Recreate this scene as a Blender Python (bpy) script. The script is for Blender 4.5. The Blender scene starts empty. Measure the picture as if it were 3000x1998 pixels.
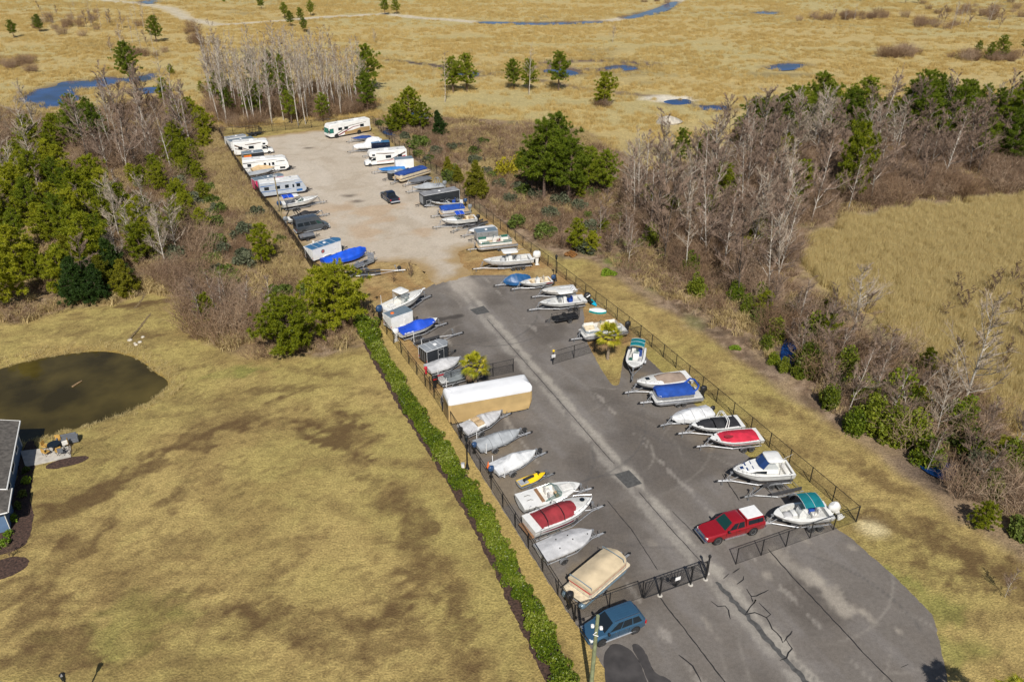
import bpy, math, random
import numpy as np
from mathutils import Vector, Matrix
random.seed(7); rng = np.random.default_rng(7)
R = math.radians
SC = bpy.context.scene
COL = SC.collection

# ---------------------------------------------------------------- camera, sky, sun, exposure
CAM_H, PITCH = 50.0, R(29.1)
cam = bpy.data.objects.new('camera', bpy.data.cameras.new('camera'))
COL.objects.link(cam)
cam.location = (0, 0, CAM_H); cam.rotation_euler = (R(90) - PITCH, 0, 0)
cam.data.lens = 27.83; cam.data.sensor_width = 36; cam.data.clip_end = 6000; cam.data.clip_start = 1
SC.camera = cam
SUN_EL, SUN_AZ = R(45.1), R(3.2)          # sun behind the camera, shadows fall away and a little left
w = bpy.data.worlds.new('World'); SC.world = w; w.use_nodes = True
nt = w.node_tree; nt.nodes.clear()
sky = nt.nodes.new('ShaderNodeTexSky'); sky.sky_type = 'NISHITA'; sky.sun_disc = False
sky.sun_elevation = SUN_EL; sky.sun_rotation = R(180) - SUN_AZ
bg = nt.nodes.new('ShaderNodeBackground'); bg.inputs[1].default_value = 0.065
wo = nt.nodes.new('ShaderNodeOutputWorld')
nt.links.new(sky.outputs[0], bg.inputs[0]); nt.links.new(bg.outputs[0], wo.inputs[0])
sl = bpy.data.lights.new('sun', 'SUN'); sl.energy = 5.0; sl.angle = R(0.53); sl.color = (1, .95, .87)
so = bpy.data.objects.new('sun', sl); COL.objects.link(so)
sd = Vector((-math.sin(SUN_AZ) * math.cos(SUN_EL), math.cos(SUN_AZ) * math.cos(SUN_EL), -math.sin(SUN_EL)))
so.rotation_euler = sd.to_track_quat('-Z', 'Y').to_euler(); so.location = (20, -60, 90)
SC.view_settings.view_transform = 'Standard'; SC.view_settings.look = 'None'
SC.view_settings.exposure = 0.0; SC.view_settings.gamma = 1.0; SC.view_settings.use_curve_mapping = False

# ---------------------------------------------------------------- survey: picture measurements to metres on the plain
_S, _C, _F = math.sin(R(29.1)), math.cos(R(29.1)), 2319.0
def S(u, v, h=0.0):
    a, b = (u - 1500) / _F, (v - 999) / _F
    t = (50.0 - h) / (_S + b * _C)
    return Vector((a * t, (_C - b * _S) * t, h))
K = 3000 / 2354
def D(u, v, h=0.0): return S(u * K, v * K, h)
LA = R(23.3); E1 = Vector((math.cos(LA), math.sin(LA), 0)); E2 = Vector((-math.sin(LA), math.cos(LA), 0))
LO = Vector((4.93, 44.09, 0))
def LOT(a, b, z=0.0): return LO + E1 * a + E2 * b + Vector((0, 0, z))

# ---------------------------------------------------------------- mesh helpers
class MB:
    def __init__(s): s.v = []; s.f = []
    def add(s, vs, fs):
        o = len(s.v); s.v.extend(tuple(p) for p in vs); s.f.extend(tuple(i + o for i in f) for f in fs); return s
    def box(s, x0, x1, y0, y1, z0, z1, bev=0.0):
        if bev <= 0:
            return s.add([(x0,y0,z0),(x1,y0,z0),(x1,y1,z0),(x0,y1,z0),(x0,y0,z1),(x1,y0,z1),(x1,y1,z1),(x0,y1,z1)],
                         [(0,3,2,1),(4,5,6,7),(0,1,5,4),(1,2,6,5),(2,3,7,6),(3,0,4,7)])
        b = bev
        def ring(z, k): 
            a0, a1, c0, c1 = x0 + k, x1 - k, y0 + k, y1 - k
            return [(a0+b,c0,z),(a1-b,c0,z),(a1,c0+b,z),(a1,c1-b,z),(a1-b,c1,z),(a0+b,c1,z),(a0,c1-b,z),(a0,c0+b,z)]
        return s.loft([ring(z0, 0), ring(z1 - b, 0), ring(z1, b)])
    def loft(s, rings, closed=True, caps=True):
        n = len(rings[0]); vs = [p for r in rings for p in r]; fs = []
        for i in range(len(rings) - 1):
            for j in range(n if closed else n - 1):
                k = (j + 1) % n
                fs.append((i*n + j, i*n + k, (i+1)*n + k, (i+1)*n + j))
        if caps and closed:
            fs.append(tuple(range(n - 1, -1, -1))); fs.append(tuple((len(rings)-1)*n + j for j in range(n)))
        return s.add(vs, fs)
    def tube(s, pts, r, n=6, caps=True):
        pts = [Vector(p) for p in pts]; rs = r if isinstance(r, (list, tuple)) else [r] * len(pts)
        rings = []
        for i, p in enumerate(pts):
            d = (pts[min(i+1, len(pts)-1)] - pts[max(i-1, 0)])
            d = d.normalized() if d.length > 1e-9 else Vector((0, 0, 1))
            a = d.cross(Vector((0, 0, 1)) if abs(d.z) < .9 else Vector((1, 0, 0))).normalized(); b = d.cross(a)
            rings.append([p + (a * math.cos(6.28318*k/n) + b * math.sin(6.28318*k/n)) * rs[i] for k in range(n)])
        return s.loft(rings, True, caps)
    def lathe(s, prof, n=16, axis='y', c=(0, 0, 0)):
        rings = []
        for (r, h) in prof:
            ring = []
            for k in range(n):
                a = 6.2831853*k/n; x, y = r*math.cos(a), r*math.sin(a)
                ring.append((c[0]+x, c[1]+h, c[2]+y) if axis == 'y' else (c[0]+x, c[1]+y, c[2]+h))
            rings.append(ring)
        return s.loft(rings, True, True)
    def ext(s, prof, y0, y1):                       # side profile (x, z) extruded across y
        n = len(prof)
        return s.loft([[(x, y0, z) for x, z in prof], [(x, y1, z) for x, z in prof]])
    def quad(s, a, b, c, d): return s.add([a, b, c, d], [(0, 1, 2, 3)])
    def build(s, name, mat, parent=None, smooth=None):
        me = bpy.data.meshes.new(name); me.from_pydata([tuple(p) for p in s.v], [], s.f)
        me.materials.append(MAT(mat))
        if smooth is not None:
            me.polygons.foreach_set('use_smooth', [True] * len(me.polygons)); me.set_sharp_from_angle(angle=R(smooth))
        return link(name, me, parent)
def link(name, me, parent=None):
    o = bpy.data.objects.new(name, me); COL.objects.link(o)
    if parent is not None: o.parent = parent
    return o
def tag(o, label, cat, group=None):
    o['label'] = label; o['category'] = cat
    if group: o['group'] = group
    return o
def thing(name, label, cat, loc=(0, 0, 0), rz=0.0, group=None):
    o = bpy.data.objects.new(name, None); COL.objects.link(o); o.empty_display_size = .3
    o.location = loc; o.rotation_euler = (0, 0, rz)
    return tag(o, label, cat, group)
def npmesh(name, v, f, mat):
    me = bpy.data.meshes.new(name); v = np.asarray(v, dtype=np.float32); f = np.asarray(f, dtype=np.int32); k = f.shape[1]
    me.vertices.add(len(v)); me.vertices.foreach_set('co', v.ravel())
    me.loops.add(f.size); me.loops.foreach_set('vertex_index', f.ravel())
    me.polygons.add(len(f)); me.polygons.foreach_set('loop_start', np.arange(0, f.size, k, dtype=np.int32))
    me.update(calc_edges=True); me.validate()
    if mat: me.materials.append(MAT(mat))
    return me

# ---------------------------------------------------------------- procedural materials
_mats = {}
def srgb(c): return tuple(((x/255/12.92) if x/255 <= .04045 else ((x/255+.055)/1.055)**2.4) for x in c)
PAL = {  # base colour, roughness, metallic, colour variation, noise scale, bump
 'gelcoat': ((.74,.74,.72),.28,0,.06,2.5,0), 'hull_white': ((.68,.68,.66),.3,0,.15,1.3,0), 'hull_aged': ((.66,.63,.58),.45,0,.2,1.5,0),
 'nonskid': ((.56,.56,.54),.8,0,.12,4,.1), 'liner': ((.72,.71,.67),.5,0,.1,3,0), 'vinyl_white': ((.74,.72,.68),.5,0,.1,4,.1),
 'vinyl_tan': ((.52,.38,.22),.55,0,.15,4,.1), 'vinyl_cream': ((.66,.56,.40),.6,0,.15,4,.1), 'vinyl_green': ((.02,.12,.09),.5,0,.2,4,.1), 'vinyl_red': ((.30,.04,.04),.5,0,.2,4,.1),
 'teak': ((.30,.16,.08),.6,0,.25,8,.1), 'wood': ((.34,.22,.12),.75,0,.3,5,.2), 'pole_wood': ((.30,.24,.13),.85,0,.3,3,.3), 'pole_green': ((.22,.25,.14),.85,0,.25,2.5,.3),
 'cv_grey': ((.40,.41,.42),.8,0,.10,1.2,.35), 'cv_lgrey': ((.50,.50,.51),.75,0,.14,1.6,.6), 'cv_mgrey': ((.34,.36,.38),.8,0,.14,1.4,.35), 'cv_slate': ((.17,.19,.20),.8,0,.14,1.4,.35),
 'cv_dgrey': ((.13,.14,.16),.8,0,.12,1.4,.3), 'cv_white': ((.66,.67,.68),.6,0,.14,1.6,.7), 'cv_blue': ((.012,.075,.55),.65,0,.16,1.1,.35),
 'cv_navy': ((.02,.06,.25),.7,0,.2,1.4,.35), 'cv_royal': ((.012,.07,.36),.7,0,.18,1.3,.3), 'cv_sky': ((.03,.20,.55),.65,0,.15,1.3,.3), 'tarp_blue': ((.008,.085,.62),.5,0,.2,.9,.5), 'tarp_steel': ((.02,.10,.26),.4,0,.2,.9,.5),
 'cv_red': ((.56,.02,.05),.75,0,.2,1.3,.3), 'cv_wine': ((.26,.022,.03),.85,0,.2,1.6,.3), 'cv_taupe': ((.29,.22,.17),.85,0,.15,1.4,.3), 'cv_beige': ((.58,.47,.31),.8,0,.1,1.3,.3), 'cv_tan': ((.50,.36,.20),.8,0,.12,1.3,.35),
 'cv_black': ((.022,.022,.026),.75,0,.25,1.6,.3), 'cv_teal': ((.0,.17,.20),.75,0,.15,1.5,.25), 'rv_tan': ((.46,.32,.14),.8,0,.09,.9,.4), 'rv_top': ((.74,.75,.77),.6,0,.06,.8,.3), 'sage': ((.20,.27,.22),.6,0,.15,1.3,.2),
 'blk': ((.016,.016,.018),.5,0,.2,3,0), 'blk_metal': ((.02,.02,.022),.45,.3,.15,4,0), 'motor_blue': ((.03,.07,.16),.3,0,.1,3,0), 'motor_grey': ((.22,.24,.26),.35,0,.1,3,0),
 'galv': ((.36,.37,.39),.5,.5,.2,5,0), 'galv_dark': ((.26,.27,.28),.5,.5,.25,5,0), 'alu': ((.50,.51,.53),.38,.65,.12,4,0), 'alu_dull': ((.42,.43,.43),.5,.5,.2,3,0), 'rust': ((.20,.10,.05),.8,.1,.4,5,.2),
 'bunk': ((.05,.05,.055),.95,0,.25,6,.1), 'tyre': ((.025,.025,.026),.85,0,.2,8,.1), 'rim': ((.66,.66,.67),.35,.5,.1,6,0), 'rim_dark': ((.13,.13,.14),.4,.5,.1,6,0), 'chrome': ((.7,.7,.72),.15,1,.04,3,0),
 'glass': ((.012,.018,.024),.06,0,0,1,0), 'glass_blue': ((.02,.05,.16),.06,0,0,1,0), 'glass_green': ((.010,.045,.04),.08,0,0,1,0), 'glass_teal': ((.02,.16,.13),.12,0,.1,2,0),
 'red_paint': ((.27,.008,.014),.15,0,.05,2,0), 'red_gel': ((.50,.02,.04),.3,0,.08,2,0), 'wine_gel': ((.20,.01,.035),.3,0,.1,2,0), 'blue_paint': ((.045,.12,.21),.22,.35,.04,2,0), 'navy_paint': ((.010,.018,.045),.2,.2,.06,2,0), 'van_paint': ((.075,.09,.11),.25,.3,.06,2,0), 'blue_panel': ((.06,.14,.25),.35,.2,.1,2,0), 'steelblue': ((.20,.29,.36),.35,.2,.1,2,0),
 'lens_red': ((.45,.01,.01),.2,0,.05,2,0), 'lens_amber': ((.7,.22,.03),.2,0,.05,2,0), 'lens_clear': ((.75,.76,.75),.12,0,.05,2,0), 'orange': ((.75,.16,.02),.6,0,.15,3,0), 'yellow': ((.85,.55,.01),.3,0,.08,2,0), 'grey_plastic': ((.36,.38,.41),.5,0,.15,3,0), 'teal_plastic': ((.0,.28,.30),.4,0,.1,2,0), 'turq': ((.01,.42,.62),.4,0,.1,2,0),
 'rv_white': ((.78,.78,.76),.35,0,.06,1.4,0), 'rv_grey': ((.42,.46,.52),.4,0,.08,1.4,0), 'rv_roof': ((.70,.70,.68),.6,0,.12,1.5,0), 'roof_grey': ((.33,.35,.37),.5,.2,.14,1.3,0), 'roof_blue': ((.05,.18,.36),.35,.3,.12,1.3,0), 'roof_slate': ((.20,.26,.31),.4,.3,.12,1.3,0), 'seam': ((.66,.67,.68),.5,.2,.1,3,0), 'char': ((.030,.034,.040),.4,.1,.14,1.5,0), 'char_roof': ((.30,.30,.31),.55,.2,.2,1.3,0), 'pink': ((.62,.04,.13),.45,0,.12,1.3,0), 'brown_stripe': ((.13,.075,.05),.4,0,.1,2,0), 'rv_gold': ((.36,.24,.11),.4,0,.1,2,0), 'rv_blue': ((.03,.13,.36),.4,0,.1,2,0), 'sign_white': ((.78,.78,.78),.5,0,.05,3,0), 'print_teal': ((.01,.20,.22),.5,0,.05,3,0),
 'bark_pale': ((.50,.455,.395),.9,0,.35,3,.2), 'twig_pale': ((.39,.315,.24),.9,0,.25,1,0), 'twig_mauve': ((.27,.19,.14),.9,0,.3,1,0), 'twig_brown': ((.16,.105,.07),.9,0,.35,1,0), 'bark_pine': ((.15,.10,.075),.95,0,.4,3,.3), 'bark_dark': ((.09,.07,.055),.95,0,.35,3,.2), 'palm_bark': ((.25,.20,.15),.95,0,.35,6,.4),
 'mulch': ((.075,.042,.030),.95,0,.5,5,.5), 'concrete': ((.50,.47,.42),.85,0,.15,2,.1), 'sealer': ((.018,.017,.017),.7,0,.2,4,0), 'patch': ((.085,.083,.080),.85,0,.25,3,.2), 'asphalt_dark': ((.062,.056,.054),.6,0,.3,.8,0),
 'ditch': ((.21,.15,.07),.95,0,.4,3,.3), 'shingle': ((.12,.108,.095),.9,0,.3,3,.3), 'siding': ((.10,.17,.29),.7,0,.06,2,0), 'trim': ((.74,.74,.72),.5,0,.05,2,0), 'brown_metal': ((.05,.038,.03),.5,.3,.2,3,0), 'cushion': ((.55,.33,.08),.8,0,.15,3,0), 'stone': ((.52,.47,.38),.9,0,.3,3,.3), 'sandpile': ((.46,.42,.35),.95,0,.25,1.2,.5),
}
def MAT(name):
    if name in _mats: return _mats[name]
    if name in SPECIAL: m = SPECIAL[name](name); _mats[name] = m; return m
    c, ro, me, var, sc, bu = PAL[name]
    m = bpy.data.materials.new(name); m.use_nodes = True; n = m.node_tree.nodes; l = m.node_tree.links
    p = n['Principled BSDF']; p.inputs['Base Color'].default_value = (*c, 1); p.inputs['Roughness'].default_value = ro; p.inputs['Metallic'].default_value = me
    if name.endswith('_paint'): p.inputs['Coat Weight'].default_value = .7; p.inputs['Coat Roughness'].default_value = .05
    if var > 0:
        tc = n.new('ShaderNodeTexCoord'); no = n.new('ShaderNodeTexNoise'); no.inputs['Scale'].default_value = sc; no.inputs['Detail'].default_value = 5
        l.new(tc.outputs['Object'], no.inputs['Vector'])
        mr = n.new('ShaderNodeMapRange'); mr.inputs[1].default_value = .3; mr.inputs[2].default_value = .7; mr.inputs[3].default_value = 1 - var*1.6; mr.inputs[4].default_value = 1 + var*.8
        l.new(no.outputs[0], mr.inputs[0])
        mx = n.new('ShaderNodeVectorMath'); mx.operation = 'SCALE'; mx.inputs[0].default_value = c; l.new(mr.outputs[0], mx.inputs['Scale'])
        l.new(mx.outputs[0], p.inputs['Base Color'])
        if bu > 0:
            b = n.new('ShaderNodeBump'); b.inputs['Strength'].default_value = bu; b.inputs['Distance'].default_value = .12
            l.new(no.outputs[0], b.inputs['Height']); l.new(b.outputs[0], p.inputs['Normal'])
    _mats[name] = m; return m
def leafmat(cols, rough=.6, trans=.25):
    def mk(name):
        m = bpy.data.materials.new(name); m.use_nodes = True; n = m.node_tree.nodes; l = m.node_tree.links
        p = n['Principled BSDF']; p.inputs['Roughness'].default_value = rough; p.inputs['Specular IOR Level'].default_value = .25
        g = n.new('ShaderNodeNewGeometry'); oi = n.new('ShaderNodeObjectInfo')
        ad = n.new('ShaderNodeMath'); ad.operation = 'MULTIPLY_ADD'; ad.inputs[1].default_value = .55
        mu = n.new('ShaderNodeMath'); mu.operation = 'MULTIPLY'; mu.inputs[1].default_value = .45
        l.new(oi.outputs['Random'], mu.inputs[0]); l.new(g.outputs['Random Per Island'], ad.inputs[0]); l.new(mu.outputs[0], ad.inputs[2])
        cr = n.new('ShaderNodeValToRGB'); cr.color_ramp.interpolation = 'LINEAR'
        el = cr.color_ramp.elements
        while len(el) < len(cols): el.new(.5)
        for i, c in enumerate(cols): el[i].position = i / (len(cols) - 1); el[i].color = (*c, 1)
        l.new(ad.outputs[0], cr.inputs[0]); l.new(cr.outputs[0], p.inputs['Base Color'])
        if trans > 0:
            t = n.new('ShaderNodeBsdfTranslucent'); l.new(cr.outputs[0], t.inputs[0])
            ms = n.new('ShaderNodeMixShader'); ms.inputs[0].default_value = trans
            l.new(p.outputs[0], ms.inputs[1]); l.new(t.outputs[0], ms.inputs[2]); l.new(ms.outputs[0], n['Material Output'].inputs[0])
        return m
    return mk
def vcolmat(fs, amp, bump, rough=.9, worn=None):
    def mk(name):
        m = bpy.data.materials.new(name); m.use_nodes = True; n = m.node_tree.nodes; l = m.node_tree.links
        p = n['Principled BSDF']; p.inputs['Roughness'].default_value = rough; p.inputs['Specular IOR Level'].default_value = .2
        at = n.new('ShaderNodeAttribute'); at.attribute_name = 'albedo'
        tc = n.new('ShaderNodeTexCoord'); prev = None; hs = None
        for f, a in zip(fs, amp):
            no = n.new('ShaderNodeTexNoise'); no.inputs['Scale'].default_value = f; no.inputs['Detail'].default_value = 4; no.inputs['Roughness'].default_value = .65
            l.new(tc.outputs['Object'], no.inputs['Vector'])
            mr = n.new('ShaderNodeMapRange'); mr.inputs[1].default_value = .3; mr.inputs[2].default_value = .7; mr.inputs[3].default_value = 1 - a; mr.inputs[4].default_value = 1 + a; mr.clamp = False
            l.new(no.outputs[0], mr.inputs[0])
            if prev is None: prev = mr.outputs[0]
            else:
                mm = n.new('ShaderNodeMath'); mm.operation = 'MULTIPLY'; l.new(prev, mm.inputs[0]); l.new(mr.outputs[0], mm.inputs[1]); prev = mm.outputs[0]
            hs = no
        vm = n.new('ShaderNodeVectorMath'); vm.operation = 'SCALE'; l.new(at.outputs['Color'], vm.inputs[0]); l.new(prev, vm.inputs['Scale'])
        if worn:                                    # scorched turf: fine speckle that thickens where the worn mask is strong
            nz = n.new('ShaderNodeTexNoise'); nz.inputs['Scale'].default_value = 1.1; nz.inputs['Detail'].default_value = 9; nz.inputs['Roughness'].default_value = .85; l.new(tc.outputs['Object'], nz.inputs['Vector'])
            ad = n.new('ShaderNodeMath'); ad.operation = 'ADD'; l.new(at.outputs['Alpha'], ad.inputs[0]); l.new(nz.outputs[0], ad.inputs[1])
            mk_ = n.new('ShaderNodeMapRange'); mk_.inputs[1].default_value = .66; mk_.inputs[2].default_value = .98; mk_.inputs[3].default_value = 0; mk_.inputs[4].default_value = .85; l.new(ad.outputs[0], mk_.inputs[0])
            mx = n.new('ShaderNodeMix'); mx.data_type = 'RGBA'; mx.inputs['B'].default_value = (*worn, 1); l.new(mk_.outputs[0], mx.inputs['Factor']); l.new(vm.outputs[0], mx.inputs['A']); l.new(mx.outputs['Result'], p.inputs['Base Color'])
        else: l.new(vm.outputs[0], p.inputs['Base Color'])
        b = n.new('ShaderNodeBump'); b.inputs['Strength'].default_value = bump; b.inputs['Distance'].default_value = .1
        l.new(prev, b.inputs['Height']); l.new(b.outputs[0], p.inputs['Normal'])
        return m
    return mk
def watermat(col, rough, wave):
    def mk(name):
        m = bpy.data.materials.new(name); m.use_nodes = True; n = m.node_tree.nodes; l = m.node_tree.links
        p = n['Principled BSDF']; p.inputs['Base Color'].default_value = (*col, 1); p.inputs['Roughness'].default_value = rough; p.inputs['IOR'].default_value = 1.33
        tc = n.new('ShaderNodeTexCoord'); no = n.new('ShaderNodeTexNoise'); no.inputs['Scale'].default_value = 1.5; no.inputs['Detail'].default_value = 4
        b = n.new('ShaderNodeBump'); b.inputs['Strength'].default_value = wave; b.inputs['Distance'].default_value = .05
        n2 = n.new('ShaderNodeTexNoise'); n2.inputs['Scale'].default_value = .16; n2.inputs['Detail'].default_value = 5; l.new(tc.outputs['Object'], n2.inputs['Vector']); cr = n.new('ShaderNodeMapRange'); cr.inputs[1].default_value = .35; cr.inputs[2].default_value = .68; cr.inputs[3].default_value = .45; cr.inputs[4].default_value = 1.35; l.new(n2.outputs[0], cr.inputs[0]); sc = n.new('ShaderNodeVectorMath'); sc.operation = 'SCALE'; sc.inputs[0].default_value = col; l.new(cr.outputs[0], sc.inputs['Scale']); l.new(sc.outputs[0], p.inputs['Base Color'])
        l.new(tc.outputs['Object'], no.inputs['Vector']); l.new(no.outputs[0], b.inputs['Height']); l.new(b.outputs[0], p.inputs['Normal'])
        return m
    return mk
def meshmat(pitch, wire, col):                       # woven chain link: diamond wires with open gaps
    def mk(name):
        m = bpy.data.materials.new(name); m.use_nodes = True; n = m.node_tree.nodes; l = m.node_tree.links
        p = n['Principled BSDF']; p.inputs['Base Color'].default_value = (*col, 1); p.inputs['Roughness'].default_value = .5
        tc = n.new('ShaderNodeTexCoord'); sx = n.new('ShaderNodeSeparateXYZ'); l.new(tc.outputs['Object'], sx.inputs[0]); outs = []
        for sg in ('ADD', 'SUBTRACT'):
            a = n.new('ShaderNodeMath'); a.operation = sg; l.new(sx.outputs[0], a.inputs[0]); l.new(sx.outputs[2], a.inputs[1])
            d = n.new('ShaderNodeMath'); d.operation = 'DIVIDE'; d.inputs[1].default_value = pitch; l.new(a.outputs[0], d.inputs[0])
            f = n.new('ShaderNodeMath'); f.operation = 'FRACT'; l.new(d.outputs[0], f.inputs[0])
            c = n.new('ShaderNodeMath'); c.operation = 'LESS_THAN'; c.inputs[1].default_value = wire; l.new(f.outputs[0], c.inputs[0]); outs.append(c)
        mx = n.new('ShaderNodeMath'); mx.operation = 'MAXIMUM'; l.new(outs[0].outputs[0], mx.inputs[0]); l.new(outs[1].outputs[0], mx.inputs[1])
        l.new(mx.outputs[0], p.inputs['Alpha'])
        return m
    return mk
def clearglass(col, alpha):
    def mk(name):
        m = bpy.data.materials.new(name); m.use_nodes = True; p = m.node_tree.nodes['Principled BSDF']
        p.inputs['Base Color'].default_value = (*col, 1); p.inputs['Roughness'].default_value = .05; p.inputs['Alpha'].default_value = alpha
        return m
    return mk
SPECIAL = {
 'needles': leafmat([(.085,.115,.006),(.19,.225,.010),(.33,.345,.018),(.46,.44,.03)],.55,.4),
 'needles_dk': leafmat([(.055,.095,.008),(.125,.18,.012),(.23,.28,.018),(.36,.39,.028)],.55,.4),
 'cedar': leafmat([(.07,.085,.006),(.14,.15,.010),(.22,.21,.014),(.30,.27,.02)],.6,.3),
 'cedar_dk': leafmat([(.018,.045,.008),(.035,.070,.010),(.06,.10,.014)]),
 'leaf_dk': leafmat([(.035,.06,.010),(.075,.11,.016),(.13,.17,.03),(.19,.22,.06)]),
 'leaf_grey': leafmat([(.06,.075,.04),(.11,.125,.07),(.17,.18,.11)]),
 'leaf_yel': leafmat([(.20,.18,.01),(.32,.28,.015),(.42,.34,.02)]),
 'leaf_orange': leafmat([(.22,.10,.03),(.34,.16,.05),(.45,.24,.09)]),
 'hedge_leaf': leafmat([(.035,.065,.006),(.085,.135,.010),(.15,.205,.014),(.24,.28,.03),(.42,.45,.16)], .35),
 'vine_leaf': leafmat([(.05,.075,.008),(.11,.145,.012),(.19,.225,.02),(.28,.30,.03)],.5,.3),
 'lime': leafmat([(.10,.17,.012),(.17,.26,.02),(.25,.33,.03)]),
 'palm_leaf': leafmat([(.20,.22,.015),(.36,.36,.022),(.52,.47,.04),(.60,.48,.08)], .5, .4),
 'palm_dead': leafmat([(.20,.13,.07),(.30,.20,.10)], .8),
 'reed': leafmat([(.44,.345,.15),(.60,.485,.23),(.72,.60,.31),(.50,.45,.19)], .8, .45),
 'reed_gold': leafmat([(.47,.33,.115),(.58,.43,.165),(.66,.51,.22),(.54,.43,.17)], .8, .45),
 'straw': leafmat([(.36,.265,.115),(.50,.385,.18),(.64,.51,.27)], .8, .3),
 'brush': leafmat([(.085,.048,.027),(.165,.10,.058),(.27,.178,.105),(.44,.33,.22)], .9, .0),
 'brush_mauve': leafmat([(.095,.056,.034),(.19,.12,.075),(.33,.235,.16),(.46,.36,.26)], .9, .0),
 'ground_mat': vcolmat((.35, 1.7, 5.5), (.12, .24, .36), .8, .9, (.105,.062,.028)),
 'asphalt_mat': vcolmat((.5, 3.0, 14.), (.07, .12, .17), .25, .85),
 'gravel_mat': vcolmat((.4, 2.2, 14.), (.06, .11, .17), .4),
 'pond_water': watermat((.072,.054,.014), .05, .22), 'marsh_water': watermat((.008,.042,.16), .07, .12),  # blue of the reflected sky is put into the marsh water's base colour
 'chain_link': meshmat(.07, .10, (.015,.015,.016)), 'screen_mesh': meshmat(.05, .52, (.018,.016,.015)), 'gate_mesh': meshmat(.07, .14, (.015,.015,.016)), 'trailer_mesh': meshmat(.12, .25, (.02,.02,.02)),
 'windscreen': clearglass((.03,.10,.09), .45), 'clear_vinyl': clearglass((.5,.55,.56), .4),
}
# ---------------------------------------------------------------- noise and polygon tools
def _h(ix, iy, s):
    n = (ix.astype(np.int64) * 374761393 + iy.astype(np.int64) * 668265263 + s * 974634777) & 0x7fffffff
    n = ((n ^ (n >> 13)) * 1274126177) & 0x7fffffff
    return ((n ^ (n >> 16)) & 0xffff) / 65535.0
def vnoise(x, y, s=0):
    ix, iy = np.floor(x), np.floor(y); fx, fy = x - ix, y - iy
    fx = fx*fx*(3-2*fx); fy = fy*fy*(3-2*fy)
    a, b, c, d = _h(ix, iy, s), _h(ix+1, iy, s), _h(ix, iy+1, s), _h(ix+1, iy+1, s)
    return a + (b-a)*fx + (c-a)*fy + (a-b-c+d)*fx*fy
def fbm(x, y, sc, s=0, o=4):
    t = 0; a = .5; n = 0
    for i in range(o):
        t = t + a * vnoise(x*sc, y*sc, s + i*17); n += a; a *= .5; sc *= 2.03
    return t / n
def ss(e0, e1, x):
    t = np.clip((x - e0) / (e1 - e0), 0, 1); return t*t*(3-2*t)
def sdist(px, py, poly):                           # signed distance, negative inside
    P = np.array([(p[0], p[1]) for p in poly]); n = len(P); d = np.full(px.shape, 1e9); ins = np.zeros(px.shape, bool)
    for i in range(n):
        a, b = P[i], P[(i+1) % n]; e = b - a; L = max(e @ e, 1e-9)
        t = np.clip(((px-a[0])*e[0] + (py-a[1])*e[1]) / L, 0, 1)
        d = np.minimum(d, np.hypot(px-a[0]-e[0]*t, py-a[1]-e[1]*t))
        c = ((a[1] > py) != (b[1] > py)); 
        with np.errstate(divide='ignore', invalid='ignore'):
            xi = (b[0]-a[0])*(py-a[1])/(b[1]-a[1]+1e-12) + a[0]
        ins ^= c & (px < xi)
    return np.where(ins, -d, d)
def ldist(px, py, line):
    d = np.full(px.shape, 1e9); P = [np.array((p[0], p[1])) for p in line]
    for a, b in zip(P[:-1], P[1:]):
        e = b - a; t = np.clip(((px-a[0])*e[0] + (py-a[1])*e[1]) / max(e @ e, 1e-9), 0, 1)
        d = np.minimum(d, np.hypot(px-a[0]-e[0]*t, py-a[1]-e[1]*t))
    return d
def Dp(*l): return [D(*p) for p in l]
def Sp(*l): return [S(*p) for p in l]
def smooth_poly(pts, it=2):
    P = [Vector(p) for p in pts]
    for _ in range(it):
        Q = []
        for i in range(len(P)):
            a, b = P[i], P[(i+1) % len(P)]; Q += [a*.75 + b*.25, a*.25 + b*.75]
        P = Q
    return P
def mixc(c, m, col):
    return c * (1 - m[..., None]) + np.array(col) * m[..., None]
def setcol(me, col, worn=None):
    at = me.attributes.new('albedo', 'FLOAT_COLOR', 'POINT')
    c = np.zeros((len(col), 4), np.float32); c[:, :3] = np.clip(col, .005, .95)
    if worn is not None: c[:, 3] = worn
    at.data.foreach_set('color', c.ravel())
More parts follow.
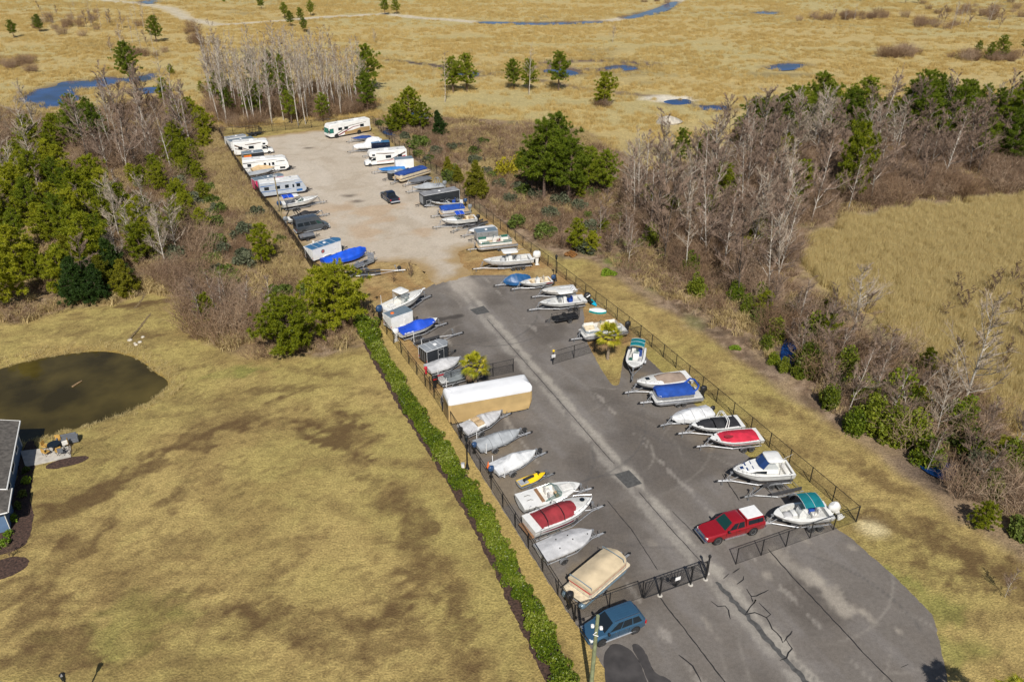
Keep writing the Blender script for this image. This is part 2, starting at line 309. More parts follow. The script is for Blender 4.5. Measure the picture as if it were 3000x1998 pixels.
def sheet(name, poly, step, z, mat, colf=None, parent=None, wob=.08):
    """flat sheet cut to an outline: grid cells inside, rim vertices drawn in to the outline"""
    P = np.array([(p[0], p[1]) for p in poly]); lo, hi = P.min(0) - step, P.max(0) + step
    xs = np.arange(lo[0], hi[0] + step, step); ys = np.arange(lo[1], hi[1] + step, step)
    X, Y = np.meshgrid(xs, ys); sh = X.shape; x, y = X.ravel(), Y.ravel()
    d = sdist(x, y, poly) + (vnoise(x*1.3, y*1.3, 5) - .5) * wob * 2
    ins = (d < 0).reshape(sh)
    cell = ins[:-1, :-1] | ins[1:, :-1] | ins[:-1, 1:] | ins[1:, 1:]
    I = np.arange(x.size).reshape(sh); f = np.stack([I[:-1, :-1], I[:-1, 1:], I[1:, 1:], I[1:, :-1]], -1)[cell]
    # pull the outside rim vertices to the nearest outline point
    out = np.unique(f); out = out[d[out] > 0]; ox, oy = x[out], y[out]; bd = np.full(ox.shape, 1e9); bx, by = ox.copy(), oy.copy()
    n = len(P)
    for i in range(n):
        a, b = P[i], P[(i+1) % n]; e = b - a; t = np.clip(((ox-a[0])*e[0] + (oy-a[1])*e[1]) / max(e @ e, 1e-9), 0, 1)
        qx, qy = a[0] + e[0]*t, a[1] + e[1]*t; dd = np.hypot(ox-qx, oy-qy); m = dd < bd
        bd[m] = dd[m]; bx[m] = qx[m]; by[m] = qy[m]
    k = np.clip(1 - wob / np.maximum(bd, 1e-3), 0, 1)
    x[out] = ox + (bx-ox)*1.0; y[out] = oy + (by-oy)*1.0
    x[out] += (vnoise(ox*2.1, oy*2.1, 9) - .5) * wob * 2; y[out] += (vnoise(ox*2.1, oy*2.1, 11) - .5) * wob * 2
    used, inv = np.unique(f, return_inverse=True); f = inv.reshape(f.shape)
    x, y = x[used], y[used]
    ax_, ay_ = x[f], y[f]; ar = .5*np.abs((ax_*np.roll(ay_,-1,1)-np.roll(ax_,-1,1)*ay_).sum(1)); sg = .5*(ax_*np.roll(ay_,-1,1)-np.roll(ax_,-1,1)*ay_).sum(1); f = f[sg > step*step*.04]
    me = npmesh(name, np.stack([x, y, np.full(x.shape, z)], 1), f, mat)
    if colf is not None: setcol(me, colf(x, y))
    return link(name, me, parent)
def strip(pts, w, z, name, mat, parent, wob=.3):
    mb = MB(); P = [Vector((p[0], p[1], z)) for p in pts]; Q = []
    for a, b in zip(P[:-1], P[1:]):
        n = max(1, int((b-a).length / .35)); Q += [a + (b-a)*(i/n) for i in range(n)]
    Q.append(P[-1]); L = []; Rr = []
    for i, p in enumerate(Q):
        d = (Q[min(i+1, len(Q)-1)] - Q[max(i-1, 0)]).normalized(); nrm = Vector((-d.y, d.x, 0))
        j = nrm * random.uniform(-wob, wob) * w; ww = w * random.uniform(.75, 1.25) * (.5 if i in (0, len(Q)-1) else 1)
        L.append(p + j + nrm*ww/2); Rr.append(p + j - nrm*ww/2)
    mb.loft([L, Rr], closed=False); return mb.build(name, mat, parent)

# ---------------------------------------------------------------- zones of the plain (outlines in metres)
POND = smooth_poly(Dp((-160,885),(0,842),(60,824),(150,808),(230,801),(290,812),(325,832),(345,852),(378,870),(362,890),(320,917),(270,940),(200,960),(120,982),(45,1002),(-40,1030),(-180,1075)))
LEFTWOOD = Dp((-200,745),(0,738),(60,740),(150,708),(260,698),(350,674),(415,682),(440,730),(490,790),(560,818),(650,818),(760,812),(850,795),(880,755),(840,690),(720,612),(690,575),(610,465),(540,370),(510,305),(470,265),(400,225),(280,235),(150,265),(0,250),(-200,260))
RIGHTWOOD = Dp((850,262),(868,296),(950,368),(1062,458),(1150,528),(1285,595),(1345,592),(1400,628),(1500,698),(1640,778),(1805,903),(1980,1020),(2155,1146),(2260,1222),(2354,1290),(2500,1400),(2600,1250),(2354,1010),(2240,900),(2140,815),(2020,740),(1930,690),(1845,610),(1870,545),(1960,508),(2100,480),(2354,455),(2600,430),(2600,215),(2354,240),(2200,250),(2000,300),(1900,320),(1750,330),(1600,400),(1500,400),(1420,345),(1340,300),(1200,280))
STRAWSTRIP = Dp((478,300),(515,325),(560,400),(640,505),(712,600),(735,640),(690,650),(640,640),(600,590),(545,500),(490,420),(470,360))
MARSH = Dp((1845,610),(1870,548),(1960,512),(2100,484),(2354,462),(2700,440),(2800,1450),(2354,1010),(2240,900),(2140,815),(2020,740),(1930,690))
FIELD = Dp((-400,250),(0,235),(150,258),(280,228),(400,215),(470,255),(510,297),(780,270),(1000,265),(1200,275),(1340,295),(1420,340),(1500,395),(1600,395),(1750,320),(1900,312),(2000,292),(2200,240),(2354,232),(2900,200),(3000,20),(-600,20)) 
FIELD = FIELD[:-2] + [Vector((1500, 1200, 0)), Vector((1500, 2600, 0)), Vector((-1500, 2600, 0)), Vector((-1500, 1200, 0))]
TRACK = Dp((-60,-8),(190,-2),(330,9),(390,20),(430,44),(500,58),(600,52),(720,42),(880,33),(960,41),(1100,52),(1250,56),(1400,49),(1480,35),(1530,16),(1560,2),(1600,-8))
PATH2 = Dp((870,132),(980,150),(1110,168),(1230,182),(1350,205),(1480,222),(1600,228))
POOLS = [smooth_poly(Dp(*q)) for q in (
  [(50,225),(80,206),(130,200),(150,186),(200,188),(240,176),(300,182),(360,165),(358,176),(310,192),(270,188),(235,203),(190,200),(165,212),(178,226),(150,240),(110,252),(95,235),(62,240)],
  [(300,205),(370,200),(390,205),(330,216)],
  [(1100,49.5),(1240,53.5),(1380,49),(1390,52),(1250,58),(1110,54)], [(1425,40),(1500,26),(1552,2),(1557,8),(1520,30),(1440,45)], [(318,4),(345,0),(362,4),(350,10)],
  [(1255,158),(1300,160),(1330,170),(1290,176),(1262,170)], [(1395,152),(1440,150),(1470,154),(1440,162),(1400,160)], [(1040,168),(1090,166),(1105,174),(1060,178)],
  [(1760,155),(1800,146),(1855,148),(1840,156),(1790,162)], [(1530,232),(1580,228),(1590,236),(1545,240)], [(1600,243),(1670,244),(1680,250),(1620,252)], [(1765,240),(1800,230),(1835,232),(1800,245)], [(1725,30),(1760,26),(1800,30),(1760,36)], [(880,300),(925,292),(955,300),(900,312)],
  [(1803,812),(1812,780),(1830,772),(1832,800),(1818,838),(1806,835)], [(2120,1035),(2190,1055),(2230,1090),(2180,1100),(2120,1070)],[(935,262),(970,255),(985,275),(950,285)])]
MUD = [D(*p) for p in ((900,138),(1000,152),(1080,166),(1110,172))]
DARKPATCH = [  # u, v (picture), radius along, radius across, turn, strength: worn brown turf
  (500,985,9,3,30,.9),(440,1130,4,2,60,.7),(780,990,6,3,-30,1),(740,940,3,1.5,20,.6),(820,1060,4,2,-50,.9),(600,900,8,1.6,10,.55),(770,860,7,1.5,-20,.6),(560,960,5,2,15,.7),
  (700,1425,8,2.6,5,.9),(520,1410,5,1.5,0,.6),(800,1490,5,3,-40,.7),(960,1280,2.5,8,10,.7),(900,1150,2,6,10,.5),(1050,1400,2,8,14,.65),(230,1130,9,2.2,48,.75),(130,1290,9,1.8,62,.8),(60,1420,6,3,60,.7),(330,1300,6,3,40,.5),(120,1500,6,2.5,10,.7),(350,1480,5,2,0,.45),(640,1290,6,2,60,.5),(420,1370,6,2,20,.5),(880,1420,3,5,0,.5),(1000,1530,3,5,10,.6),
  (330,700,7,1.0,15,.9),(400,690,5,1.0,35,.8),(455,775,1.6,.8,0,.8),(340,770,2.5,1,20,.6),(470,835,8,.7,30,.4),(560,830,5,1,0,.5),
  (1840,960,9,1.6,-42,.5),(2010,1100,10,2,-40,.55),(2150,1240,9,2.4,-38,.65),(2260,1320,5,4,-30,.8),(2330,1330,4,3,-30,.8),(1700,840,6,1,-42,.4),(1600,740,4,1.2,-40,.4),(2100,1300,5,1.6,-40,.4),(1560,690,3,1,-40,.4)]
GREENPATCH = [(560,850,4,1.5,10,.5),(1530,870,2,1,0,.6),(2180,1500,3,2,0,.4),(290,1440,5,3,0,.3),(2120,1380,4,2,-40,.4),(1640,960,2,1,-40,.5),(1450,600,4,3,0,.8),(1440,555,4,2,0,.8),(1560,580,5,2.5,-30,.6),(1365,580,3,1.5,0,.4)]
def blobs(x, y, L, seed=3):
    m = np.zeros(x.shape); soft = ss(.30, .62, fbm(x, y, .55, 96, 3)); vn2 = fbm(x, y, 2.2, 79, 2)
    for i, (u, v, ra, rb, ang, st) in enumerate(L):
        p = D(u, v); c, s = math.cos(R(ang)), math.sin(R(ang)); dx, dy = x-p.x, y-p.y
        r = np.hypot((dx*c + dy*s)/ra, (-dx*s + dy*c)/rb)
        m = np.maximum(m, min(1, st*1.1) * ss(1.05, .55, r + (fbm((x*c+y*s)*.55, -x*s+y*c, .7, seed+i) - .5) * 2.0 + (vn2 - .5)*.7))
    return m*(.5+.5*soft)
def ground_cols(x, y):
    n1 = fbm(x, y, .06, 1); n2 = fbm(x, y, .25, 2); n3 = fbm(x, y, 1.1, 3, 3)
    c = np.zeros((len(x), 3)) + np.array((.40, .298, .112))
    c = mixc(c, ss(.42, .68, n1), (.36, .285, .098)); c = mixc(c, ss(.50, .72, n2)*.6, (.265, .185, .070)); c = mixc(c, ss(.55, .8, n3)*.35, (.42, .34, .12))
    gx = fbm(x*.35 + y*.2, y*.9, .5, 8); c = mixc(c, ss(.52, .72, gx)*.5, (.185, .125, .05)); c = mixc(c, ss(.6, .72, fbm(x, y, 1.4, 77, 2))*.45, (.15, .10, .042))
    c = mixc(c, blobs(x, y, DARKPATCH)*.25, (.19, .12, .05)); c = mixc(c, blobs(x, y, GREENPATCH, 40), (.15, .19, .035))
    wob = (fbm(x, y, .3, 12) - .5) * 4
    d = sdist(x, y, FIELD); m = ss(2, -2, d + wob)
    fc = np.zeros((len(x), 3)) + np.array((.45, .345, .15)); a1 = fbm(x, y*2.2, .016, 21); a2 = fbm(x, y*2.0, .05, 22)
    fc = mixc(fc, ss(.38, .68, a1), (.42, .345, .16)); fc = mixc(fc, ss(.42, .72, a2)*.5, (.50, .37, .145)); fc = mixc(fc, ss(.62, .8, fbm(x, y*2, .03, 23))*.7, (.22, .17, .08))
    c = c * (1 - m[:, None]) + fc * m[:, None]
    for poly, col, sd in ((LEFTWOOD, (.20, .135, .07), 31), (RIGHTWOOD, (.18, .122, .08), 32)):
        m = ss(1.2, -.8, sdist(x, y, poly) + wob*.5); cc = np.zeros((len(x), 3)) + np.array(col); cc = mixc(cc, ss(.5,.6,fbm(x,y,1.3,sd+9,2))*.8, (.34,.25,.17))
        cc = mixc(cc, ss(.42, .65, fbm(x, y, .22, sd)), (.33, .235, .115) if sd == 31 else (.29, .21, .125)); cc = mixc(cc, ss(.55, .75, fbm(x, y, .5, sd+3))*.7, (.10, .07, .045)); cc = mixc(cc, ss(.62, .75, fbm(x, y, .12, sd+5))*.5, (.15, .17, .05))
        c = c * (1 - m[:, None]) + cc * m[:, None]
    m = ss(1, -1.5, sdist(x, y, STRAWSTRIP) + wob*.5); c = mixc(c, m*.8, (.43, .325, .145))
    c = mixc(c, blobs(x, y, GREENPATCH[6:], 40)*.8, (.16, .21, .035))
    m = ss(2, -2, sdist(x, y, MARSH) + wob*2.5); c = c*(1-m[:,None]) + mixc(np.zeros((len(x),3))+np.array((.44,.345,.155)), ss(.45,.7,fbm(x,y,.12,37)), (.34,.27,.11))*m[:,None]
    t = ldist(x, y, TRACK); c = mixc(c, ss(4.2, 2.4, t + wob*.25)*.95, (.53, .47, .36)); c = mixc(c, ss(.9, .4, t)*.3, (.33, .28, .16))
    t = ldist(x, y, PATH2); c = mixc(c, ss(2.6, 1.2, t + wob*.4)*.75, (.15, .105, .075))
    c = mixc(c, ss(2.4, 1.0, ldist(x, y, MUD) + wob*.3), (.10, .075, .065))
    for p in POOLS: c = mixc(c, ss(4.5, .2, sdist(x, y, p) + wob)*.85, (.13, .095, .075))
    q = D(1365, 150); c = mixc(c, ss(1.2, .7, np.hypot((x-q.x)/24, (y-q.y)/13) + wob*.05)*ss(.3, .6, np.hypot((x-q.x)/24, (y-q.y)/13)), (.14, .10, .085))
    q = D(1545, 228); c = mixc(c, ss(1.2, .6, np.hypot((x-q.x)/9, (y-q.y)/5) + wob*.12), (.62, .57, .47))
    dp = sdist(x, y, POND); c = mixc(c, ss(1.6, .2, dp + wob*.15)*.7, (.21, .15, .06)); c = mixc(c, ss(.5, .0, np.abs(dp - .1))*ss(-12, -4, x + 30)*0, (.4, .25, .05))
    e = D(330, 815); c = mixc(c, ss(.9, .1, np.abs(dp))*ss(12, 6, np.hypot(x-e.x, y-e.y)), (.30, .19, .03))
    # pale straw margin between hedge and fence, and scuffed verge inside the yard
    a = (x-LO.x)*E1.x + (y-LO.y)*E1.y; b = (x-LO.x)*E2.x + (y-LO.y)*E2.y
    m = ss(-2.0, -1.5, a)*ss(.6, .2, a)*ss(60, 55, b); c = mixc(c, m*.8, (.42, .305, .11))
    m = ss(-.3, .3, a)*ss(29.4, 28.9, a)*ss(34, 37, b)*ss(90, 85, b); c = c*(1-m[:,None]) + mixc(mixc(np.zeros((len(x),3))+np.array((.33,.205,.085)), ss(.4,.65,fbm(x,y,.35,91)), (.40,.285,.125)), ss(.5,.7,fbm(x,y,.9,92))*.7, (.22,.145,.06))*m[:,None]
    m = ss(24, 26, a)*ss(29.3, 29, a)*ss(-.5, .5, b)*ss(38, 36, b); c = mixc(c, m*.7, (.30, .25, .075))
    q = S(2560, 1550); c = mixc(c, ss(1.2, .3, np.hypot(x-q.x, y-q.y)/1.6 + wob*.2), (.60, .50, .28))
    q = S(1850, 985); c = mixc(c, ss(1.3, .5, np.hypot(x-q.x, y-q.y)/1.0 + wob*.2)*0, (.5, .45, .4))
    return c
def axis(segs):
    o = [segs[0][0]]
    for a, b, st in segs:
        n = max(1, int(round((b-a)/st))); o += [a + (b-a)*(i+1)/n for i in range(n)]
    return np.array(o)
gx = axis([(-3000,-700,150),(-700,-300,20),(-300,-130,3.0),(-130,-70,1.4),(-70,60,.62),(60,130,1.4),(130,300,3.0),(300,700,20),(700,3000,150)])
gy = axis([(-400,10,40),(10,30,2),(30,135,.62),(135,220,1.2),(220,420,2.4),(420,620,5),(620,1400,40),(1400,4000,200)])
X, Y = np.meshgrid(gx, gy); x, y = X.ravel(), Y.ravel()
z = np.zeros(x.shape); dp = sdist(x, y, POND); z -= ss(2.2, -2.5, dp) * 1.3; z -= ss(9, 0, dp) * .25
fm = ss(0, -15, sdist(x, y, FIELD)); z += fm * (fbm(x, y, .05, 51) - .5) * .7
for p in POOLS: z -= ss(3, -1.0, sdist(x, y, p) + (fbm(x, y, .18, 53)-.5)*4) * .42
wm = np.maximum(ss(1, -3, sdist(x, y, LEFTWOOD)), ss(1, -3, sdist(x, y, RIGHTWOOD))); z += wm * (fbm(x, y, .4, 52) - .5) * .35
I = np.arange(x.size).reshape(X.shape); f = np.stack([I[:-1,:-1], I[:-1,1:], I[1:,1:], I[1:,:-1]], -1).reshape(-1, 4)
gm = npmesh('ground', np.stack([x, y, z], 1), f, 'ground_mat'); setcol(gm, ground_cols(x, y), blobs(x, y, DARKPATCH)*.50*ss(.5, 1.5, sdist(x, y, FIELD))*ss(-.5, 1, np.minimum(sdist(x, y, LEFTWOOD), sdist(x, y, RIGHTWOOD))) + .08*ss(1, 2, np.minimum(sdist(x, y, LEFTWOOD), sdist(x, y, RIGHTWOOD)))*ss(.4, .7, fbm(x, y, .15, 95)))
gm.polygons.foreach_set('use_smooth', [True]*len(gm.polygons))
ground = link('ground', gm); ground['kind'] = 'structure'
_gz = (gx, gy, z.reshape(X.shape))
def gh(px, py):                                     # height of the ground below a point
    i = int(np.clip(np.searchsorted(_gz[0], px) - 1, 0, len(gx)-2)); j = int(np.clip(np.searchsorted(_gz[1], py) - 1, 0, len(gy)-2))
    fx = (px-gx[i])/(gx[i+1]-gx[i]); fy = (py-gy[j])/(gy[j+1]-gy[j]); Z = _gz[2]
    return float(Z[j,i]*(1-fx)*(1-fy) + Z[j,i+1]*fx*(1-fy) + Z[j+1,i]*(1-fx)*fy + Z[j+1,i+1]*fx*fy)
# ---------------------------------------------------------------- water
def grow(poly, d):
    n = len(poly); A = sum(poly[i].x*poly[(i+1) % n].y - poly[(i+1) % n].x*poly[i].y for i in range(n)); sg = 1 if A > 0 else -1; out = []
    for i in range(n):
        t = (poly[(i+1) % n] - poly[i-1]); t.z = 0; t.normalize(); out.append(poly[i] + Vector((t.y, -t.x, 0))*d*sg)
    return out
def water(name, poly, z, mat):
    c = sum((Vector(p) for p in poly), Vector()) / len(poly)
    mb = MB(); mb.add([(p.x + (p.x-c.x)*0, p.y, z) for p in poly], [tuple(range(len(poly)))]); o = mb.build(name, mat); o['kind'] = 'structure'; return o
water('pond', grow(POND, 1.6), -.62, 'pond_water')
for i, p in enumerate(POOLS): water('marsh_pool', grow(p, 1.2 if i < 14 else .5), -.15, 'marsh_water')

# ---------------------------------------------------------------- yard: asphalt and gravel
def lotxy(x, y): return (x-LO.x)*E1.x + (y-LO.y)*E1.y, (x-LO.x)*E2.x + (y-LO.y)*E2.y
def asphalt_cols(x, y):
    a, b = lotxy(x, y); c = np.zeros((len(x), 3)) + np.array((.162, .144, .128))
    st = fbm(a*1.0, b*.12, .9, 61); bl = fbm(a, b, .16, 62); c = mixc(c, ss(.45, .7, st)*.45, (.205, .188, .178)); c = mixc(c, ss(.46, .66, bl)*.7, (.100, .086, .075)); c = mixc(c, ss(.5, .72, fbm(a, b, .5, 63))*.35, (.15, .128, .108))
    sandy = ss(.40, .62, fbm(a, b, .3, 64)) * np.maximum(ss(8, 2.5, a), ss(21, 26, a)) * ss(-1, 2, b); c = mixc(c, sandy*.8, (.205, .165, .118))
    ds = a - 13.05; n = fbm(a, b*.5, .9, 65); wm = ss(2.4, .2, np.abs(ds) + (n-.5)*2.0); c = mixc(c, wm*.5, (.235, .215, .195))
    c = mixc(c, ss(.62, .1, np.abs(ds - .55) + (fbm(a, b, .8, 66)-.5)*1.3)*.75, (.36, .33, .285)); c = mixc(c, ss(.5, .1, np.abs(ds + .7) + (fbm(a, b, .7, 67)-.5)*1.5)*.6, (.31, .285, .25))
    for k in (5.9, 17.5): c = mixc(c, ss(.22, .03, np.abs(a-k) + (fbm(a, b, .5, 68)-.42)*1.6)*.5, (.33, .30, .265))
    # end of the paving, sand tracked in from the gravel
    c = mixc(c, ss(54, 64, b)*ss(3.6, .4, np.abs(a-13.4) + (fbm(a, b*.4, .8, 69)-.5)*3)*.85, (.36, .32, .275))
    # mortar stains and dusty spots on the apron
    for (u, v, ra, rb, st) in ((1905,1365,3.2,1.1,1),(1870,1335,1.6,.9,.8),(1800,1285,2.6,1.0,.55),(1875,1215,1.6,.6,.7),(1850,1240,.8,.7,.6),(1960,1260,.6,.5,.6),(2000,1420,.8,.3,.7),(2065,1450,.5,.25,.8),(1770,1330,1,.5,.6),(1690,1340,.9,.5,.5),(1620,1430,1.8,.3,.5),(1500,1250,.8,.4,.3),(1650,1010,.8,.3,.4),(1560,960,1,.4,.4)):
        p = D(u, v); pa, pb = lotxy(np.array(p.x), np.array(p.y)); r = np.hypot((a-pa)/rb, (b-pb)/ra); c = mixc(c, st*ss(1.1, .3, r + (fbm(a, b, 1.0, int(u))-.5)*1.9)*.7, (.37, .33, .275))
    # tyre scrub arcs
    rr = np.random.default_rng(4)
    for k in range(70):
        ca, cb = rr.uniform(-4, 33), rr.uniform(-14, 60); rad = rr.uniform(4, 13); r = np.hypot(a-ca, b-cb); ph = np.arctan2(b-cb, a-ca); p0 = rr.uniform(-3.1, 3.1); w = ss(.9, .3, np.abs((ph-p0+3.1416) % 6.2832 - 3.1416)); c = mixc(c, ss(.16, .04, np.abs(r-rad))*w*rr.uniform(.2, .6), (.26, .235, .205) if k % 3 else (.085, .08, .078))
    p = S(1250, 925); pa, pb = lotxy(np.array(p.x), np.array(p.y)); p2 = S(1338, 925); 
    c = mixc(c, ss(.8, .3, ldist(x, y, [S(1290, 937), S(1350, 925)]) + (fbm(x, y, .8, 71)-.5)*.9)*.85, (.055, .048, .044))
    c = mixc(c, ss(2.4, .5, np.hypot(a-5.5, (b-44)/1.6) + (fbm(a, b, .5, 72)-.5)*3)*.6, (.075, .067, .062))
    return c
ASPH = Sp((1798,1998),(1687,1830),(1560,1632),(1420,1408),(1310,1222),(1288,1178),(1302,1130),(1290,1085),(1262,1052),(1230,1018),(1190,990),(1150,965),(1122,935),(1150,905),(1215,870),(1241,850),(1270,833),(1344,815),(1380,807),(1430,806),(1474,806),(1530,812),(1590,826),(1650,852),(1706,884),(1712,935),(1713,985),(1722,1007),(1736,1035),(1752,1065),(1775,1105),(1792,1127),(1802,1132),(1813,1126),(1818,1105),(1822,1070),(1832,1030),(1842,1012),(1893,1045),(1925,1076),(1985,1132),(2040,1190),(2110,1240),(2180,1325),(2250,1385),(2330,1442),(2395,1490),(2452,1548),(2492,1575),(2560,1635),(2625,1692),(2692,1760),(2728,1795),(2746,1850),(2766,1940),(2775,2000),(2790,2150),(1900,2150))
asphalt = sheet('asphalt_lot', ASPH, .26, .012, 'asphalt_mat', asphalt_cols, None, .07); asphalt['kind'] = 'structure'
GRAV = Sp((1344,817),(1275,835),(1262,822),(1243,796),(1212,772),(1150,770),(1090,768),(1040,785),(985,800),(940,778),(900,742),(860,690),(815,630),(780,580),(730,505),(698,452),(690,415),(758,403),(860,390),(949,380),(1030,376),(1085,380),(1112,418),(1175,452),(1245,512),(1315,575),(1385,628),(1430,664),(1478,698),(1492,712),(1440,724),(1380,726),(1345,738),(1342,752),(1362,785),(1377,804))
def gravel_cols(x, y):
    a, b = lotxy(x, y); c = np.zeros((len(x), 3)) + np.array((.46, .395, .315))
    c = mixc(c, ss(.45, .65, fbm(a*1.2, b*.35, .16, 81))*.7, (.51, .45, .375)); c = mixc(c, ss(.52, .72, fbm(a, b, .35, 82))*.55, (.37, .305, .23)); c = mixc(c, ss(.55, .7, fbm(a*1.5, b*.2, .5, 83))*.4, (.47, .41, .33))
    de = sdist(x, y, GRAV); c = mixc(c, ss(-3.0, -.1, de + (fbm(x, y, .5, 88)-.5)*3)*.9, (.33, .225, .10))
    edge = np.maximum(ss(5, 0, a + 4 + b*.03), ss(20, 27, a)); c = mixc(c, edge*ss(.42, .62, fbm(a, b, .5, 84))*.8, (.25, .20, .10))
    c = mixc(c, ss(20, 10, np.hypot(a-9, b-93))*ss(.5, .7, fbm(a, b, .2, 85))*.5, (.42, .28, .16))
    for (u, v) in ((1022,575),(1050,590),(902,435)):
        p = S(u, v); c = mixc(c, ss(1.6, .3, np.hypot((x-p.x)/1.3, (y-p.y)/.9) + (fbm(x, y, .6, 86)-.5)*1.4), (.17, .14, .11))
    rr = np.random.default_rng(9)
    for k in range(40):
        ca, cb = rr.uniform(-25, 45), rr.uniform(70, 165); rad = rr.uniform(6, 26); r = np.hypot(a-ca, b-cb); ph = np.arctan2(b-cb, a-ca); p0 = rr.uniform(-3.1, 3.1); w = ss(.8, .3, np.abs((ph-p0+3.1416) % 6.2832 - 3.1416))
        c = mixc(c, ss(.4, .1, np.abs(r-rad))*w*.3, (.33, .27, .205))
    return c
gravel = sheet('gravel_lot', GRAV, .55, .020, 'gravel_mat', gravel_cols, None, .35); gravel['kind'] = 'structure'
# sealed cracks, joints and square repair patches
CR = [Dp((1512,1366),(1545,1410),(1600,1480),(1690,1600)), Dp((1765,1262),(1815,1318),(1900,1408),(1985,1500),(2060,1575)), Dp((1660,1090),(1700,1150)),
 Dp((1716,1353),(1727,1371),(1739,1370),(1767,1355)), Dp((1727,1371),(1733,1388),(1738,1378),(1712,1413),(1735,1407),(1762,1420),(1770,1432),(1775,1445),(1795,1465),(1799,1477),(1822,1450)), Dp((1808,1470),(1820,1490),(1812,1500),(1808,1512),(1792,1517)), Dp((1745,1385),(1758,1398),(1772,1412),(1762,1420)), Dp((1684,1317),(1700,1306)), Dp((1663,1330),(1676,1318)), Dp((1693,1342),(1709,1332),(1709,1324)), Dp((1635,1382),(1650,1393),(1667,1392),(1674,1402),(1678,1423)), Dp((1560,1505),(1580,1520),(1592,1530),(1600,1545),(1612,1568)), Dp((2072,1534),(2087,1526)), Dp((1120,735),(1280,915),(1395,1048),(1412,1066)), Dp((1468,1130),(1540,1213),(1620,1300)), Dp((1395,1150),(1450,1215),(1512,1310)),Dp((1545,1175),(1600,1230))]
for i, c in enumerate(CR): strip(c, .10 if i not in (13,14,15,16) else .07, .0185, 'crack_sealer', 'sealer', asphalt, .35)
strip([LOT(12.85,-1),LOT(12.95,-5),LOT(13.0,-9),LOT(13.05,-13)], .42, .0165, 'drain_seam', 'patch', asphalt, .25)
for q in (((1412,1090),(1443,1122),(1476,1111),(1446,1080)), ((1080,712),(1096,724),(1126,718),(1112,703))):
    mb = MB(); mb.add([D(u, v, .020) for u, v in q], [(0, 1, 2, 3)]); mb.build('patch', 'patch', asphalt)
for q in ([(1385,1500),(1410,1475),(1450,1490),(1475,1530),(1490,1575),(1500,1640),(1400,1640),(1392,1560)], [(1448,1480),(1470,1478),(1490,1510),(1500,1545),(1540,1560),(1560,1590),(1570,1640),(1520,1640),(1495,1580),(1475,1530)]):
    sheet('dark_patch', smooth_poly(Dp(*q)), .3, .0165 + .002*random.random(), 'asphalt_dark', None, asphalt, .06)  # irregular darker patches laid over the driveway asphalt
# kerb-like edging where the apron meets the turf, and mulch bed of the hedge
HEDGE = [p - E1*.7 for p in Sp((1085,960),(1108,1000),(1150,1075),(1212,1175),(1290,1290),(1370,1410),(1436,1520),(1502,1640),(1575,1790),(1660,1960),(1705,2050))]
bedL = []; bedR = []
for i, p in enumerate(HEDGE):
    d = (HEDGE[min(i+1, len(HEDGE)-1)] - HEDGE[max(i-1, 0)]).normalized(); nn = Vector((-d.y, d.x, 0)); bedL.append(p - nn*1.22); bedR.append(p + nn*.9)
mulch = sheet('mulch_bed', bedL + bedR[::-1], .3, .014, 'mulch', None, None, .18); mulch['kind'] = 'structure'
# ---------------------------------------------------------------- wheels and boat trailers
_wc = {}
def wheel(parent, x, y, r=.33, wd=.2, rim='rim', name='wheel', z=None):
    """road wheel with its own rim; y gives the side"""
    s = 1 if y > 0 else -1; z = r if z is None else z
    for key, prof, m, sm in (((r, wd, 't'), [(r*.62,-wd/2),(r*.93,-wd/2),(r,-wd*.36),(r,wd*.36),(r*.93,wd/2),(r*.62,wd/2)], 'tyre', 50), ((r, wd, rim), [(r*.05,wd*.30),(r*.2,wd*.36),(r*.45,wd*.24),(r*.58,wd*.48),(r*.63,wd*.52),(r*.63,wd*.1),(r*.05,wd*.08)], rim, 50)):
        if key not in _wc:
            mb = MB(); mb.lathe(prof, 18, 'y'); o = mb.build('wheel', m, None, sm); _wc[key] = o.data; bpy.data.objects.remove(o)
    o = link(name, _wc[(r, wd, 't')], parent); o.location = (x, y, z)
    k = link('rim', _wc[(r, wd, rim)], o)
    if s < 0: o.rotation_euler = (0, 0, math.pi)
    return o
def fender(x, y, r, wd, mat, parent, n=1, gap=.8):
    mb = MB(); rr = r + .07; x0 = x - gap*(n-1)/2; x1 = x + gap*(n-1)/2; pr = []
    for k in range(9):
        a = math.pi*(1 - k/8); pr.append(((x0 if k < 4 else x1 if k > 4 else (x0+x1)/2) + rr*math.cos(a), r + rr*math.sin(a)*.95))
    mb.loft([[(a, y-wd/2-.02, b) for a, b in pr], [(a, y+wd/2+.02, b) for a, b in pr], [(a, y+wd/2+.02, b-.04) for a, b in pr], [(a, y-wd/2-.02, b-.04) for a, b in pr], [(a, y-wd/2-.02, b) for a, b in pr]], closed=False)
    return mb.build('fender', mat, parent, 40)
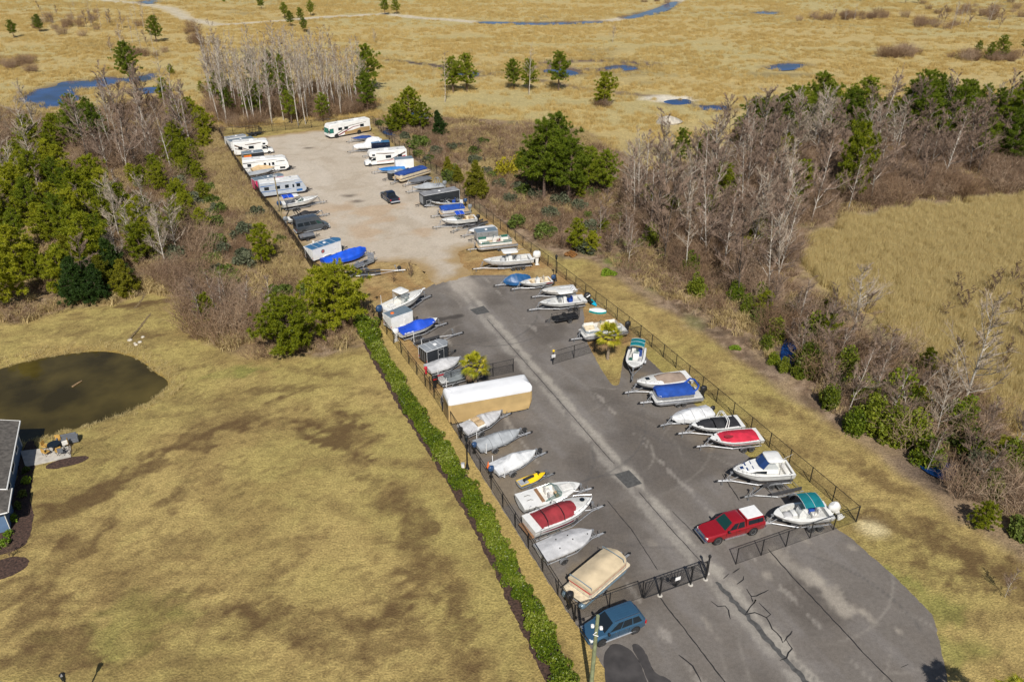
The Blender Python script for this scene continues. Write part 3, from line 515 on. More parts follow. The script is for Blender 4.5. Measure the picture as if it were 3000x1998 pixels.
def boat_trailer(mid, rz, L, label, n_ax=1, w=2.0, tong=1.5, mat='galv', bunk_y=.5, bunk_z=.58, ax=-.18, posts=False, keelz=.5, r=.33, spare=False, group=None, winch=True, rimm='rim', empty=False, nose=None):
    """mid: ground point under the middle of the load; L: load length"""
    t = thing('boat_trailer', label, 'trailer', (mid.x, mid.y, 0), rz, group)
    xs, xf = -L*.47, L*.5 + tong; nx = L*.5 if nose is None else nose; zf = .46; f = MB(); hw = w/2 - .28
    for s in (-1, 1):
        f.tube([(xs, s*hw, zf), (L*.1, s*hw, zf), (nx, s*.10, zf), (xf-.1, s*.04, zf)], .055, 4)
    for k in range(4): 
        xx = xs + .1 + k*L*.19; f.tube([(xx, -hw, zf-.02), (xx, hw, zf-.02)], .04, 4)
    f.build('frame', mat, t)
    c = MB(); c.box(xf-.18, xf+.10, -.07, .07, zf-.05, zf+.09, .02); c.build('coupler', 'blk_metal', t)
    j = MB(); j.tube([(xf-.55, .12, .06), (xf-.55, .12, .85)], .035, 6); j.lathe([(.10,-.03),(.10,.03)], 10, 'y', (xf-.55, .12, .10)); j.build('jack', 'galv_dark', t)
    if winch:
        wp = MB(); zt = keelz + .75; wp.tube([(nx+.25, 0, zf), (nx+.10, 0, zt)], .05, 4); wp.tube([(nx+.65, 0, zf), (nx+.12, 0, zt-.1)], .035, 4); wp.box(nx-.02, nx+.22, -.1, .1, zt-.06, zt+.1); wp.build('winch_post', mat, t)
    for s in (-1, 1):
        b = MB(); b.box(xs+.1, L*.22, s*bunk_y-.06, s*bunk_y+.06, min(zf-.02, bunk_z-.09), bunk_z); b.build('bunk', 'bunk', t)
        x0 = L*ax
        for k in range(n_ax): wheel(t, x0 + (k-(n_ax-1)/2)*(2*r+.12), s*w/2, r, .19, rimm)
        fender(x0, s*w/2, r, .2, mat, t, n_ax, 2*r+.12)
        if posts:
            p = MB(); p.tube([(xs+.35, s*hw, zf), (xs+.35, s*(w/2+.12), zf+.05), (xs+.35, s*(w/2+.12), 1.75)], .04, 6); p.build('guide_post', 'sign_white', t)
    a = MB()
    for k in range(n_ax): xx = L*ax + (k-(n_ax-1)/2)*(2*r+.12); a.tube([(xx, -w/2, r), (xx, w/2, r)], .04, 5)
    a.build('axle', 'galv_dark', t)
    if spare: 
        o = wheel(t, nx+.75, .28, r, .18, rimm, 'spare_wheel', .75)
    return t
# ---------------------------------------------------------------- boats
def lerp_list(L, t):
    for (a, va), (b, vb) in zip(L[:-1], L[1:]):
        if t <= b: 
            k = (t-a)/(b-a+1e-9); k = k*k*(3-2*k); return va + (vb-va)*k
    return L[-1][1]
class Hull:
    def __init__(s, L, B, zk, zs, rise=.25, full=2.3, aft=.93):
        s.L, s.B, s.zk, s.zs, s.rise, s.full, s.aft = L, B, zk, zs, rise, full, aft
    def x(s, t): return (t-.5)*s.L
    def b(s, t):
        k = max(0, (t-.4)/.6); v = (1-k**s.full)**.85 if k < 1 else 0
        return max(.03, s.B/2 * v * (s.aft + (1-s.aft)*min(1, t/.4)))
    def sh(s, t): return s.zs + s.rise*max(0, t)**2.2
    def kl(s, t): return s.zk + (s.sh(1)-.12-s.zk)*max(0, (t-.66)/.34)**2.3
    def ring(s, t):
        b, zs, zk = s.b(t), s.sh(t), s.kl(t); h = zs-zk; bc = b*(.84-.25*max(0, t-.6)/.4); zc = zk + h*(.36 + .12*max(0, t-.6)/.4)
        bm, zm = b*.97 - .0, zk + h*.82
        return [(b,zs),(bm,zm),(bc+(bm-bc)*.45, zc+(zm-zc)*.4),(bc,zc),(bc*.5,zk+(zc-zk)*.45),(0,zk),(-bc*.5,zk+(zc-zk)*.45),(-bc,zc),(-bc-(bm-bc)*.45, zc+(zm-zc)*.4),(-bm,zm),(-b,zs)]
    def T(s, n=15): return [1-(1-i/n)**1.25 for i in range(n+1)]
def hull_parts(H, par, mat='hull_white', stripe=None, bottom=None, rub='blk', sband=(.42, .78), strange=(.08, .97)):
    mb = MB(); T = H.T(); x = H.x; rings = [[(x(t), y, z) for y, z in H.ring(t)] for t in T]
    mb.loft(rings, closed=False); mb.add(rings[0], [tuple(range(len(rings[0])))]); h = mb.build('hull', mat, par, 35)
    if stripe:
        for s in (-1, 1):
            st = MB(); up = []; lo = []
            for t in [strange[0] + (strange[1]-strange[0])*i/14 for i in range(15)]:
                r = H.ring(t); (b1, z1), (b2, z2) = r[1], r[3]; tap = min(1, (t-strange[0])/.25 + .15)
                def pt(k): return (x(t), s*(b2 + (b1-b2)*k + .012), z2 + (z1-z2)*k)
                up.append(pt(sband[1])); lo.append(pt(sband[1] - (sband[1]-sband[0])*tap))
            st.loft([up, lo], closed=False); st.build('stripe', stripe, h)
    if bottom:
        b = MB(); rr = [[(x(t), y*1.006, z-.006) for y, z in H.ring(t)[3:8]] for t in T[:-1]]; b.loft(rr, closed=False); b.build('bottom_paint', bottom, h)
    r = MB()
    for s in (-1, 1): r.tube([(x(t), s*(H.b(t)+.012), H.sh(t)-.045) for t in T], .022, 4)
    r.build('rub_rail', rub, h)
    return h
def deck_parts(H, par, tc=.62, gw=.2, sole=.55, ta=.05, mat='gelcoat', crown=.12, lin='liner', stern_deck=0.0):
    """decks and gunwales round a recessed cockpit between ta and tc"""
    x = H.x; mb = MB(); T = [ta + (tc-ta)*i/8 for i in range(9)]
    def zc(t, f): return H.sh(t) + crown*(1-f*f)*min(1, (1-t)*4)
    for s in (-1, 1):
        mb.loft([[(x(t), s*H.b(t), H.sh(t)) for t in T], [(x(t), s*(H.b(t)-gw), H.sh(t)+.03) for t in T]], closed=False)
    F = [tc + (1-tc)*(1-(1-i/10)**1.3) for i in range(11)]
    mb.loft([[(x(t), H.b(t)*f, zc(t, f)) for f in (1,.8,.5,.2,0,-.2,-.5,-.8,-1)] for t in F], closed=False)
    A = [0, ta*.5, ta]; mb.loft([[(x(t), H.b(t)*f, H.sh(t) + stern_deck*(1-f*f)) for f in (1,.6,.2,-.2,-.6,-1)] for t in A], closed=False)
    d = mb.build('deck', mat, par, 40)
    if tc < .8:
        pd = MB(); F = [tc+.05+(.92-tc-.05)*i/6 for i in range(7)]; pd.loft([[(x(t), H.b(t)*f, zc(t, f)+.009) for f in (.66,.33,0,-.33,-.66)] for t in F], closed=False); pd.build('deck_pad', 'nonskid', d, 40)
    for s in (-1, 1):
        for t in (.1, .86): cl = MB(); cl.box(x(t)-.09, x(t)+.09, s*(H.b(t)-.09)-.025, s*(H.b(t)-.09)+.025, H.sh(t)+.0, H.sh(t)+.09, .01); cl.build('cleat', 'chrome', d)
    c = MB(); zf = H.zk + (H.zs-H.zk)*sole
    for s in (-1, 1): c.loft([[(x(t), s*(H.b(t)-gw), H.sh(t)+.03) for t in T], [(x(t), s*(H.b(t)-gw-.04), zf) for t in T]], closed=False)
    c.loft([[(x(t), (H.b(t)-gw-.04), zf) for t in T], [(x(t), -(H.b(t)-gw-.04), zf) for t in T]], closed=False)
    for t in (ta, tc):
        b = H.b(t)-gw; c.quad((x(t), b, H.sh(t)+(.1 if t == tc else .02)), (x(t), -b, H.sh(t)+(.1 if t == tc else .02)), (x(t), -b+.04, zf), (x(t), b-.04, zf))
    c.build('cockpit', lin, par, 30)
    return d, zf
def cover(H, par, prof, mat, skirt=.28, t0=-.02, t1=1.0, wr=.04, name='cover', seams=None, ridge=.6, seed=0, side=1.0):
    mb = MB(); rr = random.Random(seed); x = H.x; rings = []; n = 26
    for i in range(n+1):
        t = t0 + (t1-t0)*i/n; tt = min(max(t, 0), 1); b = (H.b(tt)*side + .03) if tt < .995 else .05; cr = lerp_list(prof, t); zs = H.sh(tt); row = []
        for k in range(13):
            f = 1 - k/6; af = abs(f); zz = zs + cr*((1-af**1.6)*ridge + (1-af)*(1-ridge)) + (0 if af > .95 else rr.uniform(-wr, wr)*min(1, cr*3+.2))
            row.append((x(t), b*f*(1 if af < 1 else 1.0), zz))
        sk = skirt*(.85+.3*rr.random())*(1 if t < .96 else .6)
        row = [(row[0][0], row[0][1]*.99+.012, zs-sk), (row[0][0], row[0][1]+.02, zs-sk*.3)] + row + [(row[-1][0], row[-1][1]-.02, zs-sk*.3), (row[-1][0], row[-1][1]*.99-.012, zs-sk)]
        rings.append(row)
    mb.loft(rings, closed=False); mb.add(rings[0], [tuple(range(len(rings[0])))]); mb.add(rings[-1], [tuple(range(len(rings[-1]))[::-1])])
    c = mb.build(name, mat, par, 55)
    for q in (seams or []):
        i = int(round((q-t0)/(t1-t0)*n)); s = MB(); s.tube([(p[0], p[1]*1.005, p[2]+.012) for p in rings[i]], .018, 4); s.build('strap', 'cv_dgrey', c)
    return c
def outboard(par, x, y, z, mat='blk', sc=1.0, tilt=0.0, dec=None):
    m = MB(); w, l, h = .24*sc, .38*sc, .62*sc
    m.loft([[( -l*.9+dx, w*a*.8, 0) if 0 else (cx, cy, cz) for cx, cy, cz in ring] for ring in [
        [(-l*k*math.cos(q)*1.0, w*k*math.sin(q)*1.0, zz) for q in [6.2832*i/12 for i in range(12)]] for k, zz, dx in ((.72,0,0),(.98,.12*h,0),(1.0,.5*h,0),(.9,.85*h,0),(.6,1.0*h,0))]])
    c = m.build('outboard_motor', mat, par, 50); c.location = (x-.35*sc, y, z); c.rotation_euler = (0, tilt, 0)
    g = MB(); g.loft([[(-.16*sc,.09*sc,.02),(.14*sc,.09*sc,.02),(.14*sc,-.09*sc,.02),(-.16*sc,-.09*sc,.02)],[(-.10*sc,.05*sc,-.75*sc),(.1*sc,.05*sc,-.75*sc),(.1*sc,-.05*sc,-.75*sc),(-.10*sc,-.05*sc,-.75*sc)]])
    g.box(-.22*sc, .16*sc, -.13*sc, .13*sc, -.74*sc, -.71*sc); g.lathe([(.02,-.35*sc),(.07*sc,-.2*sc),(.07*sc,.12*sc),(.03,.28*sc)], 8, 'z', (0,0,-.95*sc)) if 0 else g.tube([(-.3*sc,0,-.92*sc),(-.12*sc,0,-.92*sc),(.2*sc,0,-.92*sc),(.3*sc,0,-.92*sc)], [.02,.07*sc,.07*sc,.01], 8)
    g.box(-.05*sc, .2*sc, -.012, .012, -1.12*sc, -.9*sc); g.tube([(.12*sc,0,-.1),(.36*sc,0,-.1)], .09*sc, 6)
    g.build('lower_unit', 'blk' if mat in ('blk','motor_blue') else mat, c, 40)
    pr = MB()
    for k in range(3):
        a = 2.094*k; pr.add([(-.30*sc,0,-.92*sc),(-.31*sc,.15*sc*math.cos(a-.4),-.92*sc+.15*sc*math.sin(a-.4)),(-.33*sc,.17*sc*math.cos(a+.2),-.92*sc+.17*sc*math.sin(a+.2)),(-.33*sc,.08*sc*math.cos(a+.6),-.92*sc+.08*sc*math.sin(a+.6))], [(0,1,2,3)])
    pr.build('propeller', 'alu_dull', c)
    if dec: 
        d = MB(); d.box(-l*.7, l*.45, -w*1.02, w*1.02, h*.42, h*.60, .02); d.build('decal_band', dec, c)
    return c
def windshield(H, par, t0, t1, zh, mat='windscreen', inset=.16, rake=.45, frame='alu'):
    x = H.x; z0 = H.sh(t1)+.05; b0, b1 = H.b(t0)-inset, H.b(t1)-inset; g = MB(); P0 = [(x(t0), b0, H.sh(t0)+.04), (x(t1)-.25, b1*.98, z0), (x(t1), b1*.62, z0+.05), (x(t1), -b1*.62, z0+.05), (x(t1)-.25, -b1*.98, z0), (x(t0), -b0, H.sh(t0)+.04)]
    P1 = [(x(t0), b0*.96, H.sh(t0)+.12), (x(t1)-.25-rake*.7, b1*.86, z0+zh*.9), (x(t1)-rake, b1*.52, z0+zh), (x(t1)-rake, -b1*.52, z0+zh), (x(t1)-.25-rake*.7, -b1*.86, z0+zh*.9), (x(t0), -b0*.96, H.sh(t0)+.12)]
    g.loft([P0, P1], closed=False); w = g.build('windshield', mat, par)
    f = MB(); f.tube(P1, .022, 4); f.tube(P0, .018, 4)
    for i in range(1, 5): f.tube([P0[i], P1[i]], .016, 4)
    f.build('frame', frame, w); return w
def seat(par, x, y, z, mat='vinyl_white', w=.5, back=-1):
    m = MB(); m.box(x-.25, x+.25, y-w/2, y+w/2, z, z+.42, .05); xb = x + back*.25; m.box(min(xb, xb+back*.1), max(xb, xb+back*.1), y-w/2, y+w/2, z+.2, z+.85, .03); return m.build('seat', mat, par, 40)
def bench(par, x0, x1, y0, y1, z, mat='vinyl_white', h=.42):
    m = MB(); m.box(x0, x1, y0, y1, z, z+h, .05); return m.build('bench', mat, par, 40)
def console(par, x, z, mat='gelcoat', w=.8, l=.8, h=.95, ws=True):
    m = MB(); m.ext([(x-l/2,z),(x+l/2,z),(x+l/2,z+h*.55),(x+l*.25,z+h*.85),(x-l*.25,z+h),(x-l/2,z+h*.9)], -w/2, w/2); c = m.build('console', mat, par, 30)
    if ws:
        g = MB(); g.loft([[(x+l*.28,w*.45,z+h*.85),(x+l*.28,-w*.45,z+h*.85)],[(x-.02,w*.4,z+h+.32),(x-.02,-w*.4,z+h+.32)]], closed=False); g.build('windshield', 'windscreen', c)
    d = MB(); d.box(x-l*.52, x-l*.47, -w*.38, w*.38, z+h*.55, z+h*.86); d.build('dashboard', 'blk', c)
    return c
def slab_rounded(x0, x1, w, z, th, mat, name, par, camber=.05, n=6, rad=.35):
    m = MB(); pts = []
    for sx, sy, a0 in ((x1-rad, w/2-rad, 0), (x0+rad, w/2-rad, 90), (x0+rad, -w/2+rad, 180), (x1-rad, -w/2+rad, 270)):
        for k in range(n+1): a = R(a0 + 90*k/n); pts.append((sx+rad*math.cos(a), sy+rad*math.sin(a)))
    cx = (x0+x1)/2
    def ring(s, zz): return [(cx+(p-cx)*s, q*s, zz - camber*(s*abs(q)/(w/2))**2) for p, q in pts]
    m.loft([ring(.97, z-th), ring(1, z-th*.6), ring(1, z-th*.3), ring(.95, z), ring(.5, z+camber*.5), ring(.05, z+camber*.7)]); return m.build(name, mat, par, 45)
def ttop(par, x, zf, zt, l=1.9, w=1.7, mat='gelcoat', fr='alu'):
    t = slab_rounded(x-l/2, x+l/2, w, zt, .1, mat, 't_top', par, .05)
    f = MB()
    for s in (-1, 1):
        f.tube([(x+.25, s*.48, zf), (x+.45, s*.6, zt-.08)], .03, 5); f.tube([(x-.45, s*.48, zf), (x-.6, s*.6, zt-.08)], .03, 5); f.tube([(x+.4, s*.58, zt-.3), (x-.58, s*.58, zt-.3)], .022, 5)
    f.build('frame', fr, t)
    r = MB()
    for y in (-.5, 0, .5): r.tube([(x-l/2+.1, y, zt-.05), (x-l/2-.18, y, zt+.22)], .025, 5)
    r.build('rod_holder', fr, t)
    a = MB(); a.tube([(x, w*.35, zt), (x-2.0, w*.55, zt+.5)], [.018,.008], 4); a.build('antenna', 'sign_white', t)
    return t
def bimini(par, x0, x1, w, z, mat, base_z, fr='alu', camber=.16):
    m = MB(); n = 8; rows = []
    for i in range(n+1):
        xx = x0 + (x1-x0)*i/n; e = 1-abs(2*i/n-1)**3
        rows.append([(xx, w/2*f, z - camber*f*f + .06*e - .02*(i % 2)) for f in (1,.7,.35,0,-.35,-.7,-1)])
    low = [[(p[0], p[1], p[2]-.025) for p in r] for r in rows]
    m.loft([r + q[::-1] for r, q in zip(rows, low)]); b = m.build('bimini_top', mat, par, 45)
    f = MB(); xm = (x0+x1)/2
    for s in (-1, 1):
        for xx in (x0+.05, xm, x1-.05): f.tube([(xm-.1, s*w*.5, base_z), (xx, s*w*.49, z-camber-.02)], .017, 4)
    f.build('frame', fr, b)
    e = MB()
    for xx in (x0, xm, x1): e.tube([(xx, w/2*q, z - camber*q*q + (.05 if xx == xm else .0)+.012) for q in (1,.6,.2,-.2,-.6,-1)], .016, 4)
    e.build('bow_seam', 'sign_white' if mat != 'cv_black' else 'cv_dgrey', b)
    return b
def bowrail(H, par, t0=.6, h=.35, mat='chrome'):
    r = MB(); T = [t0+(1-t0)*i/6 for i in range(7)]; x = H.x
    L = [(x(t), (H.b(t)-.1) if t < .99 else .06, H.sh(t)+h*min(1, (t-t0)*8+.1)) for t in T]; P = L + [(a, -b, c) for a, b, c in L[::-1]]; r.tube(P, .012, 4)
    for t in T[1:]:
        for s in (-1, 1): r.tube([(x(t), s*max(.05, H.b(t)-.1), H.sh(t)), (x(t), s*max(.05, H.b(t)-.1), H.sh(t)+h*min(1, (t-t0)*8+.1))], .014, 4)
    return r.build('bow_rail', mat, par)
def tower(H, par, t, h, mat, depth=.5, lean=-.35):
    m = MB(); x = H.x(t); b = H.b(t)-.05; z = H.sh(t)
    for dx in (0, depth):
        pts = [(x+dx, s*b*k, z+h*q) for s, k, q in ((1,1,0),(1,.98,.55),(1,.86,.9),(1,.5,1.0),(-1,.5,1.0),(-1,.86,.9),(-1,.98,.55),(-1,1,0))]
        m.tube([(p[0]+lean*(p[2]-z)+ (0 if dx == 0 else -.12*(p[2]-z)), p[1], p[2]) for p in pts], .05, 6)
    for q in (-.4, 0, .4): m.tube([(x+lean*h, b*q, z+h), (x+depth+lean*h-.12*h, b*q, z+h)], .03, 4)
    return m.build('wake_tower', mat, par, 50)
def P2(stern, bow, h):
    a, b = S(*stern, h), S(*bow, h); d = b - a; m = (a+b)/2
    return Vector((m.x, m.y, 0)), math.atan2(d.y, d.x), math.hypot(d.x, d.y)
def boat(label, stern, bow, h, B=2.3, zk=.55, rise=.22, full=2.3, name='motor_boat', tr=None, cat='boat', ext=0, **tk):
    m, rz, L = P2(stern, bow, h); L += ext; t = thing(name, label, cat, m, rz); H = Hull(L, B, zk, h, rise, full)
    if tr:
        by = B*.24; r = H.ring(.15); bc, zc = r[3]; bz = zk + (zc-zk)*min(1, by/bc)*.95 + .012
        boat_trailer(m, rz, L, tr, keelz=zk, bunk_y=by, bunk_z=bz, w=min(2.5, B), **tk)
        for s in (-1, 1): st = MB(); bb = H.b(.08)+.02; st.tube([(H.x(.08), s*(bb-.12), H.sh(.08)+.02), (H.x(.08), s*bb, H.sh(.08)-.05), (H.x(.06), s*bb*.9, .5)], .025, 4); st.build('tie_down_strap', 'cv_dgrey', t)
    return t, H
def pontoon(label, stern, bow, h, tr, B=2.5, fence='alu', panel='hull_white', cov=None, seats=None, motor='blk', logs='alu', zl=.42, ext=0, n_ax=2, stripe=None, deckm='vinyl_tan', tmat='galv', motor_on=True, open_front=.0, covz=.95, aft=.9, tlab=None):
    m, rz, L = P2(stern, bow, h); L += ext; t = thing('pontoon_boat', label, 'boat', m, rz); zd = h
    for s in (-1, 1):
        g = MB(); r = .32; y = s*(B/2-.36); g.tube([(-L/2-.15,y,zd-r-.06),(-L/2+.05,y,zd-r-.06),(L/2-.75,y,zd-r-.06),(L/2-.3,y,zd-r+.06),(L/2-.02,y,zd-.12)], [.2,r,r,r*.75,.06], 10); g.build('pontoon', logs, t, 45)
    d = slab_rounded(-L/2, L/2, B, zd+.05, .13, deckm, 'deck', t, .0, 4, .3)
    e = MB(); e.loft([[(-L/2+.02, s*(B/2+.012), z), (L/2-.3, s*(B/2+.012), z)] for s in (1,) for z in (zd-.08, zd+.05)], closed=False); e.loft([[(-L/2+.02, -(B/2+.012), z), (L/2-.3, -(B/2+.012), z)] for z in (zd-.08, zd+.05)], closed=False); e.build('deck_trim', fence, d)
    ins = .1; xa = -L/2+aft; xb = L/2-.35-open_front; y0 = B/2-ins; zp0, zp1 = zd+.08, zd+.72
    def outline(k=0): 
        rad = .45; pts = []
        for sx, sy, a0 in ((xb-rad, y0-rad, 0), (xa+.1, y0-.1, 90), (xa+.1, -y0+.1, 180), (xb-rad, -y0+rad, 270)):
            rr = rad if a0 in (0, 270) else .1
            for q in range(5): a = R(a0 + 90*q/4); pts.append((sx+(rr+k)*math.cos(a), sy+(rr+k)*math.sin(a)))
        return pts
    O = outline(); n = len(O)
    p = MB(); p.loft([[(a, b, zp0) for a, b in O], [(a, b, zp1-.08) for a, b in O]], True, False); pp = p.build('side_panel', panel, t, 30)
    if stripe:
        q = MB(); O2 = outline(.012); q.loft([[(a, b, zp0+.34) for a, b in O2], [(a, b, zp0+.50) for a, b in O2]], True, False); q.build('stripe', stripe, pp, 30)
    r = MB(); r.tube([(a, b, zp1) for a, b in O + O[:1]], .028, 5); r.tube([(a, b, zp0) for a, b in O + O[:1]], .022, 4)
    for i in range(0, n, 2): r.tube([(O[i][0], O[i][1], zp0), (O[i][0], O[i][1], zp1)], .018, 4)
    r.build('rail', fence, t)
    if cov:
        c = MB(); rows = []; rr = random.Random(int(stern[0])); K = 9
        def crown(u, v): 
            pk = 0
            for (pu, pv, ph) in ((.3,.0,.32),(.72,.0,.42),(.5,0,.2)): pk = max(pk, ph*max(0, 1-math.hypot((u-pu)/.5, (v-pv)/1.0)))
            return pk + .06*(1-abs(v)**2)
        Ns = 20; xa2, xb2 = xa-.02, xb+.04
        for i in range(Ns+1):
            u = i/Ns; xx = xa2+(xb2-xa2)*u; wv = y0+.05
            if u > .88: wv -= .42*((u-.88)/.12)**2
            row = []
            for k in range(K+1):
                v = 1-2*k/K; row.append((xx, wv*v, zp1+.05+crown(u, v)+(0 if abs(v) == 1 else rr.uniform(-.02,.02))))
            row = [(xx, wv+.02, zp1-.12-rr.random()*.05)] + row + [(xx, -wv-.02, zp1-.12-rr.random()*.05)]
            rows.append(row)
        c.loft(rows, False); c.add(rows[-1], [tuple(range(len(rows[-1]))[::-1])]); c.add(rows[0], [tuple(range(len(rows[0])))]); c.build('cover', cov, t, 55)
    elif seats:
        s1, s2 = seats
        for sd in (-1, 1):
            bench(t, xb-1.7, xb-.35, sd*(y0-.35)-.28, sd*(y0-.35)+.28, zd+.05, s1); bench(t, xa+.15, xa+1.5, sd*(y0-.35)-.28, sd*(y0-.35)+.28, zd+.05, s1)
            bk = MB(); bk.box(xb-1.7, xb-.35, sd*(y0-.06)-.06, sd*(y0-.06)+.06, zd+.45, zd+.85, .03); bk.build('backrest', s2, t); bk = MB(); bk.box(xa+.15, xa+1.5, sd*(y0-.06)-.06, sd*(y0-.06)+.06, zd+.45, zd+.85, .03); bk.build('backrest', s2, t)
        cc = console(t, .1, zd+.05, s1, .7, .6, .9); cc.location = (0, -.55, 0); seat(t, -.7, -.55, zd+.05, s1)
        tb = MB(); tb.lathe([(.04,0),(.04,.6),(.34,.6),(.34,.64)], 12, 'z', (xa+2.0, .1, zd+.05)); tb.build('table', 'vinyl_cream', t)
    if motor_on: outboard(t, -L/2-.05, 0, zd+.1, motor, 1.1)
    boat_trailer(m, rz, L, tr, n_ax=n_ax, w=2.1, bunk_y=B/2-.36, bunk_z=zd-.06-.64+.015, keelz=zd-.4, mat=tmat, r=.27, ax=-.05)
    return t, L, zd, xa, xb, y0
# ---------------------------------------------------------------- cargo trailers, caravans, motorhomes, cars
def PS(nl, nr, h, W, L=None, fwd=1):
    """long side facing the camera measured at height h -> middle on the ground, heading, length"""
    a, b = S(*nl, h), S(*nr, h); d = (b-a); Lm = math.hypot(d.x, d.y); d.normalize(); n = Vector((-d.y, d.x, 0))
    m = (a+b)/2 + n*W/2; rz = math.atan2(d.y, d.x) + (0 if fwd > 0 else math.pi)
    return Vector((m.x, m.y, 0)), rz, (L or Lm)
def tongue(par, x0, l=1.3, mat='blk_metal', z=.46, prop=True):
    f = MB()
    for s in (-1, 1): f.tube([(x0-.3, s*.6, z), (x0+l, s*.04, z)], .05, 4)
    f.box(x0+l-.12, x0+l+.14, -.06, .06, z-.05, z+.08); f.build('tongue', mat, par)
    j = MB(); j.tube([(x0+l-.4, .1, .05), (x0+l-.4, .1, .85)], .035, 6); j.build('jack', 'galv_dark', par)
    if prop:
        p = MB(); p.box(x0+.25, x0+.6, -.2, .2, z+.03, z+.4, .05); p.build('battery_box', 'blk', par)
def cargo_trailer(label, mid, rz, L, W=2.1, H=2.4, body='rv_white', roof='roof_grey', door=-1, vnose=.5, n_ax=1, seams=0, trim='seam', vent=True, doorm=None, rear=True, round_front=False, rimm='rim', name='cargo_trailer', split=None):
    t = thing(name, label, 'trailer', mid, rz); z0 = .48; hl = L/2; hw = W/2
    def plan(k, dz): 
        if vnose: return [(-hl+k,-hw+k,dz),(hl-vnose,-hw+k,dz),(hl-k,-.25*W/2.1,dz),(hl-k,.25*W/2.1,dz),(hl-vnose,hw-k,dz),(-hl+k,hw-k,dz)]
        return [(-hl+k,-hw+k,dz),(hl-.12,-hw+k,dz),(hl-k,-hw+.12,dz),(hl-k,hw-.12,dz),(hl-.12,hw-k,dz),(-hl+k,hw-k,dz)]
    b = MB(); b.loft([plan(0, z0), plan(0, H-.06)], True, True); bo = b.build('body', body, t)
    r = MB(); r.loft([plan(-.015, H-.08), plan(-.015, H-.02), plan(.06, H+.015)], True, True); ro = r.build('roof', roof, t)
    for k in range(seams):
        xx = -hl + (L-vnose*.6)*(k+1)/(seams+1); s = MB(); s.box(xx-.03, xx+.03, -hw-.012, hw+.012, H-.01, H+.028); s.build('roof_seam', trim, ro)
    tr = MB()
    for s in (-1, 1): tr.tube([(-hl, s*(hw+.01), H-.05), (hl-(vnose or .12), s*(hw+.01), H-.05)], .035, 4); tr.tube([(-hl, s*(hw+.005), z0), (-hl, s*(hw+.005), H-.05)], .03, 4); tr.tube([(-hl, s*(hw+.01), z0+.02), (hl-(vnose or .12), s*(hw+.01), z0+.02)], .03, 4)
    tr.tube([(-hl-.01, -hw, H-.05), (-hl-.01, hw, H-.05)], .035, 4); tr.build('corner_trim', trim, bo)
    if door:
        xd = hl - (vnose or .2) - .95; s = door; d = MB(); y = s*(hw+.012); d.quad((xd-.4,y,z0+.12),(xd+.4,y,z0+.12),(xd+.4,y,H-.3),(xd-.4,y,H-.3)); do = d.build('door', doorm or body, bo)
        f = MB(); f.tube([(xd-.4,y,z0+.12),(xd+.4,y,z0+.12),(xd+.4,y,H-.3),(xd-.4,y,H-.3),(xd-.4,y,z0+.12)], .025, 4); f.box(xd-.3, xd-.18, min(y, y+s*.05), max(y, y+s*.05), 1.3, 1.38); f.build('door_frame', trim, do)
    if rear:
        d = MB(); d.quad((-hl-.012,-hw+.12,z0+.08),(-hl-.012,hw-.12,z0+.08),(-hl-.012,hw-.12,H-.25),(-hl-.012,-hw+.12,H-.25)); rd = d.build('rear_door', body, bo)
        f = MB(); f.tube([(-hl-.02,0,z0+.1),(-hl-.02,0,H-.25)], .02, 4)
        for yy in (-hw*.45, hw*.45): f.tube([(-hl-.03,yy,z0+.1),(-hl-.03,yy,H-.25)], .018, 4)
        f.build('lock_bar', 'galv', rd)
        for yy in (-hw+.1, hw-.1): l = MB(); l.box(-hl-.03, -hl-.005, yy-.06, yy+.06, .75, .95); l.build('tail_light', 'lens_red', bo)
    if vent: v = MB(); v.box(-.2, .2, -.2, .2, H+.0, H+.12, .04); v.build('roof_vent', 'sign_white', ro)
    for s in (-1, 1):
        for k in range(n_ax): wheel(t, -L*.06+(k-(n_ax-1)/2)*.85, s*(hw-.02), .34, .2, rimm)
        fender(-L*.06, s*(hw+.02), .34, .22, trim if body != 'char' else 'blk_metal', t, n_ax, .85)
    u = MB(); u.box(-hl, hl-.5, -hw*.5, -hw*.4, .36, .49); u.box(-hl, hl-.5, hw*.4, hw*.5, .36, .49); u.tube([(-L*.06,-hw,.34),(-L*.06,hw,.34)], .05, 5); u.build('chassis', 'blk_metal', t)
    tongue(t, hl, 1.15, 'blk_metal', .44, False)
    return t, bo, ro
def side_rect(par, s, hw, x0, x1, z0, z1, mat, name, frame=None, off=.014):
    y = s*(hw+off); m = MB(); m.quad((x0,y,z0),(x1,y,z0),(x1,y,z1),(x0,y,z1)); o = m.build(name, mat, par)
    if frame: f = MB(); f.tube([(x0,y,z0),(x1,y,z0),(x1,y,z1),(x0,y,z1),(x0,y,z0)], .022, 4); f.build('frame', frame, o)
    return o
def swoosh(par, s, hw, pts0, pts1, mat, off=.012, name='stripe'):
    """graphic band on a side wall between two (x, z) curves"""
    n = 12; m = MB(); 
    def cur(P, k): 
        q = k/n*(len(P)-1); i = min(int(q), len(P)-2); u = q-i; return (P[i][0]+(P[i+1][0]-P[i][0])*u, P[i][1]+(P[i+1][1]-P[i][1])*u)
    A = [cur(pts0, k) for k in range(n+1)]; B = [cur(pts1, k) for k in range(n+1)]; y = s*(hw+off)
    m.loft([[(a, y, b) for a, b in A], [(a, y, b) for a, b in B]], closed=False); return m.build(name, mat, par)
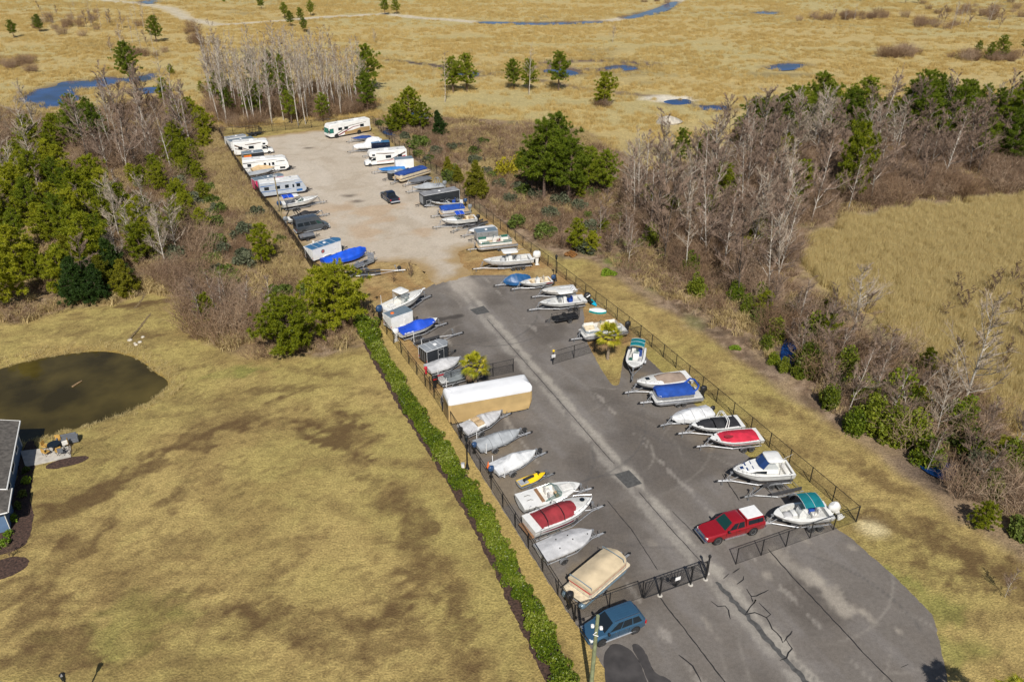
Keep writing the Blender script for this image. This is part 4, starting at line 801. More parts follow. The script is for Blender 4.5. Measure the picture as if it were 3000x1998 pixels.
def rbody(par, prof, W, mat, name='body', bev=.06):
    m = MB(); hw = W/2; cx = sum(p[0] for p in prof)/len(prof); cz = sum(p[1] for p in prof)/len(prof)
    def sh(k): 
        return [(cx+(x-cx)*(1-k*bev/max(.4, abs(x-cx)+.01)) if abs(x-cx) > .3 else x, z-(bev*k if z > cz else -bev*k)) for x, z in prof]
    m.loft([[(x, -hw, z) for x, z in sh(1)], [(x, -hw+bev, z) for x, z in prof], [(x, hw-bev, z) for x, z in prof], [(x, hw, z) for x, z in sh(1)]]); return m.build(name, mat, par, 35)
def roof_kit(par, x0, x1, H, acs=(0,), vents=(), mat='rv_white', zt=.0):
    for a in acs: m = MB(); m.loft([[(a-.5,-.38,H),(a+.5,-.38,H),(a+.5,.38,H),(a-.5,.38,H)],[(a-.42,-.34,H+.26),(a+.36,-.34,H+.26),(a+.36,.34,H+.26),(a-.42,.34,H+.26)]]); m.build('air_conditioner', mat, par)
    for a in vents: m = MB(); m.box(a-.2, a+.2, .15, .55, H-.02, H+.14, .04); m.build('roof_vent', 'grey_plastic', par)
def caravan(label, mid, rz, L, W=2.45, H=3.15, body='rv_white', low='rv_grey', stripe='rv_blue', side=-1, front='round', roofm='rv_roof', wins=((-.36,.1),(-.12,.1),(.08,.08),(.33,.08)), doors=(.22,), accs=(0,), dark_front=None, lowz=.95, slide=None):
    t = thing('travel_trailer', label, 'caravan', mid, rz); hl, hw = L/2, W/2; z0 = .55
    prof = [(-hl,z0),(hl-.7,z0),(hl-.12,z0+.35),(hl,1.1),(hl-.1,1.9),(hl-.55,H-.25),(hl-1.1,H),(-hl+.1,H),(-hl,H-.1)] if front == 'round' else [(-hl,z0),(hl-.35,z0),(hl,z0+.3),(hl,1.3),(hl-.75,H-.35),(hl-.95,H),(-hl+.1,H),(-hl,H-.1)]
    b = rbody(t, prof, W, body)
    r = MB(); r.box(-hl+.12, hl-1.15, -hw+.06, hw-.06, H-.03, H+.02); r.build('roof', roofm, t)
    for s in (-1, 1):
        side_rect(b, s, hw, -hl+.03, hl-.75, z0+.02, lowz, low, 'lower_panel')
        for x, w2 in wins: side_rect(b, s, hw, x*L-w2*L/2, x*L+w2*L/2, 1.65, 2.25, 'glass', 'window', 'blk')
        swoosh(b, s, hw, [(-hl+.1,1.35),(0,1.30),(hl-.6,1.5)], [(-hl+.1,1.5),(0,1.4),(hl-.6,1.52)], stripe); swoosh(b, s, hw, [(-hl+.1,2.35),(-.2*L,2.45),(-.05*L,2.5)], [(-hl+.1,2.52),(-.2*L,2.52),(-.05*L,2.52)], stripe); swoosh(b, s, hw, [(hl*.45,2.3),(hl-.9,2.36),(hl-.6,2.4)], [(hl*.45,2.42),(hl-.9,2.5),(hl-.65,2.45)], stripe)
    for dx in doors:
        d = side_rect(b, side, hw, dx*L-.36, dx*L+.36, .72, 2.5, body, 'door', 'seam', .022); side_rect(d, side, hw, dx*L-.17, dx*L+.17, 1.6, 2.2, 'glass', 'door_window', None, .03)
    if dark_front: side_rect(b, side, hw, hl-1.9, hl-.8, .75, 1.2, dark_front, 'front_panel', None, .02); side_rect(b, -side, hw, hl-1.9, hl-.8, .75, 1.2, dark_front, 'front_panel', None, .02)
    g = MB(); g.loft([[(hl-.02,-hw*.7,1.3),(hl-.02,hw*.7,1.3)],[(hl-.42 if front=='round' else hl-.4,-hw*.62,2.15),(hl-.42 if front=='round' else hl-.4,hw*.62,2.15)]], closed=False); g.build('front_window', 'glass', b).location.x = .05
    rw = MB(); rw.quad((-hl-.012,-.5,1.6),(-hl-.012,.5,1.6),(-hl-.012,.5,2.2),(-hl-.012,-.5,2.2)); rw.build('rear_window', 'glass', b)
    aw = MB(); aw.tube([(-hl*.55, side*(hw+.07), H-.18), (hl*.5, side*(hw+.07), H-.18)], .06, 8); aw.build('awning', 'rv_white', t)
    roof_kit(t, -hl, hl, H, [a*L for a in accs], [-.28*L, .2*L], 'rv_white')
    for s in (-1, 1):
        for k in (-.42, .42): wheel(t, -L*.04+k, s*(hw-.12), .34, .2)
        fender(-L*.04, s*(hw-.08), .34, .2, 'blk_metal', t, 2, .84)
    c = MB(); c.box(-hl, hl, -hw*.5, -hw*.4, .4, .57); c.box(-hl, hl, hw*.4, hw*.5, .4, .57); c.tube([(-L*.04-.42,-hw+.1,.34),(-L*.04-.42,hw-.1,.34)], .05, 5); c.tube([(-L*.04+.42,-hw+.1,.34),(-L*.04+.42,hw-.1,.34)], .05, 5); c.build('chassis', 'blk_metal', t)
    tongue(t, hl, 1.2); return t
def class_c(label, mid, rz, L, side=-1, W=2.4, H=3.2, s1='brown_stripe', s2='red_gel', wins=((-.33,.1),(-.05,.13)), door=None):
    """motorhome with a cab-over bed; front at +x"""
    t = thing('motorhome', label, 'motorhome', mid, rz); hl, hw = L/2, W/2; z0 = .45
    prof = [(-hl,z0+.15),(-hl+.3,z0),(hl-2.35,z0),(hl-2.35,2.0),(hl-1.35,2.02),(hl-.95,2.25),(hl-.85,2.6),(hl-1.1,H-.12),(hl-1.6,H),(-hl+.08,H),(-hl,H-.1)]
    b = rbody(t, prof, W, 'rv_white')
    cab = MB(); cw = hw-.17
    def ring(x, za, zb, w): return [(x,-w,za),(x,-w,zb-.12),(x,-w+.14,zb),(x,w-.14,zb),(x,w,zb-.12),(x,w,za)]
    cab.loft([ring(hl-2.36,.42,2.0,cw), ring(hl-1.75,.42,1.98,cw), ring(hl-.98,.42,1.25,cw), ring(hl-.15,.45,1.05,cw-.04), ring(hl,.5,.92,cw-.12)]); c = cab.build('cab', 'rv_white', t, 30)
    g = MB(); g.loft([[(hl-1.70,-cw+.14,1.93),(hl-1.70,cw-.14,1.93)],[(hl-1.02,-cw+.12,1.31),(hl-1.02,cw-.12,1.31)]], closed=False); w = g.build('windshield', 'glass', c); w.location = (.03,0,.02)
    for s in (-1, 1):
        m = MB(); y = s*(cw+.012); m.add([(hl-2.25,y,1.25),(hl-1.15,y,1.25),(hl-1.72,y,1.82),(hl-2.25,y,1.85)], [(0,1,2,3)]); m.build('cab_window', 'glass', c)
        l = MB(); l.box(hl-.16, hl+.01, s*(cw-.36)-.13, s*(cw-.36)+.13, .72, .92); l.build('headlight', 'lens_clear', c)
        mr = MB(); mr.box(hl-1.35, hl-1.2, s*(cw+.18)-.08, s*(cw+.18)+.08, 1.3, 1.6); mr.tube([(hl-1.3, s*cw, 1.4),(hl-1.3, s*(cw+.18), 1.45)], .02, 4); mr.build('mirror', 'blk', c)
        for x, w2 in wins: side_rect(b, s, hw, x*L-w2*L/2, x*L+w2*L/2, 1.6, 2.2, 'glass', 'window', 'blk')
        side_rect(b, s, hw, hl-2.1, hl-1.5, 2.3, 2.65, 'glass', 'window', 'blk')
        swoosh(b, s, hw, [(-hl+.3,2.4),(-.1*L,1.2),(hl-2.4,1.05)], [(-hl+.3,2.75),(-.1*L,1.35),(hl-2.4,1.10)], s1); swoosh(b, s, hw, [(-hl+.3,1.75),(-.05*L,.95),(hl-2.4,.9)], [(-hl+.3,1.95),(-.05*L,1.02),(hl-2.4,.94)], s2, .016); swoosh(b, s, hw, [(-hl*.4,2.5),(.0,2.5),(hl-2.4,2.75)], [(-hl*.4,2.62),(.0,2.72),(hl-2.4,2.85)], s1, .010)
        wheel(t, hl-.9, s*(cw-.06), .37, .22); wheel(t, -hl+2.0, s*(hw-.12), .37, .24)
        ar = MB(); ar.lathe([(.46,-.004),(.46,.004)], 18, 'y', (-hl+2.0, s*(hw+.012), .42)); ar.build('wheel_arch', 'blk', b)
    if door is not None:
        d = side_rect(b, side, hw, door*L-.33, door*L+.33, .65, 2.5, 'rv_white', 'door', 'seam', .024); side_rect(d, side, hw, door*L-.15, door*L+.15, 1.6, 2.2, 'glass', 'door_window', None, .03)
    gr = MB(); gr.box(hl-.03, hl+.02, -.4, .4, .62, .88); gr.build('grille', 'blk', c); bp = MB(); bp.box(hl-.05, hl+.12, -cw+.1, cw-.1, .42, .6, .04); bp.build('bumper', 'grey_plastic', c)
    r = MB(); r.box(-hl+.15, hl-1.7, -hw+.08, hw-.08, H-.03, H+.02); r.build('roof', 'rv_roof', t); roof_kit(t, -hl, hl, H, [-.02*L], [-.3*L, .15*L]); rk = MB(); rk.tube([(-hl+.3,-hw+.2,H+.12),(hl*.2,-hw+.2,H+.12)], .02, 4); rk.tube([(-hl+.3,hw-.2,H+.12),(hl*.2,hw-.2,H+.12)], .02, 4)
    for xx in (-hl+.3, -hl*.3, hl*.2): rk.tube([(xx,-hw+.2,H),(xx,-hw+.2,H+.12)], .02, 4); rk.tube([(xx,hw-.2,H),(xx,hw-.2,H+.12)], .02, 4)
    rk.build('roof_rack', 'galv', t)
    ch = MB(); ch.box(-hl+.3, hl-.5, -.5, .5, .34, .5); ch.tube([(hl-.9,-cw+.1,.37),(hl-.9,cw-.1,.37)], .06, 5); ch.tube([(-hl+2,-hw+.2,.37),(-hl+2,hw-.2,.37)], .06, 5); ch.build('chassis', 'blk_metal', t)
    return t
def prism_car(par, st, mat, name='body', ang=32):
    """car body from cross-sections: x, half-width, sill height, shoulder height, shoulder rounding"""
    m = MB(); rings = []
    for x, w, z0, z1, rd in st: rings.append([(x,-w+.06,z0),(x,-w,z0+.14),(x,-w,z1-rd),(x,-w+rd*.8,z1),(x,0,z1+.025),(x,w-rd*.8,z1),(x,w,z1-rd),(x,w,z0+.14),(x,w-.06,z0)])
    m.loft(rings); return m.build(name, mat, par, ang)
def greenhouse(par, x0, x1, w0, z0, xr0, xr1, w1, z1, mat, name='cabin'):
    """glasshouse: base rectangle x0..x1 at z0, roof rectangle xr0..xr1 at z1; returns its side planes"""
    def ring(a, b, w, z, k): return [(a+k,-w,z),(b-k,-w,z),(b,-w+k,z),(b,w-k,z),(b-k,w,z),(a+k,w,z),(a,w-k,z),(a,-w+k,z)]
    m = MB(); zm = z1-.07; u = (zm-z0)/(z1-z0)
    m.loft([ring(x0,x1,w0,z0,.05), ring(x0+(xr0-x0)*u, x1+(xr1-x1)*u, w0+(w1-w0)*u, zm, .08), ring(xr0+.06,xr1-.06,w1-.08,z1,.12), ring(xr0+.3,xr1-.3,w1-.3,z1+.03,.12)]); o = m.build(name, mat, par, 38)
    def pane(kind, a0, a1, b0, b1, gm='glass', nm=None):
        """kind 'l','r','f','b'; a along, b up, both 0..1 on the plane"""
        def P(a, b):
            zz = z0+(z1-z0)*b; xa = x0+(xr0-x0)*b; xb = x1+(xr1-x1)*b; ww = w0+(w1-w0)*b + .014
            if kind == 'l': return (xa+(xb-xa)*a, ww, zz)
            if kind == 'r': return (xa+(xb-xa)*a, -ww, zz)
            if kind == 'f': return (xb+.014, ww*(2*a-1), zz+.008)
            return (xa-.014, ww*(2*a-1), zz+.008)
        q = MB(); q.quad(P(a0,b0), P(a1,b0), P(a1 if not isinstance(b1, tuple) else b1[1], b1 if not isinstance(b1, tuple) else b1[0]), P(a0 if not isinstance(b1, tuple) else b1[2], b1 if not isinstance(b1, tuple) else b1[0])); return q.build(nm or {'f':'windshield','b':'rear_window'}.get(kind, 'window'), gm, o)
    return o, pane
def car_bits(b, t, xf, xr, w, wx, r, zl=.72, rimm='rim', mir=None, arch=.07):
    for x in wx:
        for s in (-1, 1):
            wheel(t, x, s*(w-.09), r, .24, rimm); a = MB(); a.lathe([(r+arch,-.008),(r+arch,.008)], 20, 'y', (x, s*(w+.004), r+.02)); a.build('wheel_arch', 'blk', b)
    for s in (-1, 1):
        h = MB(); h.box(xf-.22, xf+.012, s*(w-.28)-.14, s*(w-.28)+.15, zl, zl+.16, .03); h.build('headlight', 'lens_clear', b)
        l = MB(); l.box(xr-.015, xr+.12, s*(w-.13)-.08, s*(w-.13)+.10, zl+.05, zl+.33, .02); l.build('tail_light', 'lens_red', b)
        if mir: m = MB(); m.box(mir[0]-.1, mir[0]+.06, s*(w+.12)-.11, s*(w+.12)+.09, mir[1], mir[1]+.2, .03); m.tube([(mir[0], s*(w-.1), mir[1]), (mir[0], s*(w+.1), mir[1]+.05)], .03, 4); m.build('mirror', 'blk', b)
    u = MB(); u.box(xr+.3, xf-.3, -w+.25, w-.25, .24, .42); u.build('underbody', 'blk', t)
def pickup(label, mid, rz, paint='red_paint', cap=None, L=6.1, W=1.98, H=1.92, dark=False):
    t = thing('pickup_truck', label, 'truck', mid, rz); hl, hw = L/2, W/2; bz = 1.18
    b = prism_car(t, [(-hl+.12,hw-.05,.52,bz,.06),(-hl+.25,hw,.45,bz,.06),(-.25,hw,.40,bz,.08),(.9,hw,.40,bz,.10),(1.15,hw,.40,bz-.01,.12),(hl-.55,hw-.03,.42,bz-.09,.14),(hl-.18,hw-.10,.45,bz-.16,.14),(hl-.05,hw-.2,.5,bz-.26,.1)], paint)
    cx0, cx1 = -.95, 1.25
    g, pane = greenhouse(t, cx0, cx1, hw-.04, bz-.02, cx0+.12, cx1-.85, hw-.2, H, paint)
    pane('f', .09, .91, .10, (.93,.90,.10), 'glass_green')
    for k in 'lr': pane(k, .50, .86, .12, (.86,.82,.51)); pane(k, .10, .46, .12, (.86,.46,.10))
    pane('b', .1, .9, .15, .88)
    if cap:
        c, cp = greenhouse(t, -hl+.2, cx0-.03, hw-.05, bz-.01, -hl+.3, cx0-.05, hw-.2, H-.06, paint, 'bed_cap'); cp('l', .08, .92, .22, .82); cp('r', .08, .92, .22, .82); cp('b', .12, .88, .2, .85)
        r = MB(); r.box(-hl+.36, cx0-.12, -hw+.27, hw-.27, H-.04, H+.0, .03); r.build('cap_roof', cap, t)
    else:
        bd = MB(); bd.box(-hl+.22, cx0-.06, -hw+.16, hw-.16, bz+.012, bz+.03); bd.build('bed_cover', 'blk', t)
    car_bits(b, t, hl-.06, -hl+.12, hw, (hl-1.15, -hl+1.35), .41, .78, 'rim', (1.0, 1.2))
    gr = MB(); gr.box(hl-.1, hl+.01, -.5, .5, .66, .95, .02); gr.build('grille', 'chrome', b)
    for x0, x1, nm in ((hl-.16, hl+.14, 'front_bumper'), (-hl-.08, -hl+.16, 'rear_bumper')): m = MB(); m.box(x0, x1, -hw+.06, hw-.06, .5, .68, .05); m.build(nm, 'chrome' if not dark else 'grey_plastic', t, 40)
    for s in (-1, 1):
        st = MB(); st.box(-.9, 1.2, s*(hw+.02)-.06, s*(hw+.02)+.06, .38, .43); st.build('running_board', 'galv', t)
        for x in (-.2, .75): h = MB(); h.box(x-.1, x+.1, min(s*hw, s*(hw+.03)), max(s*hw, s*(hw+.03)), .98, 1.02); h.build('door_handle', 'blk', b)
        for x in (-.9, .12, 1.15): q = MB(); q.box(x-.008, x+.008, min(s*hw-.01, s*(hw+.006)), max(s*hw+.01, s*(hw+.006)), .55, 1.1); q.build('door_seam', 'blk', b)
    return t
def suv(label, mid, rz, L=5.0, W=1.94, H=1.78, paint='blue_paint'):
    t = thing('parked_car', label, 'car', mid, rz); hl, hw = L/2, W/2; bz = 1.08
    b = prism_car(t, [(-hl+.02,hw-.22,.42,.98,.1),(-hl+.12,hw-.08,.32,bz,.08),(-hl+.6,hw,.28,bz,.08),(.9,hw,.26,bz,.09),(1.25,hw,.27,bz-.02,.12),(hl-.45,hw-.06,.30,bz-.14,.16),(hl-.15,hw-.16,.34,bz-.24,.16),(hl-.02,hw-.32,.42,bz-.36,.1)], paint)
    g, pane = greenhouse(t, -hl+.22, 1.3, hw-.04, bz-.02, -hl+.55, .38, hw-.22, H, paint)
    pane('f', .08, .92, .08, (.93,.91,.09), 'glass')
    for k in 'lr': pane(k, .62, .90, .12, (.86,.80,.62)); pane(k, .32, .595, .12, (.86,.60,.33)); pane(k, .06, .295, .12, (.84,.305,.10))
    pane('b', .1, .9, .15, .85)
    for s in (-1, 1):
        rr = MB(); rr.tube([(-hl+.6, s*(hw-.3), H+.0), (-hl+.7, s*(hw-.3), H+.07), (.2, s*(hw-.3), H+.07), (.32, s*(hw-.3), H+.0)], .022, 5); rr.build('roof_rail', 'chrome', t)
        for x in (-.55, .35): h = MB(); h.box(x-.1, x+.1, min(s*hw, s*(hw+.03)), max(s*hw, s*(hw+.03)), .93, .97); h.build('door_handle', 'chrome', b)
        for x in (-.85, .05, 1.0): q = MB(); q.box(x-.008, x+.008, min(s*hw-.01, s*(hw+.006)), max(s*hw+.01, s*(hw+.006)), .4, 1.0); q.build('door_seam', 'blk', b)
        cl = MB(); cl.box(-1.5, 1.5, s*(hw+.0)-.03, s*(hw+.0)+.03, .30, .40, .01); cl.build('sill_trim', 'grey_plastic', b)
    for i in range(5): q = MB(); y = -.45+.225*i; q.box(-1.5, -.05, y-.02, y+.02, H+.026, H+.045); q.build('roof_rib', paint, t)
    car_bits(b, t, hl-.06, -hl+.05, hw, (hl-.98, -hl+1.05), .36, .66, 'rim_dark', (1.02, 1.08))
    gr = MB(); gr.box(hl-.16, hl-.01, -.45, .45, .55, .74, .02); gr.build('grille', 'blk', b); bp = MB(); bp.box(hl-.14, hl+.03, -hw+.28, hw-.28, .32, .5, .05); bp.build('front_bumper', paint, b); bp = MB(); bp.box(-hl-.05, -hl+.1, -hw+.2, hw-.2, .38, .6, .05); bp.build('rear_bumper', 'grey_plastic', b)
    return t
def van(label, mid, rz, L=5.9, W=2.05, H=2.75):
    t = thing('passenger_van', label, 'van', mid, rz); hl, hw = L/2, W/2
    b = prism_car(t, [(-hl,hw-.08,.42,1.3,.03),(-hl+.1,hw,.36,1.32,.03),(1.5,hw,.34,1.32,.05),(1.9,hw,.34,1.28,.1),(hl-.35,hw-.08,.36,1.08,.16),(hl-.05,hw-.2,.42,.9,.12)], 'van_paint')
    g, pane = greenhouse(t, -hl+.01, 2.05, hw-.02, 1.29, -hl+.05, .95, hw-.18, H, 'van_paint')
    pane('f', .07, .93, .06, (.62,.90,.10), 'glass_green')
    for k in 'lr':
        pane(k, .77, .95, .08, (.48,.86,.77), 'glass_green')
        for a in (.06, .30, .54): pane(k, a, a+.21, .08, .50)
    pane('b', .1, .9, .1, .5)
    car_bits(b, t, hl-.05, -hl+.02, hw, (hl-.95, -hl+1.25), .36, .75, 'rim', (1.75, 1.35))
    s = MB(); s.box(-1.8, 1.3, -hw-.06, -hw+.03, .33, .40); s.build('running_board', 'grey_plastic', t)
    for i in range(4): r = MB(); x = -1.9+.8*i; r.box(x-.03, x+.03, -.6, .6, H+.03, H+.055); r.build('roof_rib', 'van_paint', t)
    bp = MB(); bp.box(hl-.2, hl+.06, -hw+.15, hw-.15, .36, .62, .06); bp.build('front_bumper', 'grey_plastic', b); bp = MB(); bp.box(-hl-.12, -hl+.02, -hw+.1, hw-.1, .38, .56, .03); bp.build('rear_bumper', 'grey_plastic', b)
    return t
# ================================================================ the row along the hedge side, front gate first
t, L, zd, xa, xb, y0 = pontoon('beige-covered pontoon boat with red stripe and steel-blue sides by the sliding gate', (1690,1738), (1806,1640), 1.05, 'trailer under the beige-covered pontoon boat', B=2.5, fence='alu', panel='vinyl_cream', cov='cv_beige', stripe='red_gel', logs='steelblue', n_ax=1, ext=.9, aft=.75, deckm='vinyl_cream')
b = MB(); b.tube([(xb-.6, y0, zd+.7), (xb-.7, y0*.95, zd+1.25), (xb-.75, 0, zd+1.32), (xb-.7, -y0*.95, zd+1.25), (xb-.6, -y0, zd+.7)], .03, 5); b.build('cover_bow', 'steelblue', t)
b = MB(); b.tube([(xa+.15, y0, zd+.5), (xa+.1, y0*.98, zd+1.05), (xa+.08, 0, zd+1.12), (xa+.1, -y0*.98, zd+1.05), (xa+.15, -y0, zd+.5)], .035, 5); b.build('cover_bow', 'steelblue', t)
# covered runabout, light grey
t, H = boat('boat under a smooth light grey cover dotted with small black vents', (1584,1616), (1732.5,1556), 1.25, 2.35, tr='galvanized trailer under the smooth light grey covered boat', rise=.15, full=3.0)
hull_parts(H, t, 'hull_white', 'blk', sband=(.84,.93)); c = cover(H, t, [(0,.12),(.12,.16),(.45,.36),(.6,.36),(.8,.2),(1,.08)], 'cv_lgrey', .22, seed=2, wr=.012)
for q, y in ((.34,.4),(.55,.25),(.58,-.35),(.30,-.6),(.88,-.3)): v = MB(); v.lathe([(.06,0),(.05,.07),(.01,.08)], 8, 'z', (H.x(q), y, H.sh(q)+lerp_list([(0,.12),(.12,.16),(.45,.36),(.6,.36),(.8,.2),(1,.08)], q)*(1-(abs(y)/H.b(q))**1.6)-.01)); v.build('cover_vent', 'blk', c)
# cruiser with maroon canvas
t, H = boat('white cabin cruiser with a maroon canvas top and a maroon hull stripe', (1550,1534), (1732,1464), 1.75, 2.7, zk=.6, rise=.25, full=2.4, ext=.1, tr='dual-axle trailer under the maroon-canvas cruiser', n_ax=2)
hull_parts(H, t, 'hull_white', 'wine_gel', sband=(.25,.75)); deck_parts(H, t, .62, .22, .6, .14, crown=.3)
cover(H, t, [(.10,.18),(.2,.45),(.42,.75),(.55,.72),(.66,.48),(.70,.40)], 'cv_wine', .06, .11, .70, .02, 'canvas_top', side=.86, seed=4)
p = MB(); p.box(H.x(0)-.42, H.x(0)+.02, -1.1, 1.1, 1.05, 1.13, .04); p.build('swim_platform', 'teak', t); bowrail(H, t, .55, .32)
for q in (.2,.45): a = MB(); a.tube([(H.x(q), s*H.b(q)*k, H.sh(q)+z) for s, k, z in ((1,.95,.05),(1,.8,.62),(1,.4,.86),(-1,.4,.86),(-1,.8,.62),(-1,.95,.05))], .03, 5); a.build('canvas_bow', 'blk', t)
h = MB(); h.lathe([(.24,0),(.24,.05),(.05,.07)], 14, 'z', (H.x(.84), 0, H.sh(.84)+.28)); h.build('deck_hatch', 'glass', t)
# white open bow runabout with green screen
t, H = boat('uncovered white runabout with a green-tinted windshield and wooden seat trim beside the jet ski', (1522,1469), (1697.5,1419), 1.35, 2.5, rise=.18, full=2.6, tr='trailer under the uncovered runabout with green windshield', n_ax=2)
hull_parts(H, t, 'hull_white', rub='sign_white'); d, zf = deck_parts(H, t, .60, .26, .5, .30, crown=.10, stern_deck=.05); windshield(H, t, .36, .66, .42, 'windscreen', .2, .5, 'glass_teal')
for y in (-.5,.5): seat(t, H.x(.50), y, zf, 'vinyl_white', .55)
b = MB(); b.box(H.x(.30), H.x(.35), -.95, .95, zf, H.sh(.3)+.16, .03); b.build('bench_back', 'teak', t); console(t, H.x(.58), zf, 'vinyl_tan', .5, .4, .7, False).location = (0, -.45, 0)
for y in (-.35,.3): g = MB(); g.tube([(H.x(.2),y,H.sh(.2)+.05),(H.x(.16),y+.1,H.sh(.2)+.12),(H.x(.1),y+.12,H.sh(.1)+.05)], .025, 5); g.build('grab_handle', 'brown_metal', d)
sb = MB(); sb.box(H.x(.70), H.x(.86), -.4, .4, H.sh(.8)+.06, H.sh(.8)+.11, .03); sb.build('bow_cushion', 'vinyl_white', d)
# yellow jet ski
m, rz, L = P2((1522,1416), (1594,1389), .8); L += .2
t = thing('jet_ski', 'yellow and grey jet ski on a small trailer', 'jet ski', m, rz); H = Hull(L, 1.15, .42, .82, .16, 2.2); hull_parts(H, t, 'grey_plastic')
c = MB(); T = [i/12 for i in range(13)]; c.loft([[(H.x(q), H.b(q)*f, H.sh(q)+lerp_list([(0,.02),(.35,.05),(.45,.25),(.68,.42),(.85,.22),(1,.03)], q)*(1-abs(f)**1.5)) for f in (1,.7,.35,0,-.35,-.7,-1)] for q in T[4:]], closed=False); c.loft([[(H.x(q), H.b(q)*f, H.sh(q)+.02) for f in (1,0,-1)] for q in T[:5]], closed=False); c.build('top_deck', 'yellow', t, 40)
p = MB(); p.box(H.x(0)+.05, H.x(.33), -.42, .42, .83, .87, .03); p.build('rear_footwell', 'grey_plastic', t)
s = MB(); s.loft([[(H.x(q), .2*f, H.sh(q)+z*(1-.3*abs(f))) for f in (1,.5,0,-.5,-1)] for q, z in ((.18,.05),(.22,.32),(.45,.38),(.6,.34),(.64,.2))], closed=False); s.build('seat', 'blk', t, 40)
hb = MB(); hb.tube([(H.x(.68),.38,1.32),(H.x(.71),.0,1.36),(H.x(.68),-.38,1.32)], .03, 5); hb.tube([(H.x(.72),0,1.1),(H.x(.71),0,1.36)], .05, 5); hb.build('handlebar', 'blk', t)
bb = MB(); bb.loft([[(H.x(q), H.b(q)*.5*f, H.sh(q)+z) for f in (1,0,-1)] for q, z in ((.68,.36),(.74,.46),(.8,.36))], closed=False); bb.build('hood', 'blk', t)
boat_trailer(m, rz, L, 'small trailer under the yellow jet ski', w=1.35, tong=1.1, bunk_y=.3, bunk_z=.53, keelz=.35, r=.24, mat='galv_dark')
# white-covered and grey-covered fishing boats
t, H = boat('boat under a loose white cover with a blue outboard beside the lamp post', (1448,1371), (1568,1322), 1.15, 2.0, rise=.18, tr='trailer with spare wheel under the loose white covered boat', posts=True, spare=True)
hull_parts(H, t, 'hull_white'); cover(H, t, [(-.02,.1),(.15,.18),(.33,.35),(.45,.85),(.52,.75),(.66,.35),(1,.08)], 'cv_white', .3, seed=6, wr=.04); outboard(t, H.x(0)-.05, 0, 1.0, 'motor_blue', .9)
o = MB(); o.tube([(-.1,.0,.9),(-.02,.1,1.5)], [.13,.03], 8); o.box(-.28,.12,-.2,.2,.86,.9); o = o.build('traffic_cone', 'orange', t); o.location = (H.x(0)-.15, .75, -.02)
t, H = boat('boat under a ribbed mid-grey cover between two paler covered boats', (1398,1303), (1522,1263), 1.05, 1.95, rise=.2, tr='trailer with spare wheel under the ribbed grey covered boat', posts=True, spare=True, full=2.6)
hull_parts(H, t, 'alu_dull'); cover(H, t, [(-.02,.12),(.1,.22),(.36,.5),(.5,.62),(.62,.4),(.8,.36),(1,.1)], 'cv_mgrey', .32, seed=7, seams=(.25,.5,.75)); outboard(t, H.x(0)-.05, 0, .95, 'motor_blue', .85)
t, H = boat('boat under a pale grey cover with an open gap showing tan seats', (1356.5,1256.5), (1467,1207.6), 1.15, 2.1, rise=.22, tr='trailer under the pale grey covered boat with tan seats')
hull_parts(H, t, 'hull_white', 'steelblue', sband=(.5,.8)); d, zf = deck_parts(H, t, .52, .35, .5, .24)
cover(H, t, [(.46,.62),(.53,.72),(.62,.38),(.75,.22),(1,.08)], 'cv_lgrey', .26, .46, 1.0, seed=8); cover(H, t, [(-.02,.06),(.1,.18),(.28,.3)], 'cv_lgrey', .26, -.02, .27, name='stern_cover', seed=9)
for y in (-.42,.42): bench(t, H.x(.29), H.x(.46), y-.33, y+.33, zf, 'vinyl_tan', .62)
outboard(t, H.x(0)-.05, 0, 1.0, 'blk', .8)
# tarp-wrapped motorhome
m, rz, L = PS((1322.4,1169.7), (1553,1128.5), 3.35, 2.6)
t = thing('wrapped_motorhome', 'large motorhome wrapped in a tan fabric cover with a white top', 'motorhome', m, rz); hl, hw = L/2+.35, 1.32; rr = random.Random(3); N = 44
def wrapring(z, ins, drape):
    pts = []
    for sx, sy, a0 in ((hl-.35,hw-.25,0),(-hl+.3,hw-.25,90),(-hl+.3,-hw+.25,180),(hl-.35,-hw+.25,270)):
        nn = 11
        for k in range(nn): a = R(a0+90*k/(nn-1)); pts.append((sx+(.3-ins)*math.cos(a)*1.0+rr.uniform(-1,1)*drape, sy+(.25-ins)*math.sin(a)+rr.uniform(-1,1)*drape, z))
    return pts
mb = MB(); rs = [wrapring(.42, -.02, .05), wrapring(1.1, .0, .045), wrapring(1.6, .0, .035), wrapring(2.1, .0, .03), wrapring(2.85, .02, .015)]
rs[0] = [(x, y, .30+.18*math.sin(i*1.7)*.6+.12*rr.random()) for i, (x, y, z) in enumerate(rs[0])]
for q in rs[:2]: 
    for i, (x, y, z) in enumerate(q): 
        if x > hl-.6 : q[i] = (x-.55*(1-min(z,1.2)/1.2), y, z)
mb.loft(rs, True, False); mb.build('fabric_side', 'rv_tan', t, 60)
mb = MB(); mb.loft([[(x*1.004, y*1.012, 2.55+.10*math.sin(i*.9)*.3) for i, (x, y, z) in enumerate(rs[-1])], wrapring(3.05, -.005, .012), wrapring(3.28, .14, .012), [(x*.96, y*.82, 3.36+rr.uniform(-.02,.02)) for x, y, z in rs[-1]], [(x*.9, y*.4, 3.40+rr.uniform(-.03,.03)) for x, y, z in rs[-1]], [(x*.85, y*.03, 3.41) for x, y, z in rs[-1]]], True, True); mb.build('fabric_top', 'rv_top', t, 60)
for x in (-hl+2.2, hl-1.6):
    for s in (-1, 1): wheel(t, x, s*(hw-.28), .42, .25)
